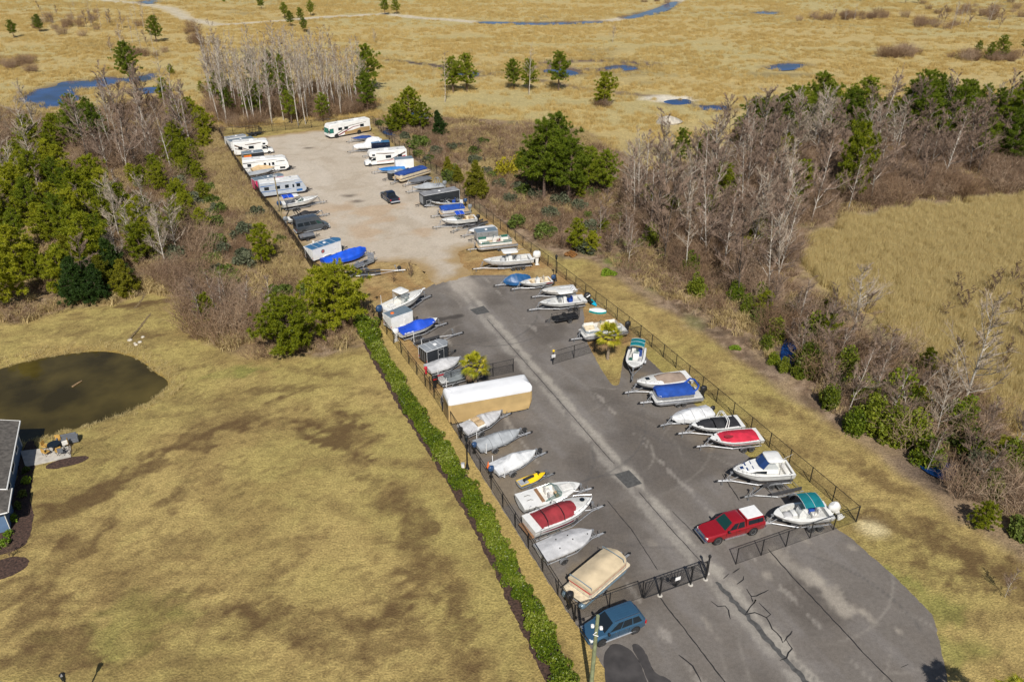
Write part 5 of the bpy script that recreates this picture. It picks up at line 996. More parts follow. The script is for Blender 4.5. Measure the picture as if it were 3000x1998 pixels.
# grey covered pair behind the palm
t, H = boat('boat under a faded grey-green cover beside the black cargo trailer', (1254,1078), (1346,1050), 1.15, 2.2, rise=.2, tr='trailer under the faded grey-green covered boat')
hull_parts(H, t, 'hull_aged'); cover(H, t, [(-.02,.1),(.2,.22),(.45,.6),(.56,.55),(.66,.3),(1,.08)], 'cv_lgrey', .3, seed=11, wr=.05); outboard(t, H.x(0)-.05, .1, 1.0, 'red_gel', .6)
t, H = boat('aluminium fishing boat under a dark grey cover beside the palm by the wrapped motorhome', (1284,1112), (1402,1080), 1.0, 2.2, rise=.15, tr='trailer with white guide posts under the dark grey covered fishing boat', posts=True, zk=.5)
hull_parts(H, t, 'alu', 'navy_paint', sband=(.2,.7)); d, zf = deck_parts(H, t, .8, .2, .7, .04, 'nonskid', .03, 'nonskid'); cover(H, t, [(.17,.10),(.3,.25),(.52,.55),(.6,.5),(.75,.3),(1,.06)], 'cv_slate', .12, .17, 1.0, seed=12); outboard(t, H.x(0)-.05, 0, .95, 'blk', 1.1, dec='lens_red')
o = MB(); o.box(-.5,.5,-.09,.09,-.06,.06,.03); o = o.build('rope_bag', 'red_gel', t); o.location = (H.x(.1), .7, 1.1)
# dark cargo trailer, empty trailer, blue boat, white cargo trailer, hardtop boat
m, rz, L = PS((1253.6,1030), (1318,1008), 2.25, 2.0); cargo_trailer('black cargo trailer with a grey seamed roof and a framed side door', m, rz, L+.35, 2.0, 2.25, 'char', 'roof_grey', -1, .55, 1, 3)
a, b = S(1201,1028), S(1351,976,.4); d = b-a; L = 5.4
boat_trailer(Vector(((a.x*.55+b.x*.45), (a.y*.55+b.y*.45), 0)), math.atan2(d.y, d.x), L, 'empty galvanized trailer with black bunks beside the black cargo trailer', posts=True, bunk_y=.55, bunk_z=.72, tong=1.7, r=.3)
t, H = boat('boat under a bright blue cover with a white bow and a white outboard', (1168.6,971), (1281.5,937), 1.35, 2.5, rise=.3, full=2.2, tr='dual-axle trailer under the bright blue covered boat', n_ax=2)
hull_parts(H, t, 'hull_white'); deck_parts(H, t, .7, .2, .6); cover(H, t, [(-.02,.05),(.15,.10),(.3,.18),(.46,.85),(.58,.7),(.70,.38),(.9,.1)], 'cv_blue', .10, 0, .90, seed=14, side=.97); outboard(t, H.x(0)-.05, 0, 1.15, 'gelcoat', 1.2)
m, rz, L = PS((1146.6,933), (1209.7,911), 2.2, 2.0); t, bo, ro = cargo_trailer('white cargo trailer with a steel-blue roof behind the bright blue covered boat', m, rz, L+.1, 2.0, 2.25, 'rv_white', 'roof_slate', -1, 0, 1, 0, 'rv_white', False)
f = MB(); f.lathe([(.28,0),(.22,.1),(.05,.14)], 9, 'z', (-L*.25, .1, 2.26)); f.build('roof_bag', 'orange', ro)
t, H = boat('white walkaround fishing boat with a hard top and a blue outboard', (1121,904), (1240,853), 1.65, 2.6, zk=.65, rise=.35, full=2.2, tr='aluminium trailer under the hard-top walkaround boat', n_ax=2, mat='alu')
hull_parts(H, t, 'hull_white', bottom='navy_paint'); d, zf = deck_parts(H, t, .5, .3, .55, .08, crown=.3); outboard(t, H.x(0)-.1, .0, 1.45, 'motor_blue', 1.4)
windshield(H, t, .40, .60, .7, 'windscreen', .35, .5); ht = slab_rounded(H.x(.33), H.x(.56), 2.0, 3.25, .1, 'gelcoat', 'hard_top', t, .04); f = MB()
for s in (-1, 1): f.tube([(H.x(.35), s*.85, zf), (H.x(.35), s*.85, 3.2)], .03, 5); f.tube([(H.x(.56), s*.75, H.sh(.56)), (H.x(.52), s*.8, 3.2)], .03, 5)
f.build('frame', 'alu', ht); r = MB(); r.box(H.x(.40), H.x(.48), -.18, .18, 3.26, 3.42, .05); r.build('radar_dome', 'gelcoat', ht)
for s in (-1, 1): c = MB(); c.quad((H.x(.36), s*.86, H.sh(.4)), (H.x(.54), s*.8, H.sh(.5)+.25), (H.x(.53), s*.82, 3.15), (H.x(.36), s*.86, 3.15)); c.build('side_curtain', 'clear_vinyl', ht)
bowrail(H, t, .6, .3); a = MB(); a.tube([(H.x(.1), 1.15, 1.6), (H.x(.1), 1.15, 3.0)], .03, 6); a.build('outrigger', 'sign_white', t); bx = MB(); bx.box(H.x(.14), H.x(.26), -.4, .4, zf, zf+.5, .05); bx.build('live_well', 'gelcoat', t)
pp = MB(); pp.box(H.x(1)-.15, H.x(1)+.35, -.14, .14, H.sh(1)-.03, H.sh(1)+.06, .03); pp.build('bow_pulpit', 'gelcoat', t)
# long aluminium trailer, utility trailer, tarped boat, logo trailer
a, b = S(1018,812), S(1172,793,.4); d = b-a; boat_trailer(Vector((a.x*.58+b.x*.42, a.y*.58+b.y*.42, 0)), math.atan2(d.y, d.x), 7.6, 'long empty aluminium trailer beside the small grey utility trailer', n_ax=2, w=2.4, bunk_y=.6, bunk_z=.7, tong=1.8, mat='alu', spare=True, ax=-.1)
def utility_trailer(label, mid, rz, L, W, mat, rail, gate_h, gate_m, gate_at=-1, floor='wood', spare=True, mesh=None):
    t = thing('utility_trailer', label, 'trailer', mid, rz); hl, hw = L/2, W/2; z = .55
    f = MB(); f.box(-hl, hl, -hw, hw, z-.08, z-.02); f.build('bed', floor, t)
    r = MB()
    for s in (-1, 1):
        r.tube([(-hl, s*hw, z), (hl, s*hw, z)], .035, 4); r.tube([(-hl, s*hw, z+rail), (hl, s*hw, z+rail)], .03, 4)
        for k in range(5): r.tube([(-hl+L*k/4, s*hw, z), (-hl+L*k/4, s*hw, z+rail)], .028, 4)
    r.tube([(hl, -hw, z+rail), (hl, hw, z+rail)], .03, 4); r.build('side_rail', mat, t)
    for i in range(int(L/.35)): p = MB(); x = -hl+.02+i*.35; p.box(x, x+.31, -hw+.04, hw-.04, z-.02, z+.012) if not mesh else p.box(x, x+.03, -hw+.04, hw-.04, z-.02, z+.01); p.build('plank' if not mesh else 'cross_bar', floor if not mesh else mat, t)
    g = MB(); xg = gate_at*hl
    for y in (-hw, -hw/3, hw/3, hw): g.tube([(xg, y, z), (xg+gate_at*.1, y, z+gate_h)], .025, 4)
    for q in (0, .33, .66, 1): g.tube([(xg+gate_at*.1*q, -hw, z+gate_h*q), (xg+gate_at*.1*q, hw, z+gate_h*q)], .025, 4)
    gg = g.build('ramp_gate', mat, t); p = MB(); p.quad((xg+gate_at*.01,-hw,z),(xg+gate_at*.01,hw,z),(xg+gate_at*.1,hw,z+gate_h),(xg+gate_at*.1,-hw,z+gate_h)); p.build('gate_mesh', gate_m, gg)
    for s in (-1, 1): wheel(t, -L*.08, s*(hw+.13), .32, .2); fender(-L*.08, s*(hw+.14), .32, .2, mat, t)
    ax = MB(); ax.tube([(-L*.08,-hw-.1,.32),(-L*.08,hw+.1,.32)], .04, 5); ax.build('axle', 'blk_metal', t)
    if spare: sp = MB(); sp.lathe([(.15,-.1),(.3,-.1),(.33,0),(.3,.1),(.15,.1)], 16, 'z', (hl*.35, 0, z+.1)); sp.build('spare_tyre', 'tyre', t)
    tongue(t, hl, 1.1, mat, .5, False); return t
a, b = S(1034,797), S(1088,776); d = b-a; m = (a+b)/2; utility_trailer('small grey utility trailer with its ramp gate up beside the long empty aluminium trailer', Vector((m.x, m.y+.7, 0)), math.atan2(d.y, d.x), 3.3, 1.5, 'alu_dull', .3, 1.2, 'alu_dull', 1, 'galv_dark')
t, H = boat('boat shrouded in a crumpled bright blue tarp beside the emblem trailer', (949,763), (1070,735), 1.1, 2.5, rise=.3, full=2.6, tr='trailer under the boat shrouded in a blue tarp')
hull_parts(H, t, 'hull_aged'); cover(H, t, [(-.02,.25),(.2,.5),(.4,.75),(.65,.85),(.85,.75),(.97,.45),(1.03,.2)], 'tarp_blue', .62, -.03, 1.02, .06, 'tarp', seed=21, ridge=.3)
m, rz, L = PS((918.4,732), (1003,704), 2.3, 2.1, fwd=1); t, bo, ro = cargo_trailer('white cargo trailer with a blue panelled roof and a round orange emblem', m, rz, L+.5, 2.1, 2.35, 'rv_white', 'roof_blue', -1, .6, 2, 4)
for r0, mt, of in ((.34,'print_teal',.016),(.25,'orange',.022),(.12,'cv_navy',.028)): e = MB(); e.lathe([(r0,-.002),(r0,.002)], 20, 'y', (-L*.2, -(1.05+of), 1.55)); e.build('emblem', mt, bo)
a, b = S(894,728,1.0), S(968,700,1.0); d = b-a; m = (a+b)/2; t = thing('motor_boat', 'low white ski boat half hidden behind the blue-roofed white trailer', 'boat', (m.x, m.y, 0), math.atan2(d.y, d.x)); H = Hull(d.length, 2.0, .5, .95, .2); hull_parts(H, t, 'hull_white'); dd, zf = deck_parts(H, t, .6, .2, .5, .12); windshield(H, t, .45, .62, .3); seat(t, H.x(.45), .4, zf); boat_trailer(Vector((m.x, m.y, 0)), math.atan2(d.y, d.x), d.length, 'trailer under the low white ski boat', bunk_y=.5, bunk_z=.65, keelz=.5)
a, b = S(868,712), S(925,700); d = b-a; m = (a+b)/2+Vector((0,.6,0)); t = thing('utility_trailer', 'small dark trailer carrying a rounded grey tank next to the passenger van', 'trailer', (m.x, m.y, 0), math.atan2(d.y, d.x))
q = MB(); q.box(-1.3,1.2,-.7,.7,.42,.72,.04); q.build('bed', 'char', t); q = MB(); q.loft([[(-1.25+k*.5, .62*math.cos(R(a)), .72+.42*math.sin(R(a))*(.85 if k in (0,5) else 1)) for a in range(0,181,30)] for k in range(6)], False); q.build('cover', 'cv_dgrey', t, 40)
for s in (-1,1): wheel(t, -.1, s*.8, .3, .18); fender(-.1, s*.8, .3, .18, 'blk_metal', t)
tongue(t, 1.2, 1.0, 'blk_metal', .44, False)
a, b = S(874,690), S(966,672); d = b-a; n = Vector((-d.y, d.x, 0)).normalized(); m = (a+b)/2+n*1.0; van('dark grey passenger van with tinted windows parked on the gravel', Vector((m.x, m.y, 0)), math.atan2(d.y, d.x))
t, H = boat('white ski boat under a black cover with an outboard, behind the dark passenger van', (843,642), (940.7,620.7), 1.15, 2.2, rise=.25, tr='trailer under the black-covered white ski boat')
hull_parts(H, t, 'hull_white', 'char', sband=(.3,.8)); deck_parts(H, t, .72, .2, .6); cover(H, t, [(.1,.1),(.3,.35),(.5,.85),(.56,.8),(.66,.4),(.93,.08)], 'cv_black', .06, .10, .94, seed=22, side=.93); outboard(t, H.x(0)-.05, 0, 1.0, 'motor_grey', 1.1)
tw = tower(H, t, .3, 1.3, 'blk_metal', .6)
t, H = boat('white cuddy cruiser with a blue bimini and white hard top on the gravel', (826,596), (932,578.5), 1.5, 2.5, zk=.6, rise=.3, tr='dual-axle trailer under the cuddy cruiser with blue bimini', n_ax=2)
hull_parts(H, t, 'hull_white'); d, zf = deck_parts(H, t, .55, .22, .55, .06, crown=.28); windshield(H, t, .36, .6, .6, 'windscreen', .25, .5); slab_rounded(H.x(.30), H.x(.46), 1.7, 2.75, .08, 'gelcoat', 'hard_top', t); bimini(t, H.x(.02), H.x(.31), 2.1, 2.8, 'cv_blue', H.sh(.2)); f = MB()
for s in (-1,1): f.tube([(H.x(.32),s*.7,zf),(H.x(.32),s*.7,2.7)], .03, 5); f.tube([(H.x(.45),s*.7,H.sh(.5)),(H.x(.44),s*.7,2.7)], .03, 5)
f.build('top_frame', 'alu', t); outboard(t, H.x(0)-.1, 0, 1.3, 'motor_blue', 1.2); bowrail(H, t); seat(t, H.x(.4), .45, zf); seat(t, H.x(.4), -.45, zf)
# caravans and trailers at the far left corner
m, rz, L = PS((768,539), (886,524), 3.05, 2.45); caravan('grey and blue striped travel trailer behind the wooden light pole', m, rz, L+1.1, body='rv_grey', low='rv_grey', stripe='rv_blue', front='wedge', roofm='rv_roof', dark_front='rv_blue', accs=(-.1,))
m, rz, L = PS((750,531), (832,516), 2.3, 2.2); t, bo, ro = cargo_trailer('pink cargo trailer with a grey roof squeezed beside the striped travel trailer', m, rz, L+.4, 2.2, 2.4, 'pink', 'roof_slate', -1, .3, 2, 2)
m, rz, L = P2((736,508), (790,498), 1.0); t = thing('motor_boat', 'boat under a flat grey cover tucked behind the pink trailer', 'boat', m, rz); H = Hull(L+1.5, 2.1, .55, 1.0, .15, 2.8); hull_parts(H, t, 'hull_white'); cover(H, t, [(0,.1),(.4,.3),(1,.08)], 'cv_mgrey', .15, seed=30); boat_trailer(m, rz, L+1.5, 'trailer under the flat grey covered boat', bunk_y=.5, bunk_z=.7)
t, H = boat('green-hulled boat under a peaked tan tarp between the pink trailer and the white caravan', (742,498), (826,482), 1.15, 2.4, rise=.3, full=2.4, tr='trailer under the tan-tarped green boat', ext=.4)
hull_parts(H, t, 'sage'); cover(H, t, [(-.02,.4),(.2,.75),(.5,1.0),(.75,.8),(.95,.2)], 'cv_tan', .18, -.02, .96, .05, 'tarp', seed=31, ridge=.2)
m, rz, L = PS((715,473), (838,463), 2.95, 2.45); caravan('white travel trailer with a rounded nose and black trim', m, rz, L+.8, H=3.05, body='rv_white', low='rv_white', stripe='char', front='round', roofm='rv_roof', wins=((-.36,.08),(-.02,.05),(.16,.05)), doors=(.08,), accs=(-.05,), dark_front='char')
m, rz, L = PS((713.5,454), (771,447), 2.2, 2.2); t, bo, ro = cargo_trailer('dark cargo trailer with an orange panel on its side', m, rz, L+.3, 2.2, 2.35, 'char', 'roof_slate', 0, 0, 1, 0); side_rect(bo, -1, 1.1, -L*.5, -L*.12, .9, 2.0, 'orange', 'side_panel', 'yellow', .03)
a, b = S(694,461), S(797,452); d = b-a; n = Vector((-d.y, d.x, 0)).normalized(); m = (a+b)/2+n*1.2; class_c('white motorhome with black swirls by the wooded corner of the gravel', Vector((m.x, m.y, 0)), math.atan2(d.y, d.x), d.length+.8, -1, s2='brown_stripe')
m, rz, L = PS((676,417), (744,406), 2.4, 2.2); cargo_trailer('long white cargo trailer with a dark grey roof beside the motorhome with black swirls', m, rz, L+.2, 2.2, 2.5, 'rv_white', 'roof_slate', -1, 0, 2, 0)
m, rz, L = PS((668,408), (724,399), 2.5, 2.2); cargo_trailer('white cargo trailer with a pale seamed roof by the wooded corner of the gravel', m, rz, L+.2, 2.2, 2.6, 'rv_white', 'roof_grey', -1, .3, 1, 4)
a, b = S(728,404), S(756,399); d = b-a; m = (a+b)/2+Vector((0,1.2,0)); utility_trailer('black mesh-sided utility trailer by the wooded corner of the gravel', Vector((m.x, m.y, 0)), math.atan2(d.y, d.x), 3.2, 1.7, 'blk_metal', 1.1, 1.2, 'trailer_mesh', 1, 'char')
a, b = S(1126,577,.0), S(1158,602,.0); d = a-b; m = (a+b)/2; pickup('dark blue pickup truck standing alone on the gravel', Vector((m.x, m.y+.4, 0)), math.atan2(d.y, d.x), 'navy_paint', None, 5.8, 1.95, 1.88, True)

# ================================================================ the row along the right-hand fence, far end first
a, b = S(968,409), S(1084,388); d = b-a; L = 11.3; n = Vector((-d.y, d.x, 0)).normalized(); m = (a+b)/2+n*1.25; rz = math.atan2(d.y, d.x)+math.pi
t = thing('motorhome', 'large white bus-style motorhome with gold lower sides and brown swooshes', 'motorhome', (m.x, m.y, 0), rz); hl, hw, Hh = L/2, 1.25, 3.35; prof = [(-hl,.55),(-hl+.3,.42),(hl-.5,.42),(hl-.05,.7),(hl,1.4),(hl-.18,2.5),(hl-.5,Hh-.15),(hl-.9,Hh),(-hl+.1,Hh),(-hl,Hh-.1)]; b = rbody(t, prof, 2.5, 'rv_white')
g = MB(); g.loft([[(hl+.015,-hw+.12,1.35),(hl+.015,hw-.12,1.35)],[(hl-.16,-hw+.12,2.5),(hl-.16,hw-.12,2.5)]], closed=False); g.build('windshield', 'glass_teal', b)
for s in (-1, 1):
    side_rect(b, s, hw, hl-1.35, hl-.3, 1.35, 2.35, 'glass_teal', 'cab_window', 'blk'); side_rect(b, s, hw, -hl+.2, hl*.25, .5, 1.25, 'rv_gold', 'lower_panel', None, .010)
    for x0 in (hl-3.1, hl-4.7, -hl+2.3): side_rect(b, s, hw, x0-.5, x0+.5, 1.75, 2.35, 'glass', 'window', 'blk', .02)
    swoosh(b, s, hw, [(hl-1.2,.7),(hl-3.2,1.5),(0,2.5),(-hl+1.2,2.75)], [(hl-1.5,.7),(hl-3.3,1.35),(0,2.38),(-hl+1.2,2.68)], 'brown_stripe', .014); swoosh(b, s, hw, [(hl-2.2,.6),(hl-4.0,1.3),(-1,2.1),(-hl+2,2.2)], [(hl-2.9,.6),(hl-4.2,1.1),(-1,1.95),(-hl+2,2.12)], 'wine_gel', .016); swoosh(b, s, hw, [(hl*.3,.55),(0,1.2),(-hl*.5,1.6),(-hl+.2,1.55)], [(hl*.3,.5),(0,.6),(-hl*.5,1.2),(-hl+.2,1.2)], 'rv_gold', .012)
    wheel(t, hl-2.0, s*(hw-.14), .46, .26); wheel(t, -hl+3.2, s*(hw-.14), .46, .26)
    for x in (hl-2.0, -hl+3.2): ar = MB(); ar.lathe([(.56,-.004),(.56,.004)], 18, 'y', (x, s*(hw+.02), .5)); ar.build('wheel_arch', 'blk', b)
    mr = MB(); mr.box(hl-.1,hl+.1,s*(hw+.25)-.1,s*(hw+.25)+.1,1.7,2.1); mr.tube([(hl-.1,s*hw,2.2),(hl,s*(hw+.25),2.1)], .03, 4); mr.build('mirror', 'blk', b)
r = MB(); r.box(-hl+.15,hl-1.0,-hw+.1,hw-.1,Hh-.03,Hh+.02); r.build('roof', 'rv_roof', t); roof_kit(t, -hl, hl, Hh, (-.22*L,.16*L), (-.05*L,.28*L)); u = MB(); u.box(-hl+.5,hl-.6,-.9,.9,.34,.45); u.tube([(hl-2,-1.1,.46),(hl-2,1.1,.46)], .07, 5); u.tube([(-hl+3.2,-1.1,.46),(-hl+3.2,1.1,.46)], .07, 5); u.build('chassis', 'blk_metal', t)
t, H = boat('boat shrink-wrapped in white with a tall peak beside the bus-style motorhome', (1117,420), (1036,431), 1.4, 2.5, zk=.6, rise=.15, tr='trailer under the shrink-wrapped white boat', n_ax=2)
hull_parts(H, t, 'hull_white', 'brown_stripe', sband=(.3,.5)); cover(H, t, [(-.02,1.0),(.1,1.5),(.3,1.75),(.5,1.5),(.6,.55),(.8,.5),(1,.2)], 'cv_white', .45, seed=40, wr=.05, ridge=.8)
m, rz, L = P2((1070,402), (1046,406), .9); t = thing('motor_boat', 'small open boat with a blue cover behind the shrink-wrapped boat', 'boat', m, rz); H = Hull(4.6, 1.9, .5, .95, .2); hull_parts(H, t, 'hull_white'); cover(H, t, [(0,.1),(.4,.4),(1,.06)], 'cv_navy', .12, seed=41); boat_trailer(m, rz, 4.6, 'trailer under the small blue-covered boat behind the shrink-wrap', bunk_y=.45, bunk_z=.64)
m, rz, L = PS((1090,421), (1139,418), 2.1, 2.0, fwd=-1); cargo_trailer('dark navy cargo trailer with a blue roof beside the shrink-wrapped boat', m, rz, L+.4, 2.0, 2.2, 'navy_paint', 'roof_blue', 1, 0, 1, 2, 'navy_paint')
t, H = boat('open white boat with a red seat between the navy trailer and the white motorhome', (1143,438), (1080,447), 1.15, 2.1, tr='trailer under the open white boat behind the motorhome')
hull_parts(H, t, 'hull_white'); d, zf = deck_parts(H, t, .7, .2, .5); bench(t, H.x(.25), H.x(.38), -.7, .7, zf, 'vinyl_red'); console(t, H.x(.5), zf, 'gelcoat', .6, .5, .8)
a, b = S(1077,491), S(1190,480); d = b-a; n = Vector((-d.y, d.x, 0)).normalized(); m = (a+b)/2+n*1.2; class_c('white motorhome with a cab-over bed and thin red and brown swooshes', Vector((m.x, m.y, 0)), math.atan2(d.y, d.x)+math.pi, d.length+.6, 1)
m, rz, L = PS((1160,469), (1209,465), 2.5, 2.2, fwd=-1); cargo_trailer('plain white cargo trailer with two axles beside the cab-over motorhome', m, rz, L+.3, 2.2, 2.5, 'rv_white', 'roof_slate', 0, 0, 2, 0, 'rv_white', False)
t, H = boat('flat boat under a sky-blue cover in front of the plain white cargo trailer', (1184,490), (1109.6,497), .95, 2.0, zk=.5, rise=.1, full=3, tr='trailer under the sky-blue covered flat boat')
hull_parts(H, t, 'alu_dull'); cover(H, t, [(-.02,.12),(.5,.3),(1,.06)], 'cv_sky', .2, seed=43)
m, rz, L = PS((1144,511), (1186,503), 1.55, 1.9, fwd=-1); cargo_trailer('low black cargo trailer between two blue-covered boats', m, rz, L+.3, 1.9, 1.7, 'char', 'roof_grey', 0, .4, 1, 0, 'galv')
pontoon('long pontoon boat under a navy cover with weathered cream sides', (1250,496), (1160,523), 1.15, 'trailer under the long navy-covered pontoon', cov='cv_navy', panel='vinyl_cream', logs='vinyl_cream', fence='alu', ext=0, n_ax=2, motor_on=False)
t, H = boat('low boat under a black cover beside the boat with the grey cover and tower', (1253,519), (1202,531), 1.0, 2.0, zk=.5, rise=.1, tr='trailer under the low black-covered boat', ext=.6)
hull_parts(H, t, 'char'); cover(H, t, [(-.02,.15),(.45,.45),(1,.05)], 'cv_dgrey', .3, seed=44)
t, H = boat('boat under a grey cover with a folded silver tower and a dark outboard', (1293,541), (1213,550), 1.15, 2.3, rise=.15, tr='trailer under the grey-covered boat with the silver tower', ext=.3, n_ax=2)
hull_parts(H, t, 'alu_dull', 'cv_grey', sband=(.3,.8)); cover(H, t, [(-.02,.1),(.2,.3),(.5,.7),(.6,.6),(.75,.3),(1,.06)], 'cv_mgrey', .2, seed=45); tower(H, t, .2, 1.4, 'alu', .5); outboard(t, H.x(0)-.1, 0, 1.1, 'motor_grey', 1.2)
m, rz, L = PS((1243.6,574.5), (1344,557), 2.35, 2.3, fwd=-1); t, bo, ro = cargo_trailer('long black cargo trailer with a weathered grey roof and a small framed window hatch', m, rz, L+.3, 2.3, 2.4, 'char', 'char_roof', 0, 0, 2, 0, 'seam', True)
side_rect(bo, 1, 1.15, L*.5-1.3, L*.5-.35, .65, 1.35, 'char', 'hatch', 'sign_white', .025); fr = MB(); fr.quad((L*.5+.165,-.8,.65),(L*.5+.165,.8,.65),(L*.5+.165,.8,2.1),(L*.5+.165,-.8,2.1)); o = fr.build('front_panel', 'roof_grey', bo)
t, H = boat('white and maroon ski boat in front of the long black trailer', (1356,590), (1264,593), 1.1, 2.2, rise=.15, tr='trailer under the white and maroon ski boat')
hull_parts(H, t, 'hull_white', 'brown_stripe', sband=(.1,.55)); d, zf = deck_parts(H, t, .74, .16, .5, .1, lin='blk'); windshield(H, t, .4, .62, .35, 'glass'); seat(t, H.x(.3), .4, zf, 'cv_royal'); seat(t, H.x(.3), -.4, zf, 'cv_royal'); outboard(t, H.x(0)-.1, 0, 1.0, 'motor_blue', 1.0)
b = MB(); T = [.72,.8,.88,.95]; b.loft([[(H.x(q), H.b(q)*.72*f, H.sh(q)+.125) for f in (1,0,-1)] for q in T], False); b.build('bow_cushion', 'blk', d)
tt, L, zd, xa, xb, y0 = pontoon('pontoon boat under a royal blue cover with a grey outboard', (1368,612), (1288,622), 1.05, 'trailer under the royal blue covered pontoon', cov='cv_royal', panel='cv_lgrey', ext=.3, motor='motor_grey', n_ax=1)
f = MB()
for s in (-1,1): f.tube([(xa+.2,s*1.1,zd+.7),(xa+1.0,s*1.1,zd+1.9)], .025, 5); f.tube([(xa+.9,s*1.1,zd+.7),(xa+.6,s*1.1,zd+1.9)], .025, 5)
f.tube([(xa+1.0,1.1,zd+1.9),(xa+1.0,-1.1,zd+1.9)], .025, 5); f.build('bimini_frame', 'alu', tt)
t, H = boat('white cuddy boat with a blue bimini and tan seats on a dual-axle trailer', (1394,635), (1292,647), 1.5, 2.4, zk=.62, rise=.25, tr='dual-axle trailer under the white cuddy with tan seats', n_ax=2, mat='galv')
hull_parts(H, t, 'hull_white', bottom='navy_paint'); d, zf = deck_parts(H, t, .58, .2, .5, .05, crown=.25, lin='vinyl_cream'); windshield(H, t, .42, .64, .5, 'windscreen', .25, .4); bimini(t, H.x(.36), H.x(.60), 1.9, 2.75, 'cv_blue', H.sh(.5)); bench(t, H.x(.08), H.x(.18), -.9, .9, zf, 'vinyl_tan'); seat(t, H.x(.36), .45, zf, 'vinyl_tan'); seat(t, H.x(.36), -.45, zf, 'vinyl_tan'); outboard(t, H.x(0)-.05, 0, 1.2, 'blk', 1.0)
a, b = S(1440,650), S(1314,689); d = b-a; boat_trailer(Vector((a.x*.55+b.x*.45, a.y*.55+b.y*.45, 0)), math.atan2(d.y, d.x), 6.4, 'empty galvanized trailer with dark bunks between the cuddy and the silver trailer', n_ax=2, w=2.3, bunk_y=.6, bunk_z=.75, tong=1.6, mat='galv_dark')
t, H = boat('upturned-looking low white covered boat behind the silver cargo trailer', (1448,664), (1374,678), 1.05, 2.1, tr='trailer under the low white covered boat'); t['label'] = 'low boat under a white cover half hidden behind the silver cargo trailer'
hull_parts(H, t, 'hull_white'); cover(H, t, [(0,.1),(.5,.35),(1,.05)], 'cv_white', .2, seed=47)
m, rz, L = PS((1397,684), (1459,677), 1.85, 1.9, fwd=-1); cargo_trailer('silver-grey cargo trailer with a plain grey roof and white roof vent', m, rz, L, 1.9, 1.95, 'alu_dull', 'roof_slate', 0, 0, 1, 0, 'alu')
tt, L, zd, xa, xb, y0 = pontoon('open pontoon boat with white and dark green seats at the gravel edge', (1506,706), (1398,718), 1.1, 'trailer under the pontoon with green seats', panel='hull_white', seats=('vinyl_white','vinyl_green'), ext=.5, n_ax=1, motor_on=False, stripe='vinyl_green', deckm='vinyl_tan')
seat(tt, -.2, .5, zd+.05, 'vinyl_red')
t, H = boat('large white center console boat with a white T-top over the dirt', (1557,752), (1416.7,766), 1.55, 2.6, zk=.62, rise=.28, full=2.2, tr='three-axle aluminium trailer under the large center console boat', n_ax=3, mat='alu', ext=.15, tong=1.7)
hull_parts(H, t, 'hull_white', 'cv_lgrey', sband=(.05,.55)); d, zf = deck_parts(H, t, .84, .24, .5, .07, crown=.06, lin='nonskid'); console(t, H.x(.48), zf, 'gelcoat', .95, .95, 1.15); ttop(t, H.x(.46), zf, 2.95, 2.4, 1.9); seat(t, H.x(.3), 0, zf, 'gelcoat', 1.1); outboard(t, H.x(0)-.2, 0, 1.35, 'gelcoat', 1.7)
for x, h2 in ((.60,.75),(.28,.95)): c = MB(); c.loft([[(H.x(x)+.42*k*math.cos(a), .48*k*math.sin(a), zf+h2*z) for a in [6.2832*i/12 for i in range(12)]] for k, z in ((1,0),(1,.5),(.8,.85),(.3,1))]); c.build('console_cover' if x < .5 else 'seat_cover', 'cv_grey', t, 50)
bc = MB(); bc.loft([[(H.x(q), s*(H.b(q)-.26), H.sh(q)-.1) for q in (.66,.72,.78,.83)] for s in (1,)] + [[(H.x(q), (H.b(q)-.6), H.sh(q)-.1) for q in (.66,.72,.78,.83)]], False); bc.build('bow_cushion', 'cv_lgrey', t)
t, H = boat('small boat wrapped in a glossy dark blue tarp at the top of the asphalt', (1550,816), (1476,826), .85, 2.1, zk=.4, rise=.2, tr='trailer under the dark blue tarp boat')
hull_parts(H, t, 'hull_white'); cover(H, t, [(-.02,.45),(.15,.8),(.5,1.05),(.7,.95),(.9,.5),(1.02,.15)], 'tarp_steel', .42, -.03, 1.02, .05, 'tarp', seed=50, ridge=.45)
t, H = boat('open white skiff with a red patch near the stern and a dark blue outboard', (1614,817), (1524.7,831), 1.15, 2.1, zk=.55, rise=.2, tr='aluminium trailer under the open white skiff with red stern', mat='alu')
hull_parts(H, t, 'hull_white'); d, zf = deck_parts(H, t, .72, .18, .5, .05, lin='vinyl_cream', mat='gelcoat'); console(t, H.x(.45), zf, 'gelcoat', .6, .6, .85); seat(t, H.x(.3), 0, zf, 'vinyl_cream', .9); bench(t, H.x(.6), H.x(.68), -.5, .5, zf, 'vinyl_tan', .3); outboard(t, H.x(0)-.05, 0, 1.1, 'motor_blue', 1.0)
for s in (-1,1): r = MB(); P = [H.ring(q) for q in (.02,.14,.28)]; r.loft([[(H.x(q), s*(p[0][0]+.012), p[0][1]-.06) for q, p in zip((.02,.14,.28), P)], [(H.x(q), s*(p[2][0]+.012), p[2][1]) for q, p in zip((.02,.14,.20), P)]], False); r.build('red_panel', 'red_gel', t)
a = MB(); a.tube([(H.x(.3),.7,1.2),(H.x(.3),.7,2.3)], .025, 5); a.build('antenna', 'sign_white', t)
t, H = boat('cuddy boat with a faded brown-stained white deck', (1686,842), (1586,854), 1.15, 2.2, zk=.5, rise=.2, full=2.6, tr='trailer under the brown-stained white cuddy')
hull_parts(H, t, 'hull_aged'); d, zf = deck_parts(H, t, .45, .22, .55, .1, 'hull_aged', .2, 'hull_aged'); cover(H, t, [(.0,.15),(.25,.3),(.45,.25)], 'cv_white', .05, .04, .46, .02, 'cockpit_cover', side=.9, seed=51)
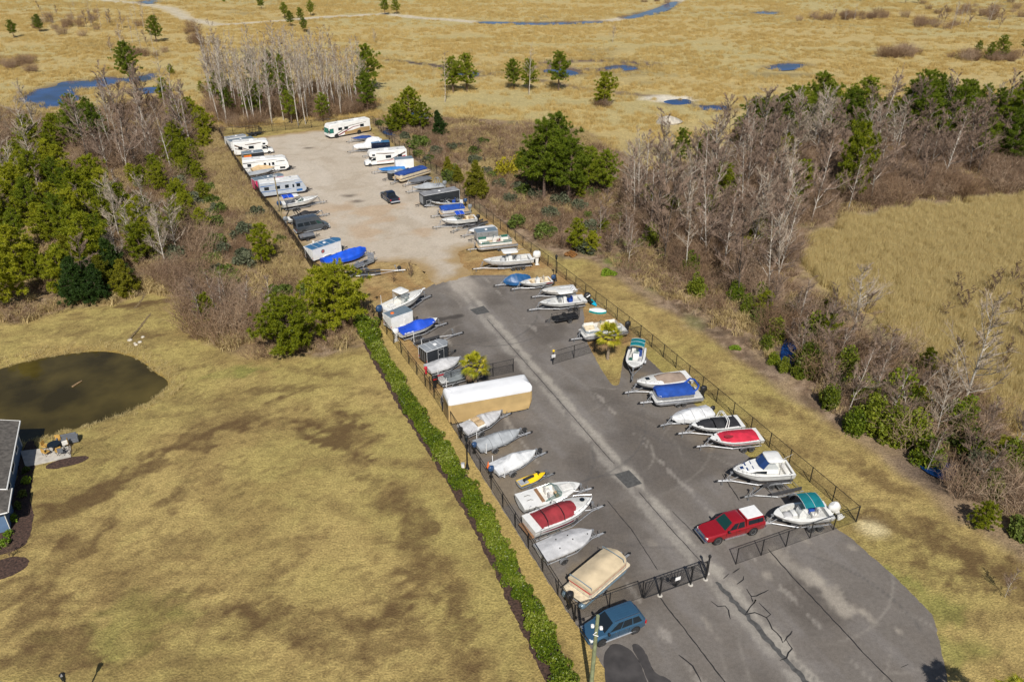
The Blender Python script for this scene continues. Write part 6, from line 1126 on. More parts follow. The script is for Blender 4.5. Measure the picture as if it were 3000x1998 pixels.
t, H = boat('white center console boat with a flat T-top beside the black utility trailer', (1713,872), (1581,889), 1.25, 2.4, zk=.55, rise=.18, full=2.5, tr='galvanized trailer under the flat T-top boat', n_ax=2, tong=1.7)
hull_parts(H, t, 'hull_white'); d, zf = deck_parts(H, t, .62, .24, .55, .12, crown=.06, lin='nonskid'); console(t, H.x(.48), zf, 'gelcoat', .8, .7, 1.0); ttop(t, H.x(.46), zf, 2.75, 2.2, 1.7, 'gelcoat', 'blk_metal'); seat(t, H.x(.34), 0, zf, 'cv_royal', .9); outboard(t, H.x(0)-.1, 0, 1.15, 'blk', 1.35, .5, 'sign_white')
hh = MB(); hh.box(H.x(.8)-.25, H.x(.8)+.25, -.14, .14, H.sh(.8)+.04, H.sh(.8)+.08, .02); hh.build('deck_hatch', 'grey_plastic', d)
ab = MB(); ab.loft([[(H.x(.60), s*.35, zf) for s in (1,-1)], [(H.x(.55), s*.35, zf+.9) for s in (1,-1)]], False); ab.build('console_seat', 'cv_grey', t)
a, b = S(1690,938), S(1622,951); d = b-a; m = (a+b)/2+Vector((0,.55,0)); utility_trailer('black mesh utility trailer with a tall ramp gate', Vector((m.x, m.y, 0)), math.atan2(d.y, d.x), 3.4, 1.6, 'blk_metal', .42, 1.35, 'trailer_mesh', -1, 'blk_metal', True, True)
a, b = S(1722,876), S(1747,900); d = b-a; m = (a+b)/2; t = thing('kayak', 'turquoise plastic paddle boat lying in the grass by the fence', 'kayak', (m.x, m.y, .02), math.atan2(d.y, d.x)); k = MB(); T = [i/10 for i in range(11)]; k.loft([[((q-.5)*2.6, .38*math.sin(math.pi*min(.97,max(.06,q)))**.45*math.cos(a), .18+.17*math.sin(math.pi*min(.95,max(.08,q)))**.4*math.sin(a)) for a in [6.2832*i/10 for i in range(10)]] for q in T]); k.build('shell', 'turq', t, 50); k = MB(); k.box(-.45,.35,-.2,.2,.30,.37,.04); k.build('seat_well', 'teal_plastic', t)
a, b = S(1734,913), S(1768,916); d = b-a; m = (a+b)/2; t = thing('dinghy', 'small upturned dinghy with a white bottom and teal rim in the dirt', 'dinghy', (m.x, m.y, 0), math.atan2(d.y, d.x)); k = MB(); k.loft([[((q-.5)*2.3, (.6*math.sin(math.pi*min(.97,max(.08,q)))**.5)*math.cos(a)*(1.0), .28+(.30*math.sin(math.pi*min(.96,max(.1,q)))**.6)*math.sin(a)) for a in [math.pi*i/8 for i in range(9)]] for q in T], False); k.build('bottom', 'gelcoat', t, 50); k = MB(); k.loft([[((q-.5)*2.4, s*(.64*math.sin(math.pi*min(.97,max(.07,q)))**.5), z) for q in T] for s, z in ((1,.3),(1,.02),(-1,.02),(-1,.3))], False); k.build('rim', 'teal_plastic', t, 50)
tt, L, zd, xa, xb, y0 = pontoon('open pontoon boat with cream seats behind the grass island palm', (1832,958), (1700,977), 1.15, 'trailer under the pontoon with cream seats', panel='hull_white', seats=('vinyl_cream','vinyl_white'), ext=-.2, n_ax=2, stripe='steelblue', deckm='nonskid', motor='blk', logs='alu', B=2.3)
t, H = boat('white boat with a teal bimini pointing at the grass island', (1869,1017), (1855.5,1078), 1.35, 2.3, rise=.1, full=3.6, tr='trailer under the white boat with teal bimini at the grass island', zk=.55)
hull_parts(H, t, 'hull_white', 'navy_paint', sband=(.2,.5)); d, zf = deck_parts(H, t, .72, .28, .5, .05, lin='nonskid', crown=.08); bimini(t, H.x(.0), H.x(.36), 1.7, 2.6, 'cv_teal', H.sh(.2)); console(t, H.x(.42), zf, 'gelcoat', .7, .6, .9); seat(t, H.x(.25), .4, zf, 'cv_navy'); seat(t, H.x(.25), -.4, zf, 'vinyl_white'); bench(t, H.x(.5), H.x(.68), .35, .75, zf, 'cv_lgrey', .35); bench(t, H.x(.5), H.x(.68), -.75, -.35, zf, 'vinyl_green', .35)
t, H = boat('white sport cruiser with a taupe canvas top', (2020,1099), (1865,1122), 1.55, 2.5, zk=.6, rise=.22, full=2.4, tr='galvanized trailer under the taupe-canvas cruiser', n_ax=2, mat='galv')
hull_parts(H, t, 'hull_white', 'cv_lgrey', sband=(.0,.35)); deck_parts(H, t, .56, .22, .6, .12, crown=.3); cover(H, t, [(.10,.15),(.2,.4),(.4,.7),(.5,.64),(.6,.46),(.66,.40)], 'cv_taupe', .05, .11, .66, .02, 'canvas_top', side=.85, seed=55); h = MB(); h.box(H.x(.8)-.25,H.x(.8)+.25,-.25,.25,H.sh(.8)+.24,H.sh(.8)+.30,.03); h.build('deck_hatch', 'glass', t); bowrail(H, t, .6, .3)
for q in (.5,.58): 
    for s in (-1,1): o = MB(); r = H.ring(q); o.lathe([(.10,-.006),(.10,.006)], 10, 'y', (H.x(q), s*(r[1][0]+.02), r[1][1]+.02)); o.build('porthole', 'glass', t)
tt, L, zd, xa, xb, y0 = pontoon('pontoon boat under a vivid blue cover with silver rails and a black outboard', (2046,1149), (1914,1163), 1.05, 'trailer under the vivid blue covered pontoon', cov='cv_royal', panel='alu', ext=.3, n_ax=2, logs='alu', deckm='nonskid', aft=1.1, B=2.4)
b = MB()
b.tube([(xa+.35,y0,zd+.75),(xa-.25,y0,zd+1.25),(xa-.55,y0*.6,zd+1.35),(xa-.55,-y0*.6,zd+1.35),(xa-.25,-y0,zd+1.25),(xa+.35,-y0,zd+.75)], .11, 7); b.build('folded_bimini', 'cv_royal', tt)
t, H = boat('small boat under a shiny white-grey cover with dark straps by the mown strip fence', (2080,1200), (1968,1226), 1.05, 2.1, zk=.5, rise=.15, tr='trailer under the shiny white-grey covered boat')
hull_parts(H, t, 'hull_white'); cover(H, t, [(-.02,.2),(.15,.4),(.42,.62),(.6,.5),(.8,.25),(1,.06)], 'cv_white', .42, seed=57, seams=(.25,.52,.78)); outboard(t, H.x(0)-.05, 0, .95, 'blk', .8)
t, H = boat('white wakeboard boat with a black cover, black stripe and curved white tower', (2171.7,1232), (2025,1248), 1.25, 2.4, zk=.52, rise=.18, full=2.7, tr='galvanized trailer under the white and black wakeboard boat', n_ax=2)
hull_parts(H, t, 'hull_white', 'cv_black', sband=(.1,.62)); d, zf = deck_parts(H, t, .8, .2, .6, .12); cover(H, t, [(.08,.1),(.25,.22),(.45,.45),(.56,.42)], 'cv_black', .03, .08, .565, .015, 'cockpit_cover', side=.88, seed=58); cover(H, t, [(.59,.34),(.72,.2),(.9,.08)], 'cv_black', .03, .59, .90, .012, 'bow_cover', side=.84, seed=59); tower(H, t, .36, .95, 'gelcoat', .3, -.15)
t, H = boat('white deck boat with a bright red mesh cover and red stripe', (2227,1271), (2080,1286), 1.25, 2.45, zk=.52, rise=.12, full=3.0, tr='galvanized trailer under the red-covered deck boat', n_ax=2)
hull_parts(H, t, 'hull_white', 'red_gel', sband=(.35,.72)); deck_parts(H, t, .8, .2, .6, .1, crown=.05); cover(H, t, [(.08,.22),(.14,.28),(.4,.4),(.58,.42),(.72,.2),(.82,.08)], 'cv_red', .05, .09, .82, .015, 'cover', side=.9, seed=60)
p = MB(); p.loft([[(H.x(.66)+.5*math.cos(a)*k, .35+.30*math.sin(a)*k, H.sh(.66)+.30) for a in [6.2832*i/10 for i in range(10)]] for k in (1,.05)], True, False); o = p.build('cover_window', 'cv_wine', t); o.location.z = .04
for y in (-.45,.45): h = MB(); h.box(H.x(.9)-.08,H.x(.9)+.08,y-.08,y+.08,H.sh(.9)+.04,H.sh(.9)+.08); h.build('cleat', 'blk', t)
t, H = boat('white cabin cruiser with blue cabin windows and a boxy hard top', (2318,1368), (2147,1379), 1.6, 2.6, zk=.62, rise=.2, full=2.5, tr='galvanized trailer under the blue-windowed cabin cruiser', n_ax=2)
hull_parts(H, t, 'hull_white', 'brown_stripe', sband=(-.02,.05)); d, zf = deck_parts(H, t, .30, .2, .5, .04, crown=.12)
c = MB(); c.loft([[(H.x(q), H.b(q)*k*f, H.sh(q)+z*(1 if abs(f) < .9 else .25) + .05) for f in (1,.95,.8,.3,-.3,-.8,-.95,-1)] for q, k, z in ((.30,.86,.62),(.48,.86,.62),(.60,.84,.55),(.72,.80,.42),(.84,.66,.16),(.9,.5,.06))], False); cab = c.build('cabin', 'gelcoat', t, 30)
def deckquad(q0, q1, y0, y1, mat, nm, par, zf_): v = MB(); v.quad((H.x(q0),y0,zf_(q0)),(H.x(q1),y0,zf_(q1)),(H.x(q1),y1,zf_(q1)),(H.x(q0),y1,zf_(q0))); return v.build(nm, mat, par)
zz = lambda q: H.sh(q)+.075+lerp_list([(.30,.62),(.48,.62),(.60,.55),(.72,.42),(.84,.16),(.9,.06)], q)
for y in (.14,-.62): deckquad(.69, .80, y, y+.48, 'glass_blue', 'window', cab, zz)
deckquad(.83, .885, -.2, .2, 'glass_blue', 'deck_hatch', cab, zz)
for s in (-1,1): v = MB(); v.add([(H.x(.50), s*(H.b(.5)*.855+.0), H.sh(.5)+.20),(H.x(.74), s*(H.b(.74)*.80+.005), H.sh(.74)+.16),(H.x(.66), s*(H.b(.66)*.79+.01), H.sh(.66)+.40),(H.x(.50), s*(H.b(.5)*.83+.01), H.sh(.5)+.52)], [(0,1,2,3)]); v.build('side_window', 'glass', cab)
ws = MB(); ws.loft([[(H.x(.56), -1.0, H.sh(.5)+.68),(H.x(.60), -.45, H.sh(.5)+.68),(H.x(.60), .45, H.sh(.5)+.68),(H.x(.56), 1.0, H.sh(.5)+.68)],[(H.x(.46), -.85, H.sh(.5)+1.38),(H.x(.50), -.4, H.sh(.5)+1.4),(H.x(.50), .4, H.sh(.5)+1.4),(H.x(.46), .85, H.sh(.5)+1.38)]], False); ws.build('windshield', 'glass_blue', t)
for s in (-1,1): v = MB(); v.quad((H.x(.56), s*1.0, H.sh(.5)+.66),(H.x(.30), s*1.03, H.sh(.3)+.66),(H.x(.30), s*.88, H.sh(.3)+1.36),(H.x(.46), s*.86, H.sh(.5)+1.38)); v.build('side_screen', 'clear_vinyl', t)
slab_rounded(H.x(.22), H.x(.49), 1.85, H.sh(.4)+1.48, .12, 'gelcoat', 'hard_top', t); f = MB()
for s in (-1,1): f.tube([(H.x(.26),s*.85,zf),(H.x(.26),s*.85,H.sh(.3)+1.4)], .03, 5)
f.build('top_frame', 'alu', t); seat(t, H.x(.36), .5, zf+.1); seat(t, H.x(.36), -.5, zf+.1); bench(t, H.x(.06), H.x(.14), -1, 1, zf, 'vinyl_white'); bowrail(H, t, .62, .3); an = MB(); an.tube([(H.x(.3),.8,3.1),(H.x(.1),.9,3.9)], [.02,.008], 4); an.build('antenna', 'sign_white', t)
# empty trailer and bimini boat nearest the front corner
a, b = S(2346,1428), S(2189,1464); d = b-a; boat_trailer(Vector((a.x*.53+b.x*.47, a.y*.53+b.y*.47, 0)), math.atan2(d.y, d.x), 5.0, 'empty galvanized trailer with wide open frame beside the cabin cruiser', n_ax=1, w=2.5, bunk_y=.7, bunk_z=.8, tong=1.2, mat='galv_dark', r=.3)
t, H = boat('white center console boat with teal bimini and tilted white outboard', (2430,1491), (2266,1507), 1.4, 2.5, zk=.55, rise=.15, full=2.7, tr='dual-axle galvanized trailer behind the red pickup', n_ax=2)
hull_parts(H, t, 'hull_white', rub='sign_white'); d, zf = deck_parts(H, t, .86, .24, .5, .08, crown=.05, lin='nonskid'); console(t, H.x(.5), zf, 'gelcoat', .8, .7, 1.05); bimini(t, H.x(.22), H.x(.56), 2.0, 2.85, 'cv_teal', H.sh(.4), 'alu'); seat(t, H.x(.30), .3, zf, 'vinyl_white', .5); seat(t, H.x(.30), -.3, zf, 'cv_royal', .5); bench(t, H.x(.60), H.x(.68), -.4, .4, zf, 'gelcoat', .5); outboard(t, H.x(0)-.15, 0, 1.25, 'gelcoat', 1.45, .55)
bc = MB(); bc.loft([[(H.x(.74)+.5*k*math.cos(a), .6*k*math.sin(a), zf+.35*z) for a in [6.2832*i/12 for i in range(12)]] for k, z in ((1,.02),(.9,.6),(.4,1))]); bc.build('bow_cover', 'cv_lgrey', t, 50)
a, b = S(2098,1593), S(2201,1565); d = b-a; n = Vector((-d.y, d.x, 0)).normalized(); m = (a+b)/2+n*.85+d*.04; pickup('red crew-cab pickup truck with a white-topped bed cap beside the gate opening', Vector((m.x, m.y, 0)), math.atan2(d.y, d.x)+math.pi, 'red_paint', 'sign_white', 6.15)
a, b = S(1767.5,1887), S(1854,1854); d = b-a; n = Vector((-d.y, d.x, 0)).normalized(); m = (a+b)/2+n*.85; suv('steel-blue minivan parked outside the gate beside the utility pole', Vector((m.x, m.y, 0)), math.atan2(d.y, d.x)+math.pi)
# ================================================================ fences, gate, lamps, poles
_pm = {}
def shared(key, make):
    if key not in _pm: o = make(); _pm[key] = o.data; bpy.data.objects.remove(o)
    return _pm[key]
def fence(label, pts, mesh='chain_link', h=1.83, bay=3.0, rail=True, endposts=True, brace=False):
    pts = [Vector((p[0], p[1], 0)) for p in pts]; t = thing('chain_link_fence', label, 'fence', pts[0]); o0 = pts[0]
    post = shared(('post', h), lambda: MB().tube([(0,0,-.1),(0,0,h+.03),(0,0,h+.06)], [.05,.05,.02], 6).build('post', 'blk_metal'))
    done = False
    for i, (a, b) in enumerate(zip(pts[:-1], pts[1:])):
        d = b-a; L = d.length; n = max(1, round(L/bay)); st = L/n; rz = math.atan2(d.y, d.x); key = (mesh, round(st, 2))
        pm = shared(key, lambda: MB().quad((0,0,.04),(st,0,.04),(st,0,h-.02),(0,0,h-.02)).build('mesh_panel', mesh))
        for k in range(n + 1):
            p = a + d*(k/n) - o0
            if k > 0 or not done: q = link('post', post, t); q.location = p; done = True
            if k < n: m = link('mesh_panel', pm, t); m.location = p; m.rotation_euler = (0, 0, rz)
        r = MB(); r.tube([a-o0+Vector((0,0,h)), b-o0+Vector((0,0,h))], .032, 5); r.build('top_rail', 'blk_metal', t)
        w = MB(); w.tube([a-o0+Vector((0,0,.06)), b-o0+Vector((0,0,.06))], .016, 4); w.build('bottom_wire', 'blk_metal', t)
    return t
fence('black chain-link fence beside the hedge and lamp post', [LOT(0,0), LOT(0,35.1), LOT(-1.2,57.7), S(960,826)])
fence('dark screened fence along the wooded side of the gravel lot', Sp((958,825),(917,792),(864,712),(768.7,590),(684,468),(645,398)), 'screen_mesh')
fence('chain-link fence between the gravel and the bare tree stand', Sp((645,398),(760,390),(950,371),(1094,363)), 'chain_link')
fence('black chain-link fence along the mown strip and woods on the boat side', [LOT(29.15,0), LOT(29.3,21.6), LOT(29.3,38.1), LOT(28.46,57.9), LOT(27.7,75.4), LOT(27.1,90.2), S(1297,522), S(1158,428), S(1094,363)])
fence('short chain-link fence joining the hedge-side fence to the sliding gate', [LOT(.05,-.02), LOT(6.25,-.02)])
fence('chain-link fence beside the red pickup and the gate opening', [LOT(15.64,0), LOT(29.12,0)], bay=2.7)
fence('chain-link cross fence beside the palm by the wrapped motorhome', [LOT(.1,36.9), LOT(10.65,36.78)])
fence('chain-link cross fence behind the grass island palm with a sign on its end post', [LOT(15.84,36.5), LOT(22.0,37.2), LOT(29.25,38.0)])
def sign(label, p, rz, w, h, mat, z):
    t = thing('notice_sign', label, 'sign', p, rz); m = MB(); m.box(-w/2, w/2, -.012, .012, z, z+h); m.build('panel', mat, t)
    f = MB(); 
    for k in range(4): f.box(-w*.36, w*(.36 if k % 2 == 0 else .2), -.017, -.013, z+h*(.2+.17*k), z+h*(.2+.17*k)+.02)
    o = f.build('text_lines', 'cv_dgrey', t); o['kind'] = 'stuff'; return t
e = LOT(15.84,36.4); sign('white notice sign on the end post of the cross fence', (e.x, e.y-.06, 0), LA, .5, .4, 'sign_white', 1.1)
t = thing('post_beacon', 'yellow lamp housing atop the cross fence end post', 'lamp', (e.x, e.y+.05, 0), LA); m = MB(); m.lathe([(.05,1.80),(.14,1.88),(.16,2.0),(.06,2.1)], 10, 'z'); m.build('housing', 'yellow', t); m = MB(); m.box(-.09,.09,-.12,-.02,.7,1.0,.02); m.build('control_box', 'blk', t)
# sliding gate of braced panels
t = thing('sliding_gate', 'black cantilever sliding gate with fan-like braces and a white sign', 'gate', LOT(6.3,-.22), LA); gl = 6.2
f = MB()
for z in (.12, 1.85): f.tube([(0,0,z),(gl,0,z)], .05, 4)
f.tube([(0,0,.12),(0,0,1.85)], .05, 4); f.tube([(gl,0,.12),(gl,0,1.85)], .05, 4); f.build('frame', 'blk_metal', t)
for k in range(1, 4): u = MB(); u.tube([(gl*k/4,0,.12),(gl*k/4,0,1.85)], .035, 4); u.build('upright', 'blk_metal', t)
for k in range(4):
    c = gl*k/4; dx = gl/4
    for q in (.25,.5,.75,1.0):
        d = MB(); x0, x1 = (c, c+dx*q) if k % 2 == 0 else (c+dx, c+dx-dx*q); d.tube([(x0,0,.15),(x1,0,1.82)], .02, 4); d.build('brace', 'blk_metal', t)
m = MB(); m.quad((0,.02,.14),(gl,.02,.14),(gl,.02,1.83),(0,.02,1.83)); m.build('mesh_panel', 'gate_mesh', t)
m = MB(); m.box(2.9,3.4,-.05,-.03,.9,1.25); s = m.build('sign', 'sign_white', t); m = MB(); m.box(2.45,2.75,-.05,.05,.95,1.3); m.build('control_box', 'blk', t)
for a in (4.4+6.3-3.0, 10.7, 12.2, 12.75):
    p = thing('gate_post', 'stout black guide post on a concrete footing at the sliding gate', 'post', LOT(a, -.42 if a != 12.75 else .1), LA, 'gate guide posts'); m = MB(); m.tube([(0,0,-.1),(0,0,2.1),(0,0,2.16)], [.075,.075,.03], 8); m.build('pillar', 'blk_metal', p); m = MB(); m.lathe([(.22,-.02),(.22,.05),(.1,.07)], 10, 'z'); m.build('footing', 'concrete', p); m = MB(); m.box(-.11,.11,-.11,.11,1.85,2.05,.03); m.build('roller_box', 'blk', p)
    if a == 12.75: p['label'] = 'slim latch post just past the open end of the sliding gate'; del p['group']
def lamp(label, p, h=4.2):
    t = thing('lamp_post', label, 'lamp post', p); m = MB(); m.lathe([(.24,-.05),(.24,.1),(.17,.18),(.15,.5),(.09,.62),(.085,.8)], 12, 'z'); m.build('base', 'blk_metal', t, 40)
    m = MB(); m.tube([(0,0,.7),(0,0,h-.75)], [.075,.06], 8); m.build('pole', 'blk_metal', t, 40); m = MB(); m.lathe([(.07,h-.78),(.12,h-.7),(.17,h-.25),(.18,h-.2)], 6, 'z'); m.build('lantern', 'glass', t); m = MB(); m.lathe([(.21,h-.2),(.22,h-.16),(.08,h-.04),(.02,h+.06)], 8, 'z'); m.build('lantern_cap', 'blk_metal', t)
    for k in range(6): a = 1.0472*k; b = MB(); b.tube([(.12*math.cos(a),.12*math.sin(a),h-.72),(.18*math.cos(a),.18*math.sin(a),h-.2)], .014, 4); b.build('lantern_bar', 'blk_metal', t)
lamp('black lamp post on the straw strip between the hedge and the fence', S(1369,1373), 4.15); lamp('black lamp post in the dirt beside the skiff with the red stern', S(1628,823.6), 4.25); lamp('black lamp post standing on the open lawn', (-30.6,36.0,0), 4.2)
p = S(1369,1373); t = thing('utility_box', 'small white electrical box at the foot of the lamp post', 'box', (p.x-.45, p.y+.25, 0)); m = MB(); m.box(-.16,.16,-.13,.13,0,.5,.03); m.build('cabinet', 'sign_white', t); m = MB(); m.box(-.18,.18,-.15,.15,.48,.54,.03); m.build('lid', 'grey_plastic', t)
p = S(1730,2027); t = thing('utility_pole', 'weathered green-grey wooden pole with two floodlights beside the driveway', 'pole', p); m = MB(); m.tube([(0,0,-.2),(.05,0,4),(.12,0,7.85)], [.17,.15,.12], 10); m.build('pole', 'pole_green', t, 50)
for s, z in ((-1,6.9),(1,6.7)):
    m = MB(); m.tube([(.1,0,z),(s*.3+.1,-.1,z+.1)], .03, 5); a = m.build('arm', 'galv', t); m = MB(); m.box(s*.3-.02,s*.3+.2,-.24,.02,z+.02,z+.18,.04); m.build('floodlight', 'sign_white', a)
m = MB(); m.tube([(.1,-.1,6.4),(-.15,-.25,6.3),(.2,-.3,6.2)], .04, 5); m.build('cable_coil', 'sign_white', t)
p = S(829,656); t = thing('utility_pole', 'slim wooden light pole beside the striped travel trailer', 'pole', p); m = MB(); m.tube([(0,0,-.2),(-.12,0,4),(-.3,0,8.9)], [.15,.13,.1], 8); m.build('pole', 'pole_wood', t, 50); m = MB(); m.box(-.5,.35,-.35,.1,8.6,8.85,.06); m.build('floodlight', 'grey_plastic', t)
# ================================================================ house, patio and beds
t = thing('house', 'blue-grey house with a shingled roof beside the pond', 'house', LOT(-48.2,38), LA)
m = MB(); m.box(-5.6,5.6,-5.5,5.6,-.1,2.85); m.box(-5.6,5.9,-8.5,-5.5,-.1,2.4); m.build('wall', 'siding', t)
m = MB(); m.loft([[(-6.1,y,2.78),(0,y,4.9),(6.05,y,2.78),(6.05,y,2.66),(0,y,4.76),(-6.1,y,2.66)] for y in (-5.9,6.0)]); r = m.build('roof', 'shingle', t)
m = MB(); m.add([(-6.1,-9.0,2.36),(6.4,-9.0,2.36),(6.4,-5.6,2.50),(-6.1,-5.6,2.5),(-3,-6.6,3.9),(3.2,-5.6,3.9),(-3,-5.6,3.9)], [(0,1,5,4),(1,2,5),(4,5,6),(0,4,6,3),(0,3,2,1)]); m.build('porch_roof', 'shingle', t)
m = MB(); m.add([(-5.6,5.61,2.85),(5.6,5.61,2.85),(0,5.61,4.75)], [(0,1,2)]); m.add([(-5.6,-5.51,2.85),(5.6,-5.51,2.85),(0,-5.51,4.75)], [(0,1,2)]); m.build('gable', 'siding', t)
g = MB(); g.tube([(6.12,-5.9,2.72),(6.12,6.0,2.72)], .07, 6); g.build('gutter', 'trim', t); g = MB(); g.tube([(6.46,-9.0,2.4),(6.46,-5.6,2.5)], .06, 6); g.tube([(-6.1,-9.05,2.4),(6.4,-9.05,2.4)], .06, 6); g.build('porch_gutter', 'trim', t)
for y in (-5.9, 6.0): g = MB(); g.tube([(-6.1,y,2.74),(0,y,4.86),(6.08,y,2.74)], .06, 4); g.build('rake_board', 'trim', t)
for y, w in ((-3.2,1.2),(0,1.6),(3.2,1.2)): q = MB(); q.quad((5.612,y-w/2,.9),(5.612,y+w/2,.9),(5.612,y+w/2,2.2),(5.612,y-w/2,2.2)); wd = q.build('window', 'glass', t); f = MB(); f.tube([(5.62,y-w/2,.9),(5.62,y+w/2,.9),(5.62,y+w/2,2.2),(5.62,y-w/2,2.2),(5.62,y-w/2,.9)], .05, 4); f.tube([(5.62,y-w/2,1.55),(5.62,y+w/2,1.55)], .03, 4); f.build('frame', 'trim', wd)
for y in (-5.45, 5.5, -8.4): c = MB(); c.box(5.5 if y != -8.4 else 5.8, 5.66 if y != -8.4 else 5.96, y-.08, y+.08, 0, 2.6 if y != -8.4 else 2.35); c.build('corner_board', 'trim', t)
m = MB(); q = Sp((60,1322),(207,1306),(208,1339),(75,1368)); m.loft([[(p.x,p.y,-.1) for p in q],[(p.x,p.y,.07) for p in q]]); pat = m.build('patio', 'concrete'); pat['kind'] = 'structure'
c = S(163,1318); t = thing('patio_table', 'round dark glass patio table on the concrete slab', 'table', (c.x,c.y,.07)); m = MB(); m.lathe([(.62,.70),(.64,.72),(.62,.74)], 18, 'z'); m.build('tabletop', 'glass', t); m = MB(); m.lathe([(.28,0),(.26,.04),(.05,.08),(.05,.7)], 10, 'z'); m.build('pedestal', 'brown_metal', t)
def pchair(label, p, rz, cm, group=None):
    t = thing('patio_chair', label, 'chair', (p.x,p.y,.07), rz, group); m = MB(); m.box(-.28,.28,-.28,.28,.36,.46,.04); m.build('seat', cm, t); m = MB(); m.box(-.33,-.24,-.27,.27,.44,.95,.03); m.build('backrest', cm, t)
    for a in (-.25,.25):
        for b in (-.25,.25): l = MB(); l.tube([(a,b,0),(a,b,.38)], .022, 4); l.build('leg', 'brown_metal', t)
    for s in (-1,1): l = MB(); l.tube([(-.28,s*.3,.65),(.25,s*.3,.62),(.25,s*.28,.36)], .02, 4); l.build('armrest', 'brown_metal', t)
for k in range(5): a = 6.2832*k/5+.5; pchair('tan cushioned patio chair around the round table', Vector((c.x+1.0*math.cos(a), c.y+1.0*math.sin(a), 0)), a+math.pi, 'cushion', 'chairs around the patio table')
pchair('pale patio chair by the slab corner bed', S(194,1310), 2.2, 'vinyl_white'); pchair('dark patio chair beside the round table and pale chair', S(184,1332), 1.8, 'cv_dgrey')
g = S(200,1296); t = thing('patio_sofa', 'dark cushioned patio sofa on the slab edge', 'sofa', (g.x,g.y,.05), LA+math.pi); m = MB(); m.box(-.9,.9,-.35,.35,.0,.42,.04); m.build('seat', 'cv_dgrey', t); m = MB(); m.box(-.9,.9,-.42,-.3,.3,.85,.04); m.build('backrest', 'cv_dgrey', t)
for s in (-1,1): m = MB(); m.box(s*.95-.09,s*.95+.09,-.4,.35,0,.62,.03); m.build('armrest', 'cv_dgrey', t)
for (u, v, ra, rb) in ((196,1354,2.0,.8),(12,1665,1.9,1.3)):
    p = S(u,v); pts = [Vector((p.x+ra*math.cos(a)*E1.x-rb*math.sin(a)*E1.y, p.y+ra*math.cos(a)*E1.y+rb*math.sin(a)*E1.x, 0)) for a in [6.2832*i/24 for i in range(24)]]; o = sheet('mulch_ring', pts, .25, .016, 'mulch', None, None, .08); o['kind'] = 'structure'
bedp = [LOT(-42.5,44.2), LOT(-41.2,44.0), LOT(-41.1,38), LOT(-41.1,33.5), LOT(-40.5,31), LOT(-40.5,28), LOT(-41,26.5), LOT(-44,26.2), LOT(-46,27.5), LOT(-42.6,32)]
o = sheet('house_bed', smooth_poly(bedp,1), .3, .013, 'mulch', None, None, .12); o['kind'] = 'structure'
# odds and ends in the landscape
def rocklump(n, r, seed, sx=1, sz=.6):
    rr = random.Random(seed); m = MB(); N = 9; m.loft([[(r*sx*math.cos(6.2832*j/N)*k*rr.uniform(.8,1.15), r*math.sin(6.2832*j/N)*k*rr.uniform(.8,1.15), r*sz*z*rr.uniform(.9,1.1)) for j in range(N)] for k, z in ((1,-.3),(1.05,.2),(.8,.65),(.45,.95),(.1,1.05))]); return m
for i, (u, v) in enumerate(((418,985),(394,1002),(398,1006),(409,999),(380,993))): p = S(u,v); m = rocklump(0, random.uniform(.2,.4), i); o = m.build('boulder', 'stone', None, 60); o.location = (p.x,p.y,gh(p.x,p.y)); tag(o, 'pale rock lying on the bank above the pond', 'rock', 'rocks on the pond bank')
p = D(1535,283); m = rocklump(0, 2.3, 91, 1.5, .7); o = m.build('sand_mound', 'sandpile', None, 60); o.location = (p.x,p.y,0); tag(o, 'pale spoil mound in the marsh field', 'mound')
a, b = S(208,1121), S(236,1104); m = MB(); m.tube([(a.x,a.y,-.58),((a.x+b.x)/2,(a.y+b.y)/2,-.55),(b.x,b.y,-.56)], [.12,.1,.06], 7); tag(m.build('floating_log', 'wood'), 'pale branch floating on the brown pond', 'log')
p = S(530,832); t = thing('culvert_headwall', 'small concrete drain headwall at the woods edge', 'drain', (p.x,p.y,0), .6); m = MB(); m.box(-.7,.7,-.15,.15,-.1,.7); m.build('wall', 'concrete', t); m = MB(); m.box(-.75,-.6,-.15,.8,-.1,.5); m.box(.6,.75,-.15,.8,-.1,.5); m.build('wing_wall', 'concrete', t); m = MB(); m.lathe([(.35,-.16),(.35,.17)], 14, 'y', (0,0,.25)); m.build('pipe', 'blk', t)
a, b = S(440,882), S(420,900); 
for (u0,v0,u1,v1) in ((428,858,394,904),(442,918,378,994)): strip([S(u0,v0),S((u0+u1)/2+3,(v0+v1)/2),S(u1,v1)], .32, .02, 'ditch_mud', 'ditch', ground, .12)
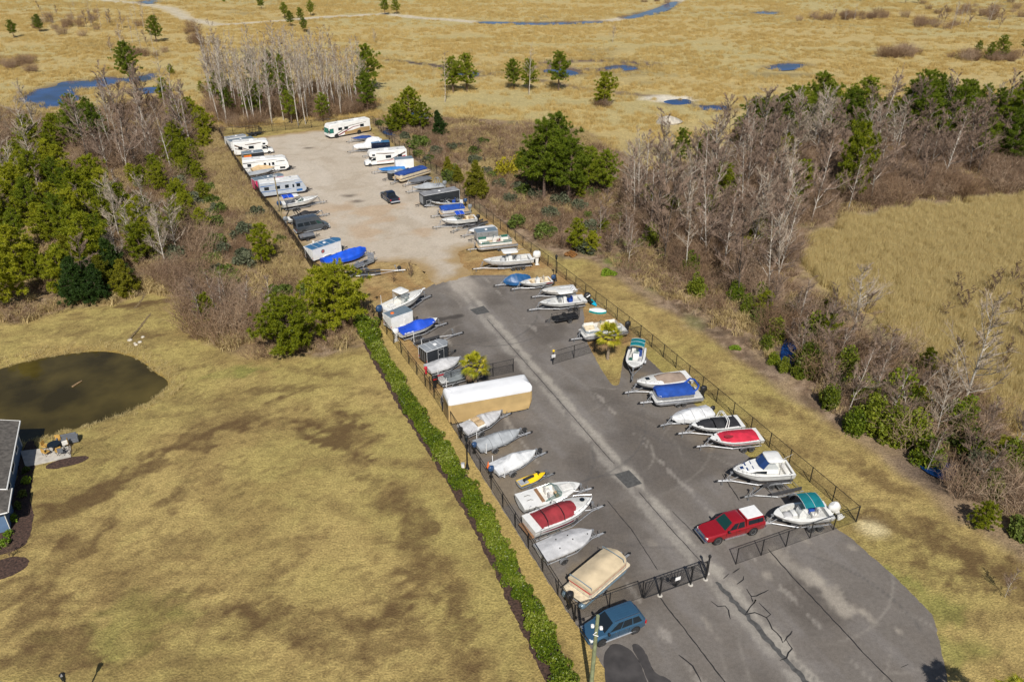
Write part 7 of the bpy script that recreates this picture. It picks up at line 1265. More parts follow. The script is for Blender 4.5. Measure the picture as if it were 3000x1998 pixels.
# ================================================================ vegetation prototypes
def leaves(C, size, asp, rg, up=.3, tri=False):
    """leaf-sized faces at points C with random turn"""
    n = len(C); d = rg.normal(size=(n,3)); d[:,2] += up; d /= np.linalg.norm(d, axis=1)[:,None]
    e = rg.normal(size=(n,3)); e -= d*np.sum(e*d, 1)[:,None]; e /= np.linalg.norm(e, axis=1)[:,None]; s = size*rg.uniform(.65,1.35,(n,1)); w = s*asp
    if tri: v = np.stack([C-e*w, C+e*w, C+d*s*2], 1).reshape(-1,3); f = np.arange(3*n).reshape(-1,3)
    else: v = np.stack([C-e*w-d*s, C+e*w-d*s, C+e*w*.8+d*s, C-e*w*.8+d*s], 1).reshape(-1,3); f = np.arange(4*n).reshape(-1,4)
    return v, f
def spikes(C, rad, n, wd, rg, up=.35):
    """needle tufts: n thin triangles radiating from each centre"""
    m = len(C); d = rg.normal(size=(m*n,3)); d[:,2] += up; d /= np.linalg.norm(d, axis=1)[:,None]; B = np.repeat(C, n, 0); r = np.repeat(rad, n)[:,None]*rg.uniform(.7,1.2,(m*n,1))
    e = np.cross(d, rg.normal(size=(m*n,3))); e /= np.linalg.norm(e, axis=1)[:,None]
    v = np.stack([B+d*r*.1-e*wd*.6, B+d*r*.1+e*wd*.6, B+d*r], 1).reshape(-1,3); return v, np.arange(3*m*n).reshape(-1,3)
def pine(seed, H, Rr, base, mat, nl=46, dense=1.0, shape='pine'):
    rg = np.random.default_rng(seed); rr = random.Random(seed); t = MB(); bend = [(rr.uniform(-.25,.25)*k, rr.uniform(-.25,.25)*k) for k in (0,.4,.8,1)]
    def axis_(f): k = f*3; i = min(int(k), 2); u = k-i; return (bend[i][0]+(bend[i+1][0]-bend[i][0])*u, bend[i][1]+(bend[i+1][1]-bend[i][1])*u)
    t.tube([(*axis_(f), H*f-.2*(f == 0)) for f in (0,.25,.5,.75,.97)], [.022*H,.018*H,.013*H,.008*H,.02], 7); C = []; Rd = []
    for i in range(nl):
        f = base + (1-base)*(i+rr.random())/nl*.97; a = i*2.4+rr.uniform(-.5,.5); g = (f-base)/(1-base)
        env = (math.sin(math.pi*min(1, .18+.82*g)**.8)**.7 if shape == 'pine' else (1-g)**.8*1.05+.06); l = Rr*env*rr.uniform(.6,1.1); ax = axis_(f); z = H*f; up = (.1+.5*g) if shape == 'pine' else .15
        tip = (ax[0]+math.cos(a)*l, ax[1]+math.sin(a)*l, z+l*up); mid = (ax[0]+math.cos(a)*l*.5, ax[1]+math.sin(a)*l*.5, z+l*up*.35); t.tube([(ax[0],ax[1],z), mid, tip], [.035,.022,.01], 4)
        for q in range(max(2, int(l*3.2*dense))):
            k = rr.uniform(.3,1.05); s = .32*l*.6+.12; C.append((ax[0]+math.cos(a)*l*k+rr.gauss(0,s*.5), ax[1]+math.sin(a)*l*k+rr.gauss(0,s*.5), z+l*up*k*k+rr.uniform(-.1,.4)*s+.1)); Rd.append(rr.uniform(.32,.55)*(H/9)**.35)
    ax = axis_(1)
    for q in range(5): C.append((ax[0]+rr.gauss(0,.15), ax[1]+rr.gauss(0,.15), H*.95+q*.08)); Rd.append(.4)
    v, f = spikes(np.array(C), np.array(Rd)*1.12, int(34), .10, rg, .5)
    tm = t.build('trunk', 'bark_pine', None, 50); me = tm.data; bpy.data.objects.remove(tm)
    return [('trunk', me), ('crown', npmesh('crown', v, f, mat))]
def bare(seed, H, spread, nb, f0, bark, twig, tw=10, lean=.06, r0=.011, thick=1.0):
    rr = random.Random(seed); t = MB(); c = MB(); lx, ly = rr.uniform(-lean,lean)*H, rr.uniform(-lean,lean)*H
    def ax(f): return Vector((lx*f*f+.12*math.sin(f*7+seed)*f, ly*f*f+.12*math.cos(f*6+seed)*f, H*f))
    t.tube([ax(f)-Vector((0,0,.2 if f == 0 else 0)) for f in (0,.2,.4,.6,.8,1)], [r0*H,r0*H*.85,r0*H*.65,r0*H*.45,r0*H*.25,.012], 6)
    for i in range(nb):
        f = f0+(.97-f0)*(i+rr.random())/nb; a = rr.uniform(0,6.2832); l = spread*(1.1-.75*(f-f0)/(1-f0))*rr.uniform(.35,1.3); el = rr.uniform(.3,1.8)
        p0 = ax(f); d = Vector((math.cos(a), math.sin(a), el)).normalized(); p1 = p0+d*l*.5; d2 = (d+Vector((rr.uniform(-.5,.5), rr.uniform(-.5,.5), rr.uniform(-.1,.7)))).normalized(); p2 = p1+d2*l*.5
        t.tube([p0,p1,p2], [.028*thick*(1.3-f)+.012,.02*thick,.009], 4)
        for q in range(tw):
            k = rr.uniform(.15,1); b = p0.lerp(p1, k*2) if k < .5 else p1.lerp(p2, k*2-1); tl = l*.42*rr.uniform(.4,1.0)*(1.15-k*.5)
            td = (d2+Vector((rr.gauss(0,.55), rr.gauss(0,.55), rr.uniform(-.1,.6)))).normalized(); e = b+td*tl; c.tube([b,(b+e)/2+Vector((rr.gauss(0,.05),rr.gauss(0,.05),0)),e], [.021,.017,.009], 3, False)
            for s in range(3): k2 = rr.uniform(.3,.9); b2 = b.lerp(e, k2); e2 = b2+(td+Vector((rr.gauss(0,.6),rr.gauss(0,.6),rr.uniform(0,.4)))).normalized()*tl*.5; c.tube([b2,e2], [.014,.008], 3, False)
    o = t.build('trunk', bark, None, 50); m1 = o.data; bpy.data.objects.remove(o); o = c.build('crown', twig); m2 = o.data; bpy.data.objects.remove(o)
    return [('trunk', m1), ('crown', m2)]
def shrub(seed, rx, rz, n, size, mat, stem='bark_dark', lumps=14, lift=.15, asp=.6):
    rg = np.random.default_rng(seed); L = rg.normal(size=(lumps,3)); L /= np.linalg.norm(L, axis=1)[:,None]; L *= rg.uniform(.25,.8,(lumps,1)); L[:,2] = np.abs(L[:,2])*1.1
    idx = rg.integers(0, lumps, n); d = rg.normal(size=(n,3)); d /= np.linalg.norm(d, axis=1)[:,None]; C = L[idx]+d*rg.uniform(.5,1,(n,1))**.5*.36; C[:,0] *= rx; C[:,1] *= rx; C[:,2] = np.maximum(.04, C[:,2]*rz*.85+rz*lift)
    v, f = leaves(C, size, asp, rg); m = MB(); rr = random.Random(seed)
    for k in range(5): a = k*1.26; m.tube([(0,0,-.1),(rx*.25*math.cos(a),rx*.25*math.sin(a),rz*.4),(rx*.5*math.cos(a+.3),rx*.5*math.sin(a+.3),rz*.8)], [.05*rx,.03*rx,.01], 4)
    o = m.build('stem', stem); me = o.data; bpy.data.objects.remove(o); return [('stem', me), ('foliage', npmesh('foliage', v, f, mat))]
def brushmesh(seed, rx, h, n, mat, r=.014, curl=.35):
    rr = random.Random(seed); c = MB()
    for i in range(n):
        a = rr.uniform(0,6.2832); q = rx*math.sqrt(rr.random()); p = Vector((q*math.cos(a), q*math.sin(a), -.05)); hh = h*rr.uniform(.45,1.1); d = Vector((math.cos(a)*curl*rr.random()+rr.gauss(0,.25), math.sin(a)*curl*rr.random()+rr.gauss(0,.25), 1)).normalized()
        m = p+d*hh*.5; e = m+(d+Vector((rr.gauss(0,.4), rr.gauss(0,.4), -.1))).normalized()*hh*.55; c.tube([p,m,e], [r,r*.8,r*.4], 3, False)
        for s in range(3): b = m.lerp(e, rr.uniform(0,.9)); e2 = b+Vector((rr.gauss(0,.5),rr.gauss(0,.5),rr.uniform(-.1,.8))).normalized()*hh*.3; c.tube([b,e2], [r*.7,r*.35], 3, False)
    o = c.build('brush', mat); me = o.data; bpy.data.objects.remove(o); return me
def tuft(seed, rx, h, n, w, mat, droop=.35):
    rg = np.random.default_rng(seed); a = rg.uniform(0,6.2832,n); q = rx*np.sqrt(rg.random(n)); p = np.stack([q*np.cos(a), q*np.sin(a), np.full(n,-.05)], 1); hh = h*rg.uniform(.55,1.1,n)
    d = np.stack([rg.normal(0,.22,n), rg.normal(0,.22,n), np.ones(n)], 1); m = p+d*hh[:,None]*.6; b = rg.normal(0,droop,(n,2)); e = m+np.stack([b[:,0]*hh, b[:,1]*hh, hh*.38], 1)
    s = np.stack([np.cos(a+1.57+rg.normal(0,.8,n)), np.sin(a+1.57), np.zeros(n)], 1)*w*rg.uniform(.7,1.3,(n,1))
    v = np.stack([p-s, p+s, m+s*.9, m-s*.9, e+s*.25, e-s*.25], 1).reshape(-1,3); i = np.arange(n)[:,None]*6; f = np.concatenate([i+np.array([0,1,2,3]), i+np.array([3,2,4,5])], 0); return npmesh('tuft', v, f, mat)
P = {}
P['pineA'] = [pine(100+k, h, r, b, 'needles', nl, 1.15) for k, (h, r, b, nl) in enumerate(((8,2.9,.12,50),(9,2.7,.18,48),(7,2.9,.08,46),(8.5,3.2,.15,52)))]
P['pineB'] = [pine(200+k, h, r, b, 'needles_dk', nl, 1.0) for k, (h, r, b, nl) in enumerate(((13,3.4,.30,44),(15,3.2,.42,40),(12,3.6,.22,48)))]
P['pineC'] = [pine(250+k, h, r, b, 'needles_dk', nl, 1.1) for k, (h, r, b, nl) in enumerate(((17,5.0,.28,64),(15,4.6,.22,60)))]
P['pineD'] = [pine(280+k, 7.4, 4.3, .07, 'needles', 72, 1.05) for k in range(2)]
P['cedar'] = [pine(300+k, 7, 2.5, .03, m, 85, 1.25, 'cone') for k, m in enumerate(('cedar','cedar_dk'))]
P['bareA'] = [bare(400+k, 15, 2.6, 20, .36, 'bark_pale', 'twig_mauve' if k == 2 else 'twig_pale', 11, .07, .0085) for k in range(4)]          # slender tall
P['bareB'] = [bare(420+k, 12, 4.4, 27, .2, 'bark_pale', 'twig_pale', 17, .12, .011, 1.5) for k in range(3)]   # spreading pale
P['bareC'] = [bare(440+k, 10, 3.2, 22, .15, 'bark_dark' if k == 1 else 'bark_pale', 'twig_mauve', 23, .10, .008, 1.0) for k in range(3)]  # twiggy mauve
P['bush'] = [shrub(500+k, 1.5, 1.5, 1500, .11, m) for k, m in enumerate(('leaf_dk','leaf_dk','leaf_grey'))]
P['grey'] = [shrub(520, 1.5, 1.6, 1500, .10, 'leaf_grey')]; P['yel'] = [shrub(521, 1.8, 3.0, 1300, .12, 'leaf_yel', lumps=18)]; P['orange'] = [shrub(522, 1.3, 1.0, 1100, .10, 'leaf_orange')]; P['lime'] = [shrub(523, 1.4, .7, 1300, .10, 'lime')]
P['vine'] = [shrub(530+k, 2.1, 4.6, 4200, .13, m, lumps=30, lift=.08) for k, m in enumerate(('vine_leaf','needles_dk','vine_leaf'))]
P['hedge'] = [shrub(540+k, .95, 1.15, 2300, .05, 'hedge_leaf', lumps=16, lift=.2, asp=.5) for k in range(4)]
P['small'] = [shrub(560+k, .5, .6, 260, .07, m) for k, m in enumerate(('leaf_dk','lime'))]
def bm_tree(key, mesh): return [('stems', mesh)]
P['brown'] = [[('stems', brushmesh(600+k, 1.1, 2.6, 130, m, .015, .6))] for k, m in enumerate(('brush','brush_mauve','brush'))]
P['wisp'] = [bare(620+k, 3.2, 1.5, 14, .12, 'twig_brown', 'twig_brown', 8, .1, .009) for k in range(2)]
LAB = {'trunk':'trunk','crown':'crown'}
def plant(key, name, label, cat, group, p, sc=1.0, vi=None, lean=0.05, zs=1.0):
    parts = P[key][vi if vi is not None else random.randrange(len(P[key]))]; x, y = p[0], p[1]
    o = bpy.data.objects.new(name, None); COL.objects.link(o); o.location = (x, y, gh(x, y)-.03); o.rotation_euler = (random.gauss(0,lean), random.gauss(0,lean), random.uniform(0,6.28)); o.scale = (sc,sc,sc*zs); o['label'] = label; o['category'] = cat
    if group: o['group'] = group
    for n, me in parts: link(n, me, o)
    return o
def fill(poly, n, dmin, tries=40, avoid=None, seed=1, dens=None):
    """scattered points inside an outline with a least spacing"""
    P_ = np.array([(q[0], q[1]) for q in poly]); lo, hi = P_.min(0), P_.max(0); rg = np.random.default_rng(seed); C = rg.uniform(lo, hi, (n*tries, 2)); C = C[sdist(C[:,0], C[:,1], poly) < -.3]
    if dens is not None: C = C[dens(C[:,0], C[:,1]) > rg.random(len(C))]
    for a in (avoid or []): C = C[sdist(C[:,0], C[:,1], a) > .4]
    out = []; grid = {}
    for c in C:
        k = (int(c[0]//dmin), int(c[1]//dmin)); ok = True
        for i in (-1,0,1):
            for j in (-1,0,1):
                for q in grid.get((k[0]+i, k[1]+j), ()): 
                    if (q[0]-c[0])**2+(q[1]-c[1])**2 < dmin*dmin: ok = False; break
                if not ok: break
            if not ok: break
        if ok: out.append((float(c[0]), float(c[1]))); grid.setdefault(k, []).append(c)
        if len(out) >= n: break
    return out
YARD = [LOT(-1.6,-30), LOT(30,-30), LOT(29.6,36), LOT(28,75), LOT(27.4,112), LOT(26.5,163), LOT(-11.5,168), LOT(-8.9,113), LOT(-6.9,89), LOT(-6.2,77), LOT(-1.6,58)]
# ---------------------------------------------------------------- hedge
hl_ = [0]; 
for a, b in zip(HEDGE[:-1], HEDGE[1:]): hl_.append(hl_[-1]+(b-a).length)
s = .2
while s < hl_[-1]:
    i = max(k for k in range(len(hl_)) if hl_[k] <= s); i = min(i, len(HEDGE)-2); p = HEDGE[i].lerp(HEDGE[i+1], (s-hl_[i])/(hl_[i+1]-hl_[i])); big = s < 4.5
    plant('hedge', 'hedge_shrub', 'tall dark shrub at the wooded end of the hedge' if big else 'glossy evergreen shrub in the clipped hedge row', 'shrub', 'tall shrubs ending the hedge' if big else 'shrubs of the long hedge', (p.x+random.gauss(0,.15), p.y+random.gauss(0,.1)), random.uniform(.9,1.12)*(2.0 if big else 1.28), None, .04, .85)
    s += random.uniform(.95,1.15)*(1.4 if big else 1)
# ---------------------------------------------------------------- single trees read from the picture: key, u, v, scale
def px(key, L, name, label, cat, group=None, vi=None, **k):
    for (u, v, sc) in L: plant(key, name, label, cat, group, D(u, v), sc, vi, **k)
px('pineD', [(772,745,1.12)], 'pine_tree', 'broad bright pine overhanging the screened fence', 'tree', vi=0); px('pineD', [(664,808,.98)], 'pine_tree', 'round bright pine at the lawn edge near the hedge end', 'tree', vi=1); px('pineA', [(602,613,.78)], 'pine_tree', 'yellow-green pine standing alone in the rough beside the gravel fence', 'tree', vi=1); px('pineA', [(478,745,.62)], 'pine_tree', 'small yellowish pine in the brown brush', 'tree', vi=2)
px('cedar', [(1096,455,1.0)], 'cedar_tree', 'dense conical cedar against the fence by the long black trailer', 'tree', vi=0); px('cedar', [(1012,312,.85)], 'cedar_tree', 'dark conical cedar beyond the fence near the motorhomes', 'tree', vi=1); px('bush', [(965,340,1.9)], 'evergreen_bush', 'round olive bush near the dark cedar', 'bush', vi=0)
px('cedar', [(1030,405,.55),(1055,420,.5)], 'cedar_tree', 'small ragged cedar among scrub beside the fence', 'tree', 'small cedars beside the fence', vi=0)
px('pineA', [(940,295,1.25),(912,305,.9),(965,300,.8)], 'pine_tree', 'yellow-green pine in the clump behind the motorhomes', 'tree', 'pines behind the motorhomes'); px('pineC', [(850,208,.78)], 'pine_tree', 'tall pine at the edge of the bare stand', 'tree', vi=0); px('pineC', [(1042,215,.68),(1074,213,.74)], 'pine_tree', 'paired dark pine in the field with a white trunk beside', 'tree', 'paired field pines', vi=1); px('pineC', [(1182,205,.60),(1215,208,.62)], 'pine_tree', 'dark field pine beside a tall white trunk', 'tree', 'pines by the white trunk', vi=1); px('pineC', [(1284,208,.68)], 'pine_tree', 'dark pine beside the blue puddle', 'tree', vi=0); px('pineA', [(1388,243,1.05)], 'pine_tree', 'lone round pine with dark scrub at its foot', 'tree', vi=3); px('brown', [(1378,246,1.0),(1394,246,1.0)], 'bare_shrub', 'dark scrub at the foot of the lone round pine', 'shrub', 'scrub under the lone pine')
px('bareA', [(1023,236,.95),(1216,218,.95)], 'bare_tree', 'tall white bare trunk beside field pines', 'tree', 'white trunks beside field pines'); px('bareB', [(1408,100,.55),(860,100,.45)], 'bare_tree', 'lone bare tree in the open golden field', 'tree', 'lone bare field trees')
px('pineC', [(1250,462,.90),(1305,470,.74),(1275,440,.88),(1222,440,.66)], 'pine_tree', 'very tall dark pine towering over the scrub', 'tree', 'tall pines over the scrub', lean=.02); px('pineC', [(1350,445,.62),(1392,450,.6)], 'pine_tree', 'medium dark pine beside the tall pines', 'tree', 'medium pines', lean=.03)
px('yel', [(1160,405,1.5),(1195,385,1.2)], 'yellow_shrub', 'bright yellow-leaved shrub below the tall pines', 'shrub', 'yellow shrubs'); px('pineA', [(1325,580,.62)], 'pine_tree', 'slim bright pine near the fence corner light', 'tree', vi=1); px('orange', [(1312,588,.8)], 'orange_shrub', 'small rusty orange shrub beside the slim pine', 'shrub'); px('bush', [(1252,545,1.5),(1185,520,1.4)], 'evergreen_bush', 'dense green bush by the mown strip fence', 'bush', 'bushes by the fence', vi=1)
px('pineA', [(2255,1212,.42)], 'pine_tree', 'small yellow-green pine at the edge of the mown strip', 'tree', vi=2); px('bareC', [(2310,1372,.32)], 'bare_shrub', 'fallen-looking pale bare shrub in the mown strip', 'shrub', vi=0)
px('bareB', [(1960,780,.95)], 'bare_tree', 'white spreading bare tree at the reed bed edge', 'tree', vi=0, lean=.02); px('bareB', [(2205,960,1.25)], 'bare_tree', 'large white many-limbed bare tree over the reeds', 'tree', vi=1, lean=.02); px('bareB', [(2150,1010,.7)], 'bare_tree', 'smaller white bare tree beside the large one', 'tree', vi=2)
px('vine', [(1865,800,1.1),(1850,860,.9),(1935,875,1.0),(2060,930,1.1),(2050,1010,.9),(2000,985,.9),(2190,1000,1.1),(1750,700,.8),(1600,680,.75),(1905,935,.7),(2130,1060,.8),(2230,1055,.8),(2310,1080,.8),(1960,990,.7),(2100,1020,.9),(1780,780,.7),(2090,965,.9),(1990,925,.8),(2270,1130,.7),(1690,690,.7),(1720,720,.6),(1800,852,.42),(1832,868,.4),(1778,835,.4),(1760,800,.45),(1845,820,.5)], 'vine_thicket', 'vine-smothered green stump at the edge of the thicket', 'shrub', 'vine-covered stumps')
px('lime', [(1690,800,.7),(1400,630,1.1),(1480,560,1.4),(1530,600,1.2),(1440,520,1.2),(1560,560,1.0)], 'low_plant', 'low bright green plant in the leaf litter', 'plant', 'bright green low plants')
px('wisp', [(945,640,.85),(905,650,.6),(1290,575,.9)], 'bare_shrub', 'leafless shrub in the bare dirt beside the lot', 'shrub', 'leafless shrubs in the dirt'); px('wisp', [(165,1050,.5),(25,1285,.6)], 'bare_shrub', 'leafless garden shrub in a mulch ring', 'shrub', 'garden shrubs in mulch rings')
px('small', [(62,1085,1),(60,1110,1.1),(52,1140,1.2),(45,1165,1),(30,1195,1.1),(22,1230,1),(8,1255,1.2)], 'garden_shrub', 'small leafy shrub in the bed along the house', 'shrub', 'shrubs along the house')
px('grey', [(982,372,.9),(1040,345,1.1),(1090,375,1.2),(1060,340,.8),(1195,440,1.3),(1230,455,1.2),(1290,470,1.5),(1265,500,1.4),(1120,400,1.0),(1150,430,1.1),(1170,465,1.2),(1330,480,1.2)], 'grey_shrub', 'grey-green rounded shrub on the scrub slope', 'shrub', 'grey-green shrubs on the scrub slope')
px('bush', [(490,570,1.6),(560,545,1.5),(500,490,1.4),(560,600,1.3),(520,640,1.4),(650,680,1.5),(450,640,1.2),(700,680,1.2),(590,500,1.3),(480,440,1.2),(640,560,1.0)], 'evergreen_bush', 'dark green bush in the brown scrub beside the gravel fence', 'bush', 'dark bushes in the scrub by the screened fence')
# palms
def palm(label, p, h, seed):
    t = thing('palm_tree', label, 'tree', (p[0],p[1],0)); rr = random.Random(seed); m = MB(); m.tube([(0,0,-.2),(.03,.02,h*.4),(0,.05,h*.8),(0,.03,h)], [.24,.17,.17,.2], 9); m.build('trunk', 'palm_bark', t, 60)
    for k in range(26): a = rr.uniform(0,6.28); z = h*rr.uniform(.45,.98); b = MB(); b.tube([(.15*math.cos(a),.15*math.sin(a),z),(.26*math.cos(a),.26*math.sin(a),z+.25)], [.06,.02], 4); b.build('leaf_base', 'palm_bark', t)
    for k in range(30):
        a = k*2.4+rr.uniform(-.3,.3); g = k/30; el = R(80-115*g+rr.uniform(-8,8)); pl = rr.uniform(.95,1.25); o = Vector((0,0,h)); d = Vector((math.cos(a)*math.cos(el), math.sin(a)*math.cos(el), math.sin(el))); e = o+d*pl; fr = MB(); fr.tube([o, o+d*pl*.5+Vector((0,0,.03)), e], [.03,.022,.018], 4)
        sd = d.cross(Vector((0,0,1))).normalized(); nn = sd.cross(d)
        for q in range(21):
            th = (q-10)/10*1.6; fd = (d*math.cos(th)+sd*math.sin(th)).normalized(); L = rr.uniform(.85,1.1)*(1-.25*abs(th)/1.6); w = (nn*.3+sd*math.cos(th)-d*math.sin(th)*.6).normalized()*.05; mid = e+fd*L*.55+nn*.04; tip = e+fd*L-Vector((0,0,.22*L+.1*rr.random())); fr.add([e-w*.4, e+w*.4, mid+w, mid-w, tip], [(0,1,2,3),(3,2,4)])
        fr.build('frond', 'palm_leaf' if g < .9 else 'palm_dead', t)
palm('palm tree beside the wrapped motorhome', S(1393,1137), 3.0, 5); palm('palm tree on the grass island', S(1780,1052), 3.3, 6); palm('palm tree standing below the driveway corner', (32.2,32.6,0), 5.5, 8)
# far field trees
px('pineC', [(33,88,.42),(92,74,.48),(360,98,.68),(655,42,.42),(692,48,.4),(715,38,.48),(885,36,.5),(912,34,.5),(668,62,.4),(700,75,.36),(602,24,.4),(515,8,.25),(1985,5,.35),(2080,10,.42),(2110,8,.4)], 'pine_tree', 'small dark pine out in the golden marsh field', 'tree', 'distant field pines'); px('pineC', [(302,196,.85)], 'pine_tree', 'full dark pine at the edge of the blue marsh pool', 'tree', vi=1); px('pineA', [(395,175,.4),(465,215,.4),(530,215,.45)], 'pine_tree', 'young pine on the marsh margin', 'tree', 'young pines on the marsh margin'); px('pineB', [(2270,140,.5),(2300,138,.7),(2245,132,.45),(2350,130,.5)], 'pine_tree', 'dark pine in the brushy clump across the field', 'tree', 'pines in the field clump')
for (u,v,n,su,sv,nm) in ((2075,128,16,45,6,'the low dome-shaped thicket in the field'),(2280,138,22,70,7,'the brushy clump with field pines'),(1960,45,26,110,10,'the thicket belt at the field top'),(2250,30,26,110,16,'the wooded belt past the marsh field'),(1500,5,5,60,4,'the bend of the puddled track'),(2150,60,10,60,8,'the gap between the field thickets'),(150,60,18,110,30,'the marsh beside the sandy track'),(60,150,12,70,20,'the bank of the blue marsh pool'),(300,130,8,90,16,'the meadow above the blue pool'),(460,85,10,60,20,'the meadow below the sandy track')):
    for k in range(n): plant('brown', 'bare_shrub', 'brown leafless shrub in '+nm, 'shrub', 'shrubs in '+nm, D(u+random.gauss(0,su*.5), v+random.gauss(0,sv*.5)), random.uniform(.9,1.7))
for (u,v,n,su,sv,s0) in ((2200,60,12,120,18,.8),(2060,215,2,20,8,.75),(1960,50,6,100,8,.55),(240,60,16,110,25,.7),(300,120,8,70,20,.7),(150,45,6,90,20,.6)):
    for k in range(n): plant('bareA' if k % 2 else 'bareC', 'bare_tree', 'pale bare tree scattered across the marsh field', 'tree', 'bare trees of the marsh field', D(u+random.gauss(0,su*.5), v+random.gauss(0,sv*.5)), random.uniform(.75,1.1)*s0)
# woods: stands told apart by where they grow
def stand(key, poly, n, dm, s0, s1, name, label, cat, group, seed, **k):
    for p in fill(poly, n, dm, 60, [YARD], seed): plant(key, name, label, cat, group, p, random.uniform(s0, s1), None, **k)
FARST = Dp((475,240),(500,288),(560,300),(700,290),(800,270),(850,262),(840,215),(700,205),(560,205),(480,200))
stand('bareA', FARST, 104, 1.7, .95, 1.35, 'bare_tree', 'slender pale bare trunk in the dense stand behind the gravel lot', 'tree', 'bare stand behind the gravel lot', 3, lean=.05); stand('pineB', FARST, 12, 6, .55, .9, 'pine_tree', 'dark pine showing through the bare stand behind the gravel lot', 'tree', 'pines inside the bare stand', 4)
stand('brown', FARST, 60, 2.0, 1.0, 1.7, 'bare_shrub', 'brown understory shrub below the bare stand', 'shrub', 'understory of the bare stand', 5)
LB = Dp((190,300),(260,262),(400,255),(455,300),(440,400),(380,440),(230,400),(150,360))
stand('bareC', LB, 24, 2.8, 1.0, 1.5, 'bare_tree', 'mauve twiggy bare tree in the woods by the blue pool', 'tree', 'twiggy bare trees of the woods by the blue pool', 7, lean=.08); stand('bareA', LB, 10, 4.5, .8, 1.1, 'bare_tree', 'tall white trunk among the twiggy woods by the blue pool', 'tree', 'white trunks of the woods by the blue pool', 8, lean=.1)
stand('bareB', Dp((-60,300),(90,290),(110,420),(70,480),(-60,500)), 9, 4, .9, 1.2, 'bare_tree', 'spreading bare tree above the dense pine grove', 'tree', 'bare trees above the pine grove', 9, lean=.08); stand('bareB', Dp((225,520),(330,500),(440,560),(420,640),(260,630)), 8, 3.5, .65, .9, 'bare_tree', 'pale bare tree rising beside the dense pine grove', 'tree', 'bare trees beside the pine grove', 10, lean=.08)
PINES = Dp((-120,480),(0,440),(120,420),(260,430),(300,500),(290,560),(250,640),(240,690),(120,700),(30,720),(-120,730))
stand('pineB', PINES, 14, 5, .5, .7, 'pine_tree', 'darker taller pine standing out of the dense grove', 'tree', 'dark pines of the grove', 17); stand('bareC', PINES, 8, 6, .6, .9, 'bare_sapling', 'small bare grey tree inside the dense pine grove', 'tree', 'small bare trees in the grove', 18); stand('pineA', PINES, 48, 2.9, .5, 1.15, 'pine_tree', 'young bushy pine in the dense grove above the pond bank', 'tree', 'dense young pine grove', 11); stand('cedar', Dp((150,640),(290,620),(300,690),(160,705)), 9, 2.2, .7, 1.0, 'cedar_tree', 'dark cedar at the lower edge of the pine grove', 'tree', 'cedars of the pine grove edge', 12)
stand('pineA', Dp((340,395),(420,330),(470,290),(480,340),(440,420),(370,470)), 10, 3.2, .55, .95, 'pine_tree', 'bright pine in the belt beside the screened gravel fence', 'tree', 'pine belt by the screened gravel fence', 13); stand('pineA', Dp((370,240),(420,235),(460,300),(420,320),(390,290)), 6, 3.2, .55, .85, 'pine_tree', 'bright pine below the blue marsh pool', 'tree', 'pines below the marsh pool', 14); stand('pineB', Dp((140,300),(230,290),(240,360),(150,350)), 8, 3, .6, .8, 'pine_tree', 'dark pine between the marsh pool and the woods', 'tree', 'dark pines by the marsh pool', 15)
stand('pineA', Dp((290,540),(440,500),(470,540),(380,600),(330,610)), 9, 3, .5, .85, 'pine_tree', 'small pine scattered in the scrub by the screened fence', 'tree', 'small pines in the scrub by the screened fence', 16)
RW1 = Dp((1440,420),(1560,440),(1600,400),(1750,350),(1850,340),(1840,420),(1830,560),(1790,690),(1690,700),(1560,640),(1460,570))
stand('bareC', RW1, 46, 2.6, 1.0, 1.6, 'bare_tree', 'mauve twiggy bare tree in the woods by the reed bed', 'tree', 'twiggy bare trees of the woods by the reed bed', 21, lean=.07); stand('bareB', RW1, 13, 4.2, .8, 1.25, 'bare_tree', 'pale spreading bare tree in the woods by the reed bed', 'tree', 'pale bare trees of the woods by the reed bed', 22, lean=.07); stand('bareA', RW1, 10, 5, .8, 1.05, 'bare_tree', 'slim white trunk in the woods by the reed bed', 'tree', 'white trunks of the woods by the reed bed', 23, lean=.08)
RW2 = Dp((1850,345),(2000,310),(2354,270),(2500,260),(2500,430),(2354,445),(2100,465),(1960,490),(1850,520))
stand('bareC', RW2, 62, 3.0, 1.1, 1.6, 'bare_tree', 'brown twiggy bare tree in the deep woods above the reeds', 'tree', 'bare trees above the reeds', 24, lean=.09); stand('bareB', Dp((1650,360),(1900,320),(2100,320),(2354,290),(2354,340),(1900,380)) , 16, 4, .9, 1.3, 'bare_tree', 'whitish leaning bare tree at the field edge of the woods', 'tree', 'bare trees on the woods field edge', 25, lean=.14)
for L, lab, grp, s0 in ((((1740,335),(1765,325),(1790,330),(1830,325),(1850,335),(1720,350)), 'dark pine crown rising at the field edge of the woods by the reed bed', 'pines of the woods inner edge', .95), (((1870,320),(1905,312),(1935,318),(1960,320),(1985,322)), 'tall dark pine in the middle of the woods skyline', 'pines of the woods middle', 1.1), (((2110,315),(2140,305),(2165,318),(2190,310),(2215,322),(2240,318),(2130,340)), 'tall pine in the open clump on the sandy floor', 'pines on the sandy floor', 1.05), (((2290,330),(2330,320),(2354,340),(2320,350)), 'dark pine at the outer edge of the woods skyline', 'pines of the woods outer edge', 1.0)):
    for (u, v) in L: plant('pineC' if random.random() < .5 else 'pineB', 'pine_tree', lab, 'tree', grp, D(u, v), random.uniform(.72,.9)*s0, random.randrange(2), .04)
px('pineA', [(1955,470,1.1),(1950,440,.9)], 'pine_tree', 'bright vine-hung pine above the reed bed', 'tree', 'vine-hung pines', zs=1.6); px('pineB', [(1610,420,.8),(1560,395,.7)], 'pine_tree', 'thin dark pine between the tall pines and the woods', 'tree', 'thin pines before the woods')
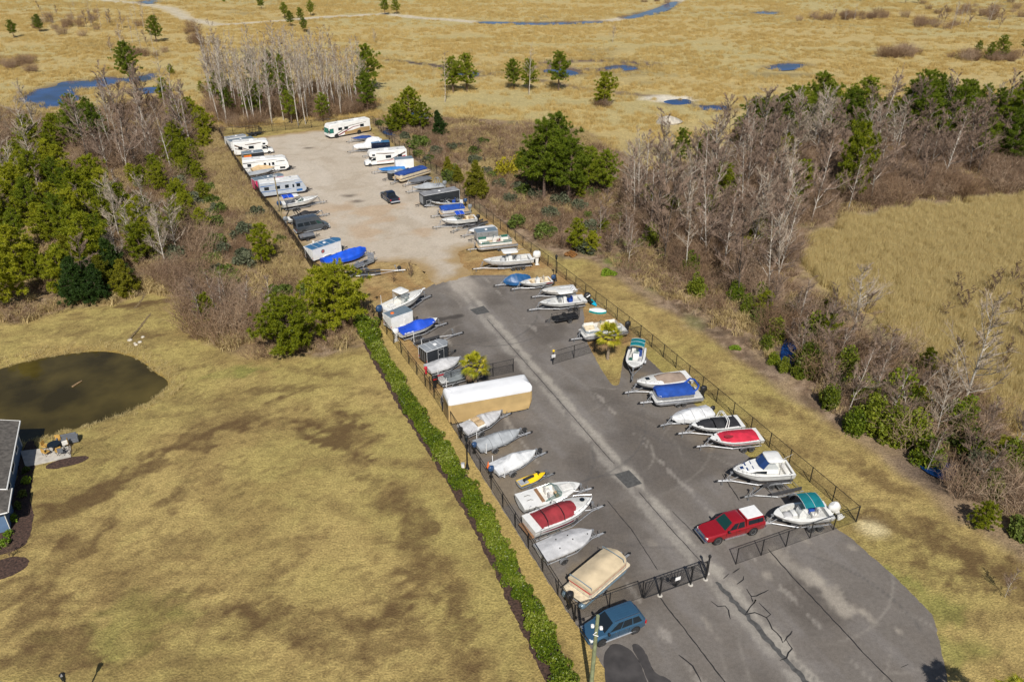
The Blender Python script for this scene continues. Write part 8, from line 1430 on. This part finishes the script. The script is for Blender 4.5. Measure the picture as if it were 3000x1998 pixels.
RW3 = Dp((1700,710),(1800,700),(1920,730),(2020,800),(2140,870),(2354,1060),(2400,1260),(2300,1220),(2150,1100),(1980,975),(1820,850))
stand('bareC', RW3, 32, 2.4, .45, .85, 'bare_sapling', 'low tangled bare tree in the thicket beside the mown strip', 'tree', 'tangled trees beside the mown strip', 26, lean=.15); stand('bush', RW3, 22, 2.6, .8, 1.4, 'evergreen_bush', 'olive-green bush in the thicket beside the mown strip', 'bush', 'bushes beside the mown strip', 27)  # same twiggy bare trees as in the woods, only smaller
SCRUB = Dp((1030,330),(1130,440),(1300,580),(1420,600),(1500,600),(1480,470),(1380,400),(1250,380),(1120,330))
stand('wisp', SCRUB, 30, 2.2, .7, 1.2, 'bare_shrub', 'thin leafless shrub on the scrub slope', 'shrub', 'leafless shrubs of the scrub slope', 28); stand('bareC', Dp((1350,500),(1500,560),(1480,620),(1380,590)), 9, 2.5, .45, .75, 'bare_sapling', 'small brown bare tree by the fence corner scrub', 'tree', 'small bare trees by the fence', 29)
stand('vine', RW1, 16, 4, .55, .95, 'vine_thicket', 'green vine tangle deep inside the woods by the reed bed', 'shrub', 'vine tangles in the woods by the reed bed', 42); stand('pineA', Dp((1450,440),(1800,360),(1850,480),(1700,620),(1500,560)), 9, 5, .6, 1.0, 'pine_tree', 'young pine half hidden by bare trees in the woods by the reed bed', 'tree', 'young pines in the woods by the reed bed', 43)
stand('bush', SCRUB, 22, 3, .8, 1.5, 'evergreen_bush', 'dark green bush on the scrub slope beyond the fence', 'bush', 'green bushes of the scrub slope', 44); stand('pineA', SCRUB, 7, 5, .35, .6, 'pine_tree', 'knee-high bright pine on the scrub slope', 'tree', 'young pines of the scrub slope', 45)
stand('bush', Dp((310,430),(470,400),(520,520),(600,640),(560,690),(440,660),(330,600)), 26, 2.8, .9, 1.7, 'evergreen_bush', 'dark green bush between the pine grove and the fence grass', 'bush', 'bushes between grove and fence', 46); stand('pineA', Dp((300,420),(470,400),(480,560),(320,580)), 13, 3.4, .45, .85, 'pine_tree', 'bright young pine between the grove and the gravel fence', 'tree', 'young pines between grove and fence', 47); stand('pineA', Dp((0,330),(170,320),(200,420),(60,450),(-20,440)), 12, 4, .7, 1.0, 'pine_tree', 'bright pine showing between bare trees above the grove', 'tree', 'pines above the grove', 48)
stand('pineA', RW3, 8, 4, .35, .6, 'pine_tree', 'bright young pine in the thicket beside the mown strip', 'tree', 'young pines beside the mown strip', 49); stand('bush', Dp((860,285),(960,370),(1060,450),(1100,440),(1000,340),(930,290)), 10, 3, .8, 1.4, 'evergreen_bush', 'dark bush beyond the fence behind the motorhomes', 'bush', 'bushes behind the motorhomes', 50)
for k_, (u, v) in enumerate(((1720,340),(1775,345),(1812,340),(1860,330),(1890,328),(1950,335),(2010,330),(2050,325),(2085,330),(2270,335),(2305,345),(2340,330),(2260,380),(2320,390),(2180,350),(1690,365))): plant('pineC' if k_ % 3 else 'pineB', 'pine_tree', 'dark evergreen filling the treeline above the reed bed', 'tree', 'evergreens of the treeline', D(u, v), random.uniform(.6,.9), k_ % 2, .04)
LSC = Dp((430,700),(470,650),(560,690),(640,720),(620,800),(520,800),(460,770)); stand('bareC', LSC, 9, 2.2, .4, .65, 'bare_sapling', 'small mauve bare tree in the brush above the lawn', 'tree', 'small bare trees above the lawn', 30)
# ---------------------------------------------------------------- ground cover as scattered instances
def scatter(name, label, cat, pts, meshes, s0, s1, seed):
    col = bpy.data.collections.new(name+'_kit')
    for i, me in enumerate(meshes): o = bpy.data.objects.new(f'{name}_{i}', me); col.objects.link(o)
    rg = np.random.default_rng(seed); n = len(pts); v = np.array([(x, y, gh(x, y)) for x, y in pts], np.float32)
    me = bpy.data.meshes.new(name); me.vertices.add(n); me.vertices.foreach_set('co', v.ravel())
    for an, tp, dat in (('sc','FLOAT',rg.uniform(s0,s1,n).astype(np.float32)), ('rz','FLOAT',rg.uniform(0,6.283,n).astype(np.float32)), ('ix','INT',rg.integers(0,len(meshes),n).astype(np.int32))):
        at = me.attributes.new(an, tp, 'POINT'); at.data.foreach_set('value', dat)
    ob = link(name, me); ob['kind'] = 'stuff'; tag(ob, label, cat)
    g = bpy.data.node_groups.new(name, 'GeometryNodeTree'); g.interface.new_socket('Geometry', in_out='INPUT', socket_type='NodeSocketGeometry'); g.interface.new_socket('Geometry', in_out='OUTPUT', socket_type='NodeSocketGeometry')
    N = g.nodes; l = g.links; gi = N.new('NodeGroupInput'); go = N.new('NodeGroupOutput'); ip = N.new('GeometryNodeInstanceOnPoints'); ci = N.new('GeometryNodeCollectionInfo'); ci.inputs[0].default_value = col; ci.inputs['Separate Children'].default_value = True; ci.inputs['Reset Children'].default_value = True; ip.inputs['Pick Instance'].default_value = True
    def attr(nm, tp): a = N.new('GeometryNodeInputNamedAttribute'); a.data_type = tp; a.inputs['Name'].default_value = nm; return a
    a = attr('sc','FLOAT'); b = attr('rz','FLOAT'); c = attr('ix','INT'); cx = N.new('ShaderNodeCombineXYZ'); er = N.new('FunctionNodeEulerToRotation'); l.new(b.outputs[0], cx.inputs[2]); l.new(cx.outputs[0], er.inputs[0])
    l.new(gi.outputs[0], ip.inputs['Points']); l.new(ci.outputs[0], ip.inputs['Instance']); l.new(c.outputs[0], ip.inputs['Instance Index']); l.new(er.outputs[0], ip.inputs['Rotation']); l.new(a.outputs[0], ip.inputs['Scale']); l.new(ip.outputs[0], go.inputs[0])
    md = ob.modifiers.new('scatter', 'NODES'); md.node_group = g; return ob
def rand_in(poly, n, seed, dens=None, avoid=()):
    P_ = np.array([(q[0], q[1]) for q in poly]); lo, hi = P_.min(0), P_.max(0); rg = np.random.default_rng(seed); C = rg.uniform(lo, hi, (n*6, 2)); C = C[sdist(C[:,0], C[:,1], poly) < 0]
    if dens is not None: C = C[dens(C[:,0], C[:,1]) > rg.random(len(C))]
    for a in avoid: C = C[sdist(C[:,0], C[:,1], a) > .3]
    return C[:n]
VIEW = Dp((-30,1568),(-30,-12),(2384,-12),(2384,1568))
def inview(C): return C[sdist(C[:,0], C[:,1], VIEW) < 6]
tb = [brushmesh(700+k, 1.2, 1.4, 46, m, .016, .7) for k, m in enumerate(('brush','brush_mauve','brush'))]; ts = [tuft(720+k, .8, 1.0, 46, .03, 'straw', .5) for k in range(2)]
scatter('woodland_undergrowth', 'brown leafless undergrowth of the woods by the blue pool', 'undergrowth', inview(rand_in(LEFTWOOD, 2300, 61, lambda x, y: ss(.35,.6,fbm(x,y,.12,31)), [YARD])), tb, .6, 1.4, 1)
scatter('rough_grass', 'straw-coloured rough grass beside the screened fence', 'grass', inview(rand_in(LEFTWOOD, 6500, 62, lambda x, y: ss(.38,.6,fbm(x,y,.10,33))*.8+.1, [YARD])), ts, .6, 1.3, 2)
scatter('thicket_undergrowth', 'brown leafless undergrowth of the woods by the reed bed', 'undergrowth', inview(rand_in(RIGHTWOOD, 3200, 63, lambda x, y: ss(.3,.55,fbm(x,y,.12,34))*ss(-1.5,-5,sdist(x,y,RIGHTWOOD)), [YARD]+POOLS[14:16])), tb, .6, 1.4, 3)
scatter('scrub_grass', 'straw-coloured rough grass on the scrub slope', 'grass', inview(rand_in(RIGHTWOOD, 5500, 64, lambda x, y: (ss(.40,.6,fbm(x,y,.10,35))*.8+.1)*ss(-1.5,-5,sdist(x,y,RIGHTWOOD)), [YARD]+POOLS[14:16])), ts, .6, 1.3, 4)
tk = [brushmesh(780+k, 1.7, 3.6, 120, m, .02, .5) for k, m in enumerate(('brush_mauve','brush','brush_mauve'))]
TH = [inview(rand_in(q, n, 80+i, lambda x, y: ss(.3,.5,fbm(x,y,.09,36))+.15, [YARD]+POOLS[14:16])) for i, (q, n) in enumerate(((RW1, 280), (RW2, 380), (RW3, 40), (LB, 80), (FARST, 70), (LSC, 22), (Dp((300,440),(470,440),(470,640),(420,680),(330,640)), 40), (Dp((-20,300),(200,300),(190,420),(-20,440)), 40)))]
scatter('tall_thicket', 'tangled grey-brown leafless thicket filling the woods', 'thicket', np.concatenate(TH), tk, .7, 1.35, 8)
scatter('pale_fence_grass', 'tall pale straw grass strip beside the screened fence', 'grass', rand_in(STRAWSTRIP, 1500, 90, None, [YARD]), [tuft(790+k, .9, 1.25, 80, .022, 'straw', .3) for k in range(2)], .6, 1.15, 9)
BK = grow(POND, 1.4); bank = [Vector(p) for p in BK]; bp = rand_in(grow(POND, 2.6), 2200, 93, None, [POND]); bp = bp[sdist(bp[:,0], bp[:,1], POND) > .5]
scatter('bank_grass', 'short olive grass fringing the brown pond', 'grass', inview(bp)[:420], [tuft(796, .35, .35, 30, .018, 'reed', .4)], .5, 1.2, 10)
tr_ = [tuft(740+k, .9, 1.6, 110, .015, 'reed', .12) for k in range(3)]; tg = [tuft(760+k, 1.6, 1.2, 80, .035, 'reed_gold', .2) for k in range(2)] + [tuft(770, 1.6, .8, 70, .035, 'reed', .25)]
MP = rand_in(grow(MARSH, 3), 11000, 65); MP = MP[sdist(MP[:,0], MP[:,1], MARSH) < (fbm(MP[:,0], MP[:,1], .25, 38)-.45)*9]
scatter('reed_bed', 'pale straw reeds filling the marsh behind the thicket', 'reeds', inview(MP), tr_, .75, 1.15, 5)
stand('wisp', Dp((2150,680),(2354,640),(2380,900),(2250,860),(2120,760)), 16, 2.5, .8, 1.3, 'bare_shrub', 'dark leafless shrub poking out of the reed bed', 'shrub', 'shrubs in the reed bed', 41)
fd = lambda x, y: np.clip(ss(.35,.75,fbm(x,y*2.0,.05,22)) + .3*ss(.35,.7,fbm(x,y,.2,24)), 0, 1)*ss(3.5,7,ldist(x,y,TRACK))
FV = Dp((-40,250),(-40,-6),(2394,-6),(2394,260),(2000,320),(1750,345),(1600,420),(1480,420),(1340,310),(1200,300),(1000,280),(780,285),(500,310),(400,225),(280,240),(150,270))
C = rand_in(FV, 20000, 66, fd, POOLS+[YARD]); C = C[sdist(C[:,0], C[:,1], FIELD) < 2]
scatter('marsh_grass', 'golden marsh grass covering the marsh field', 'grass', C, tg, .55, 1.0, 6)
C = rand_in(Dp((1000,290),(1340,300),(1480,420),(1400,480),(1250,420),(1100,400)), 1500, 67, None, [YARD]); scatter('field_margin_grass', 'tan tussock grass between the fence scrub and the field', 'grass', C, ts, .6, 1.1, 7)
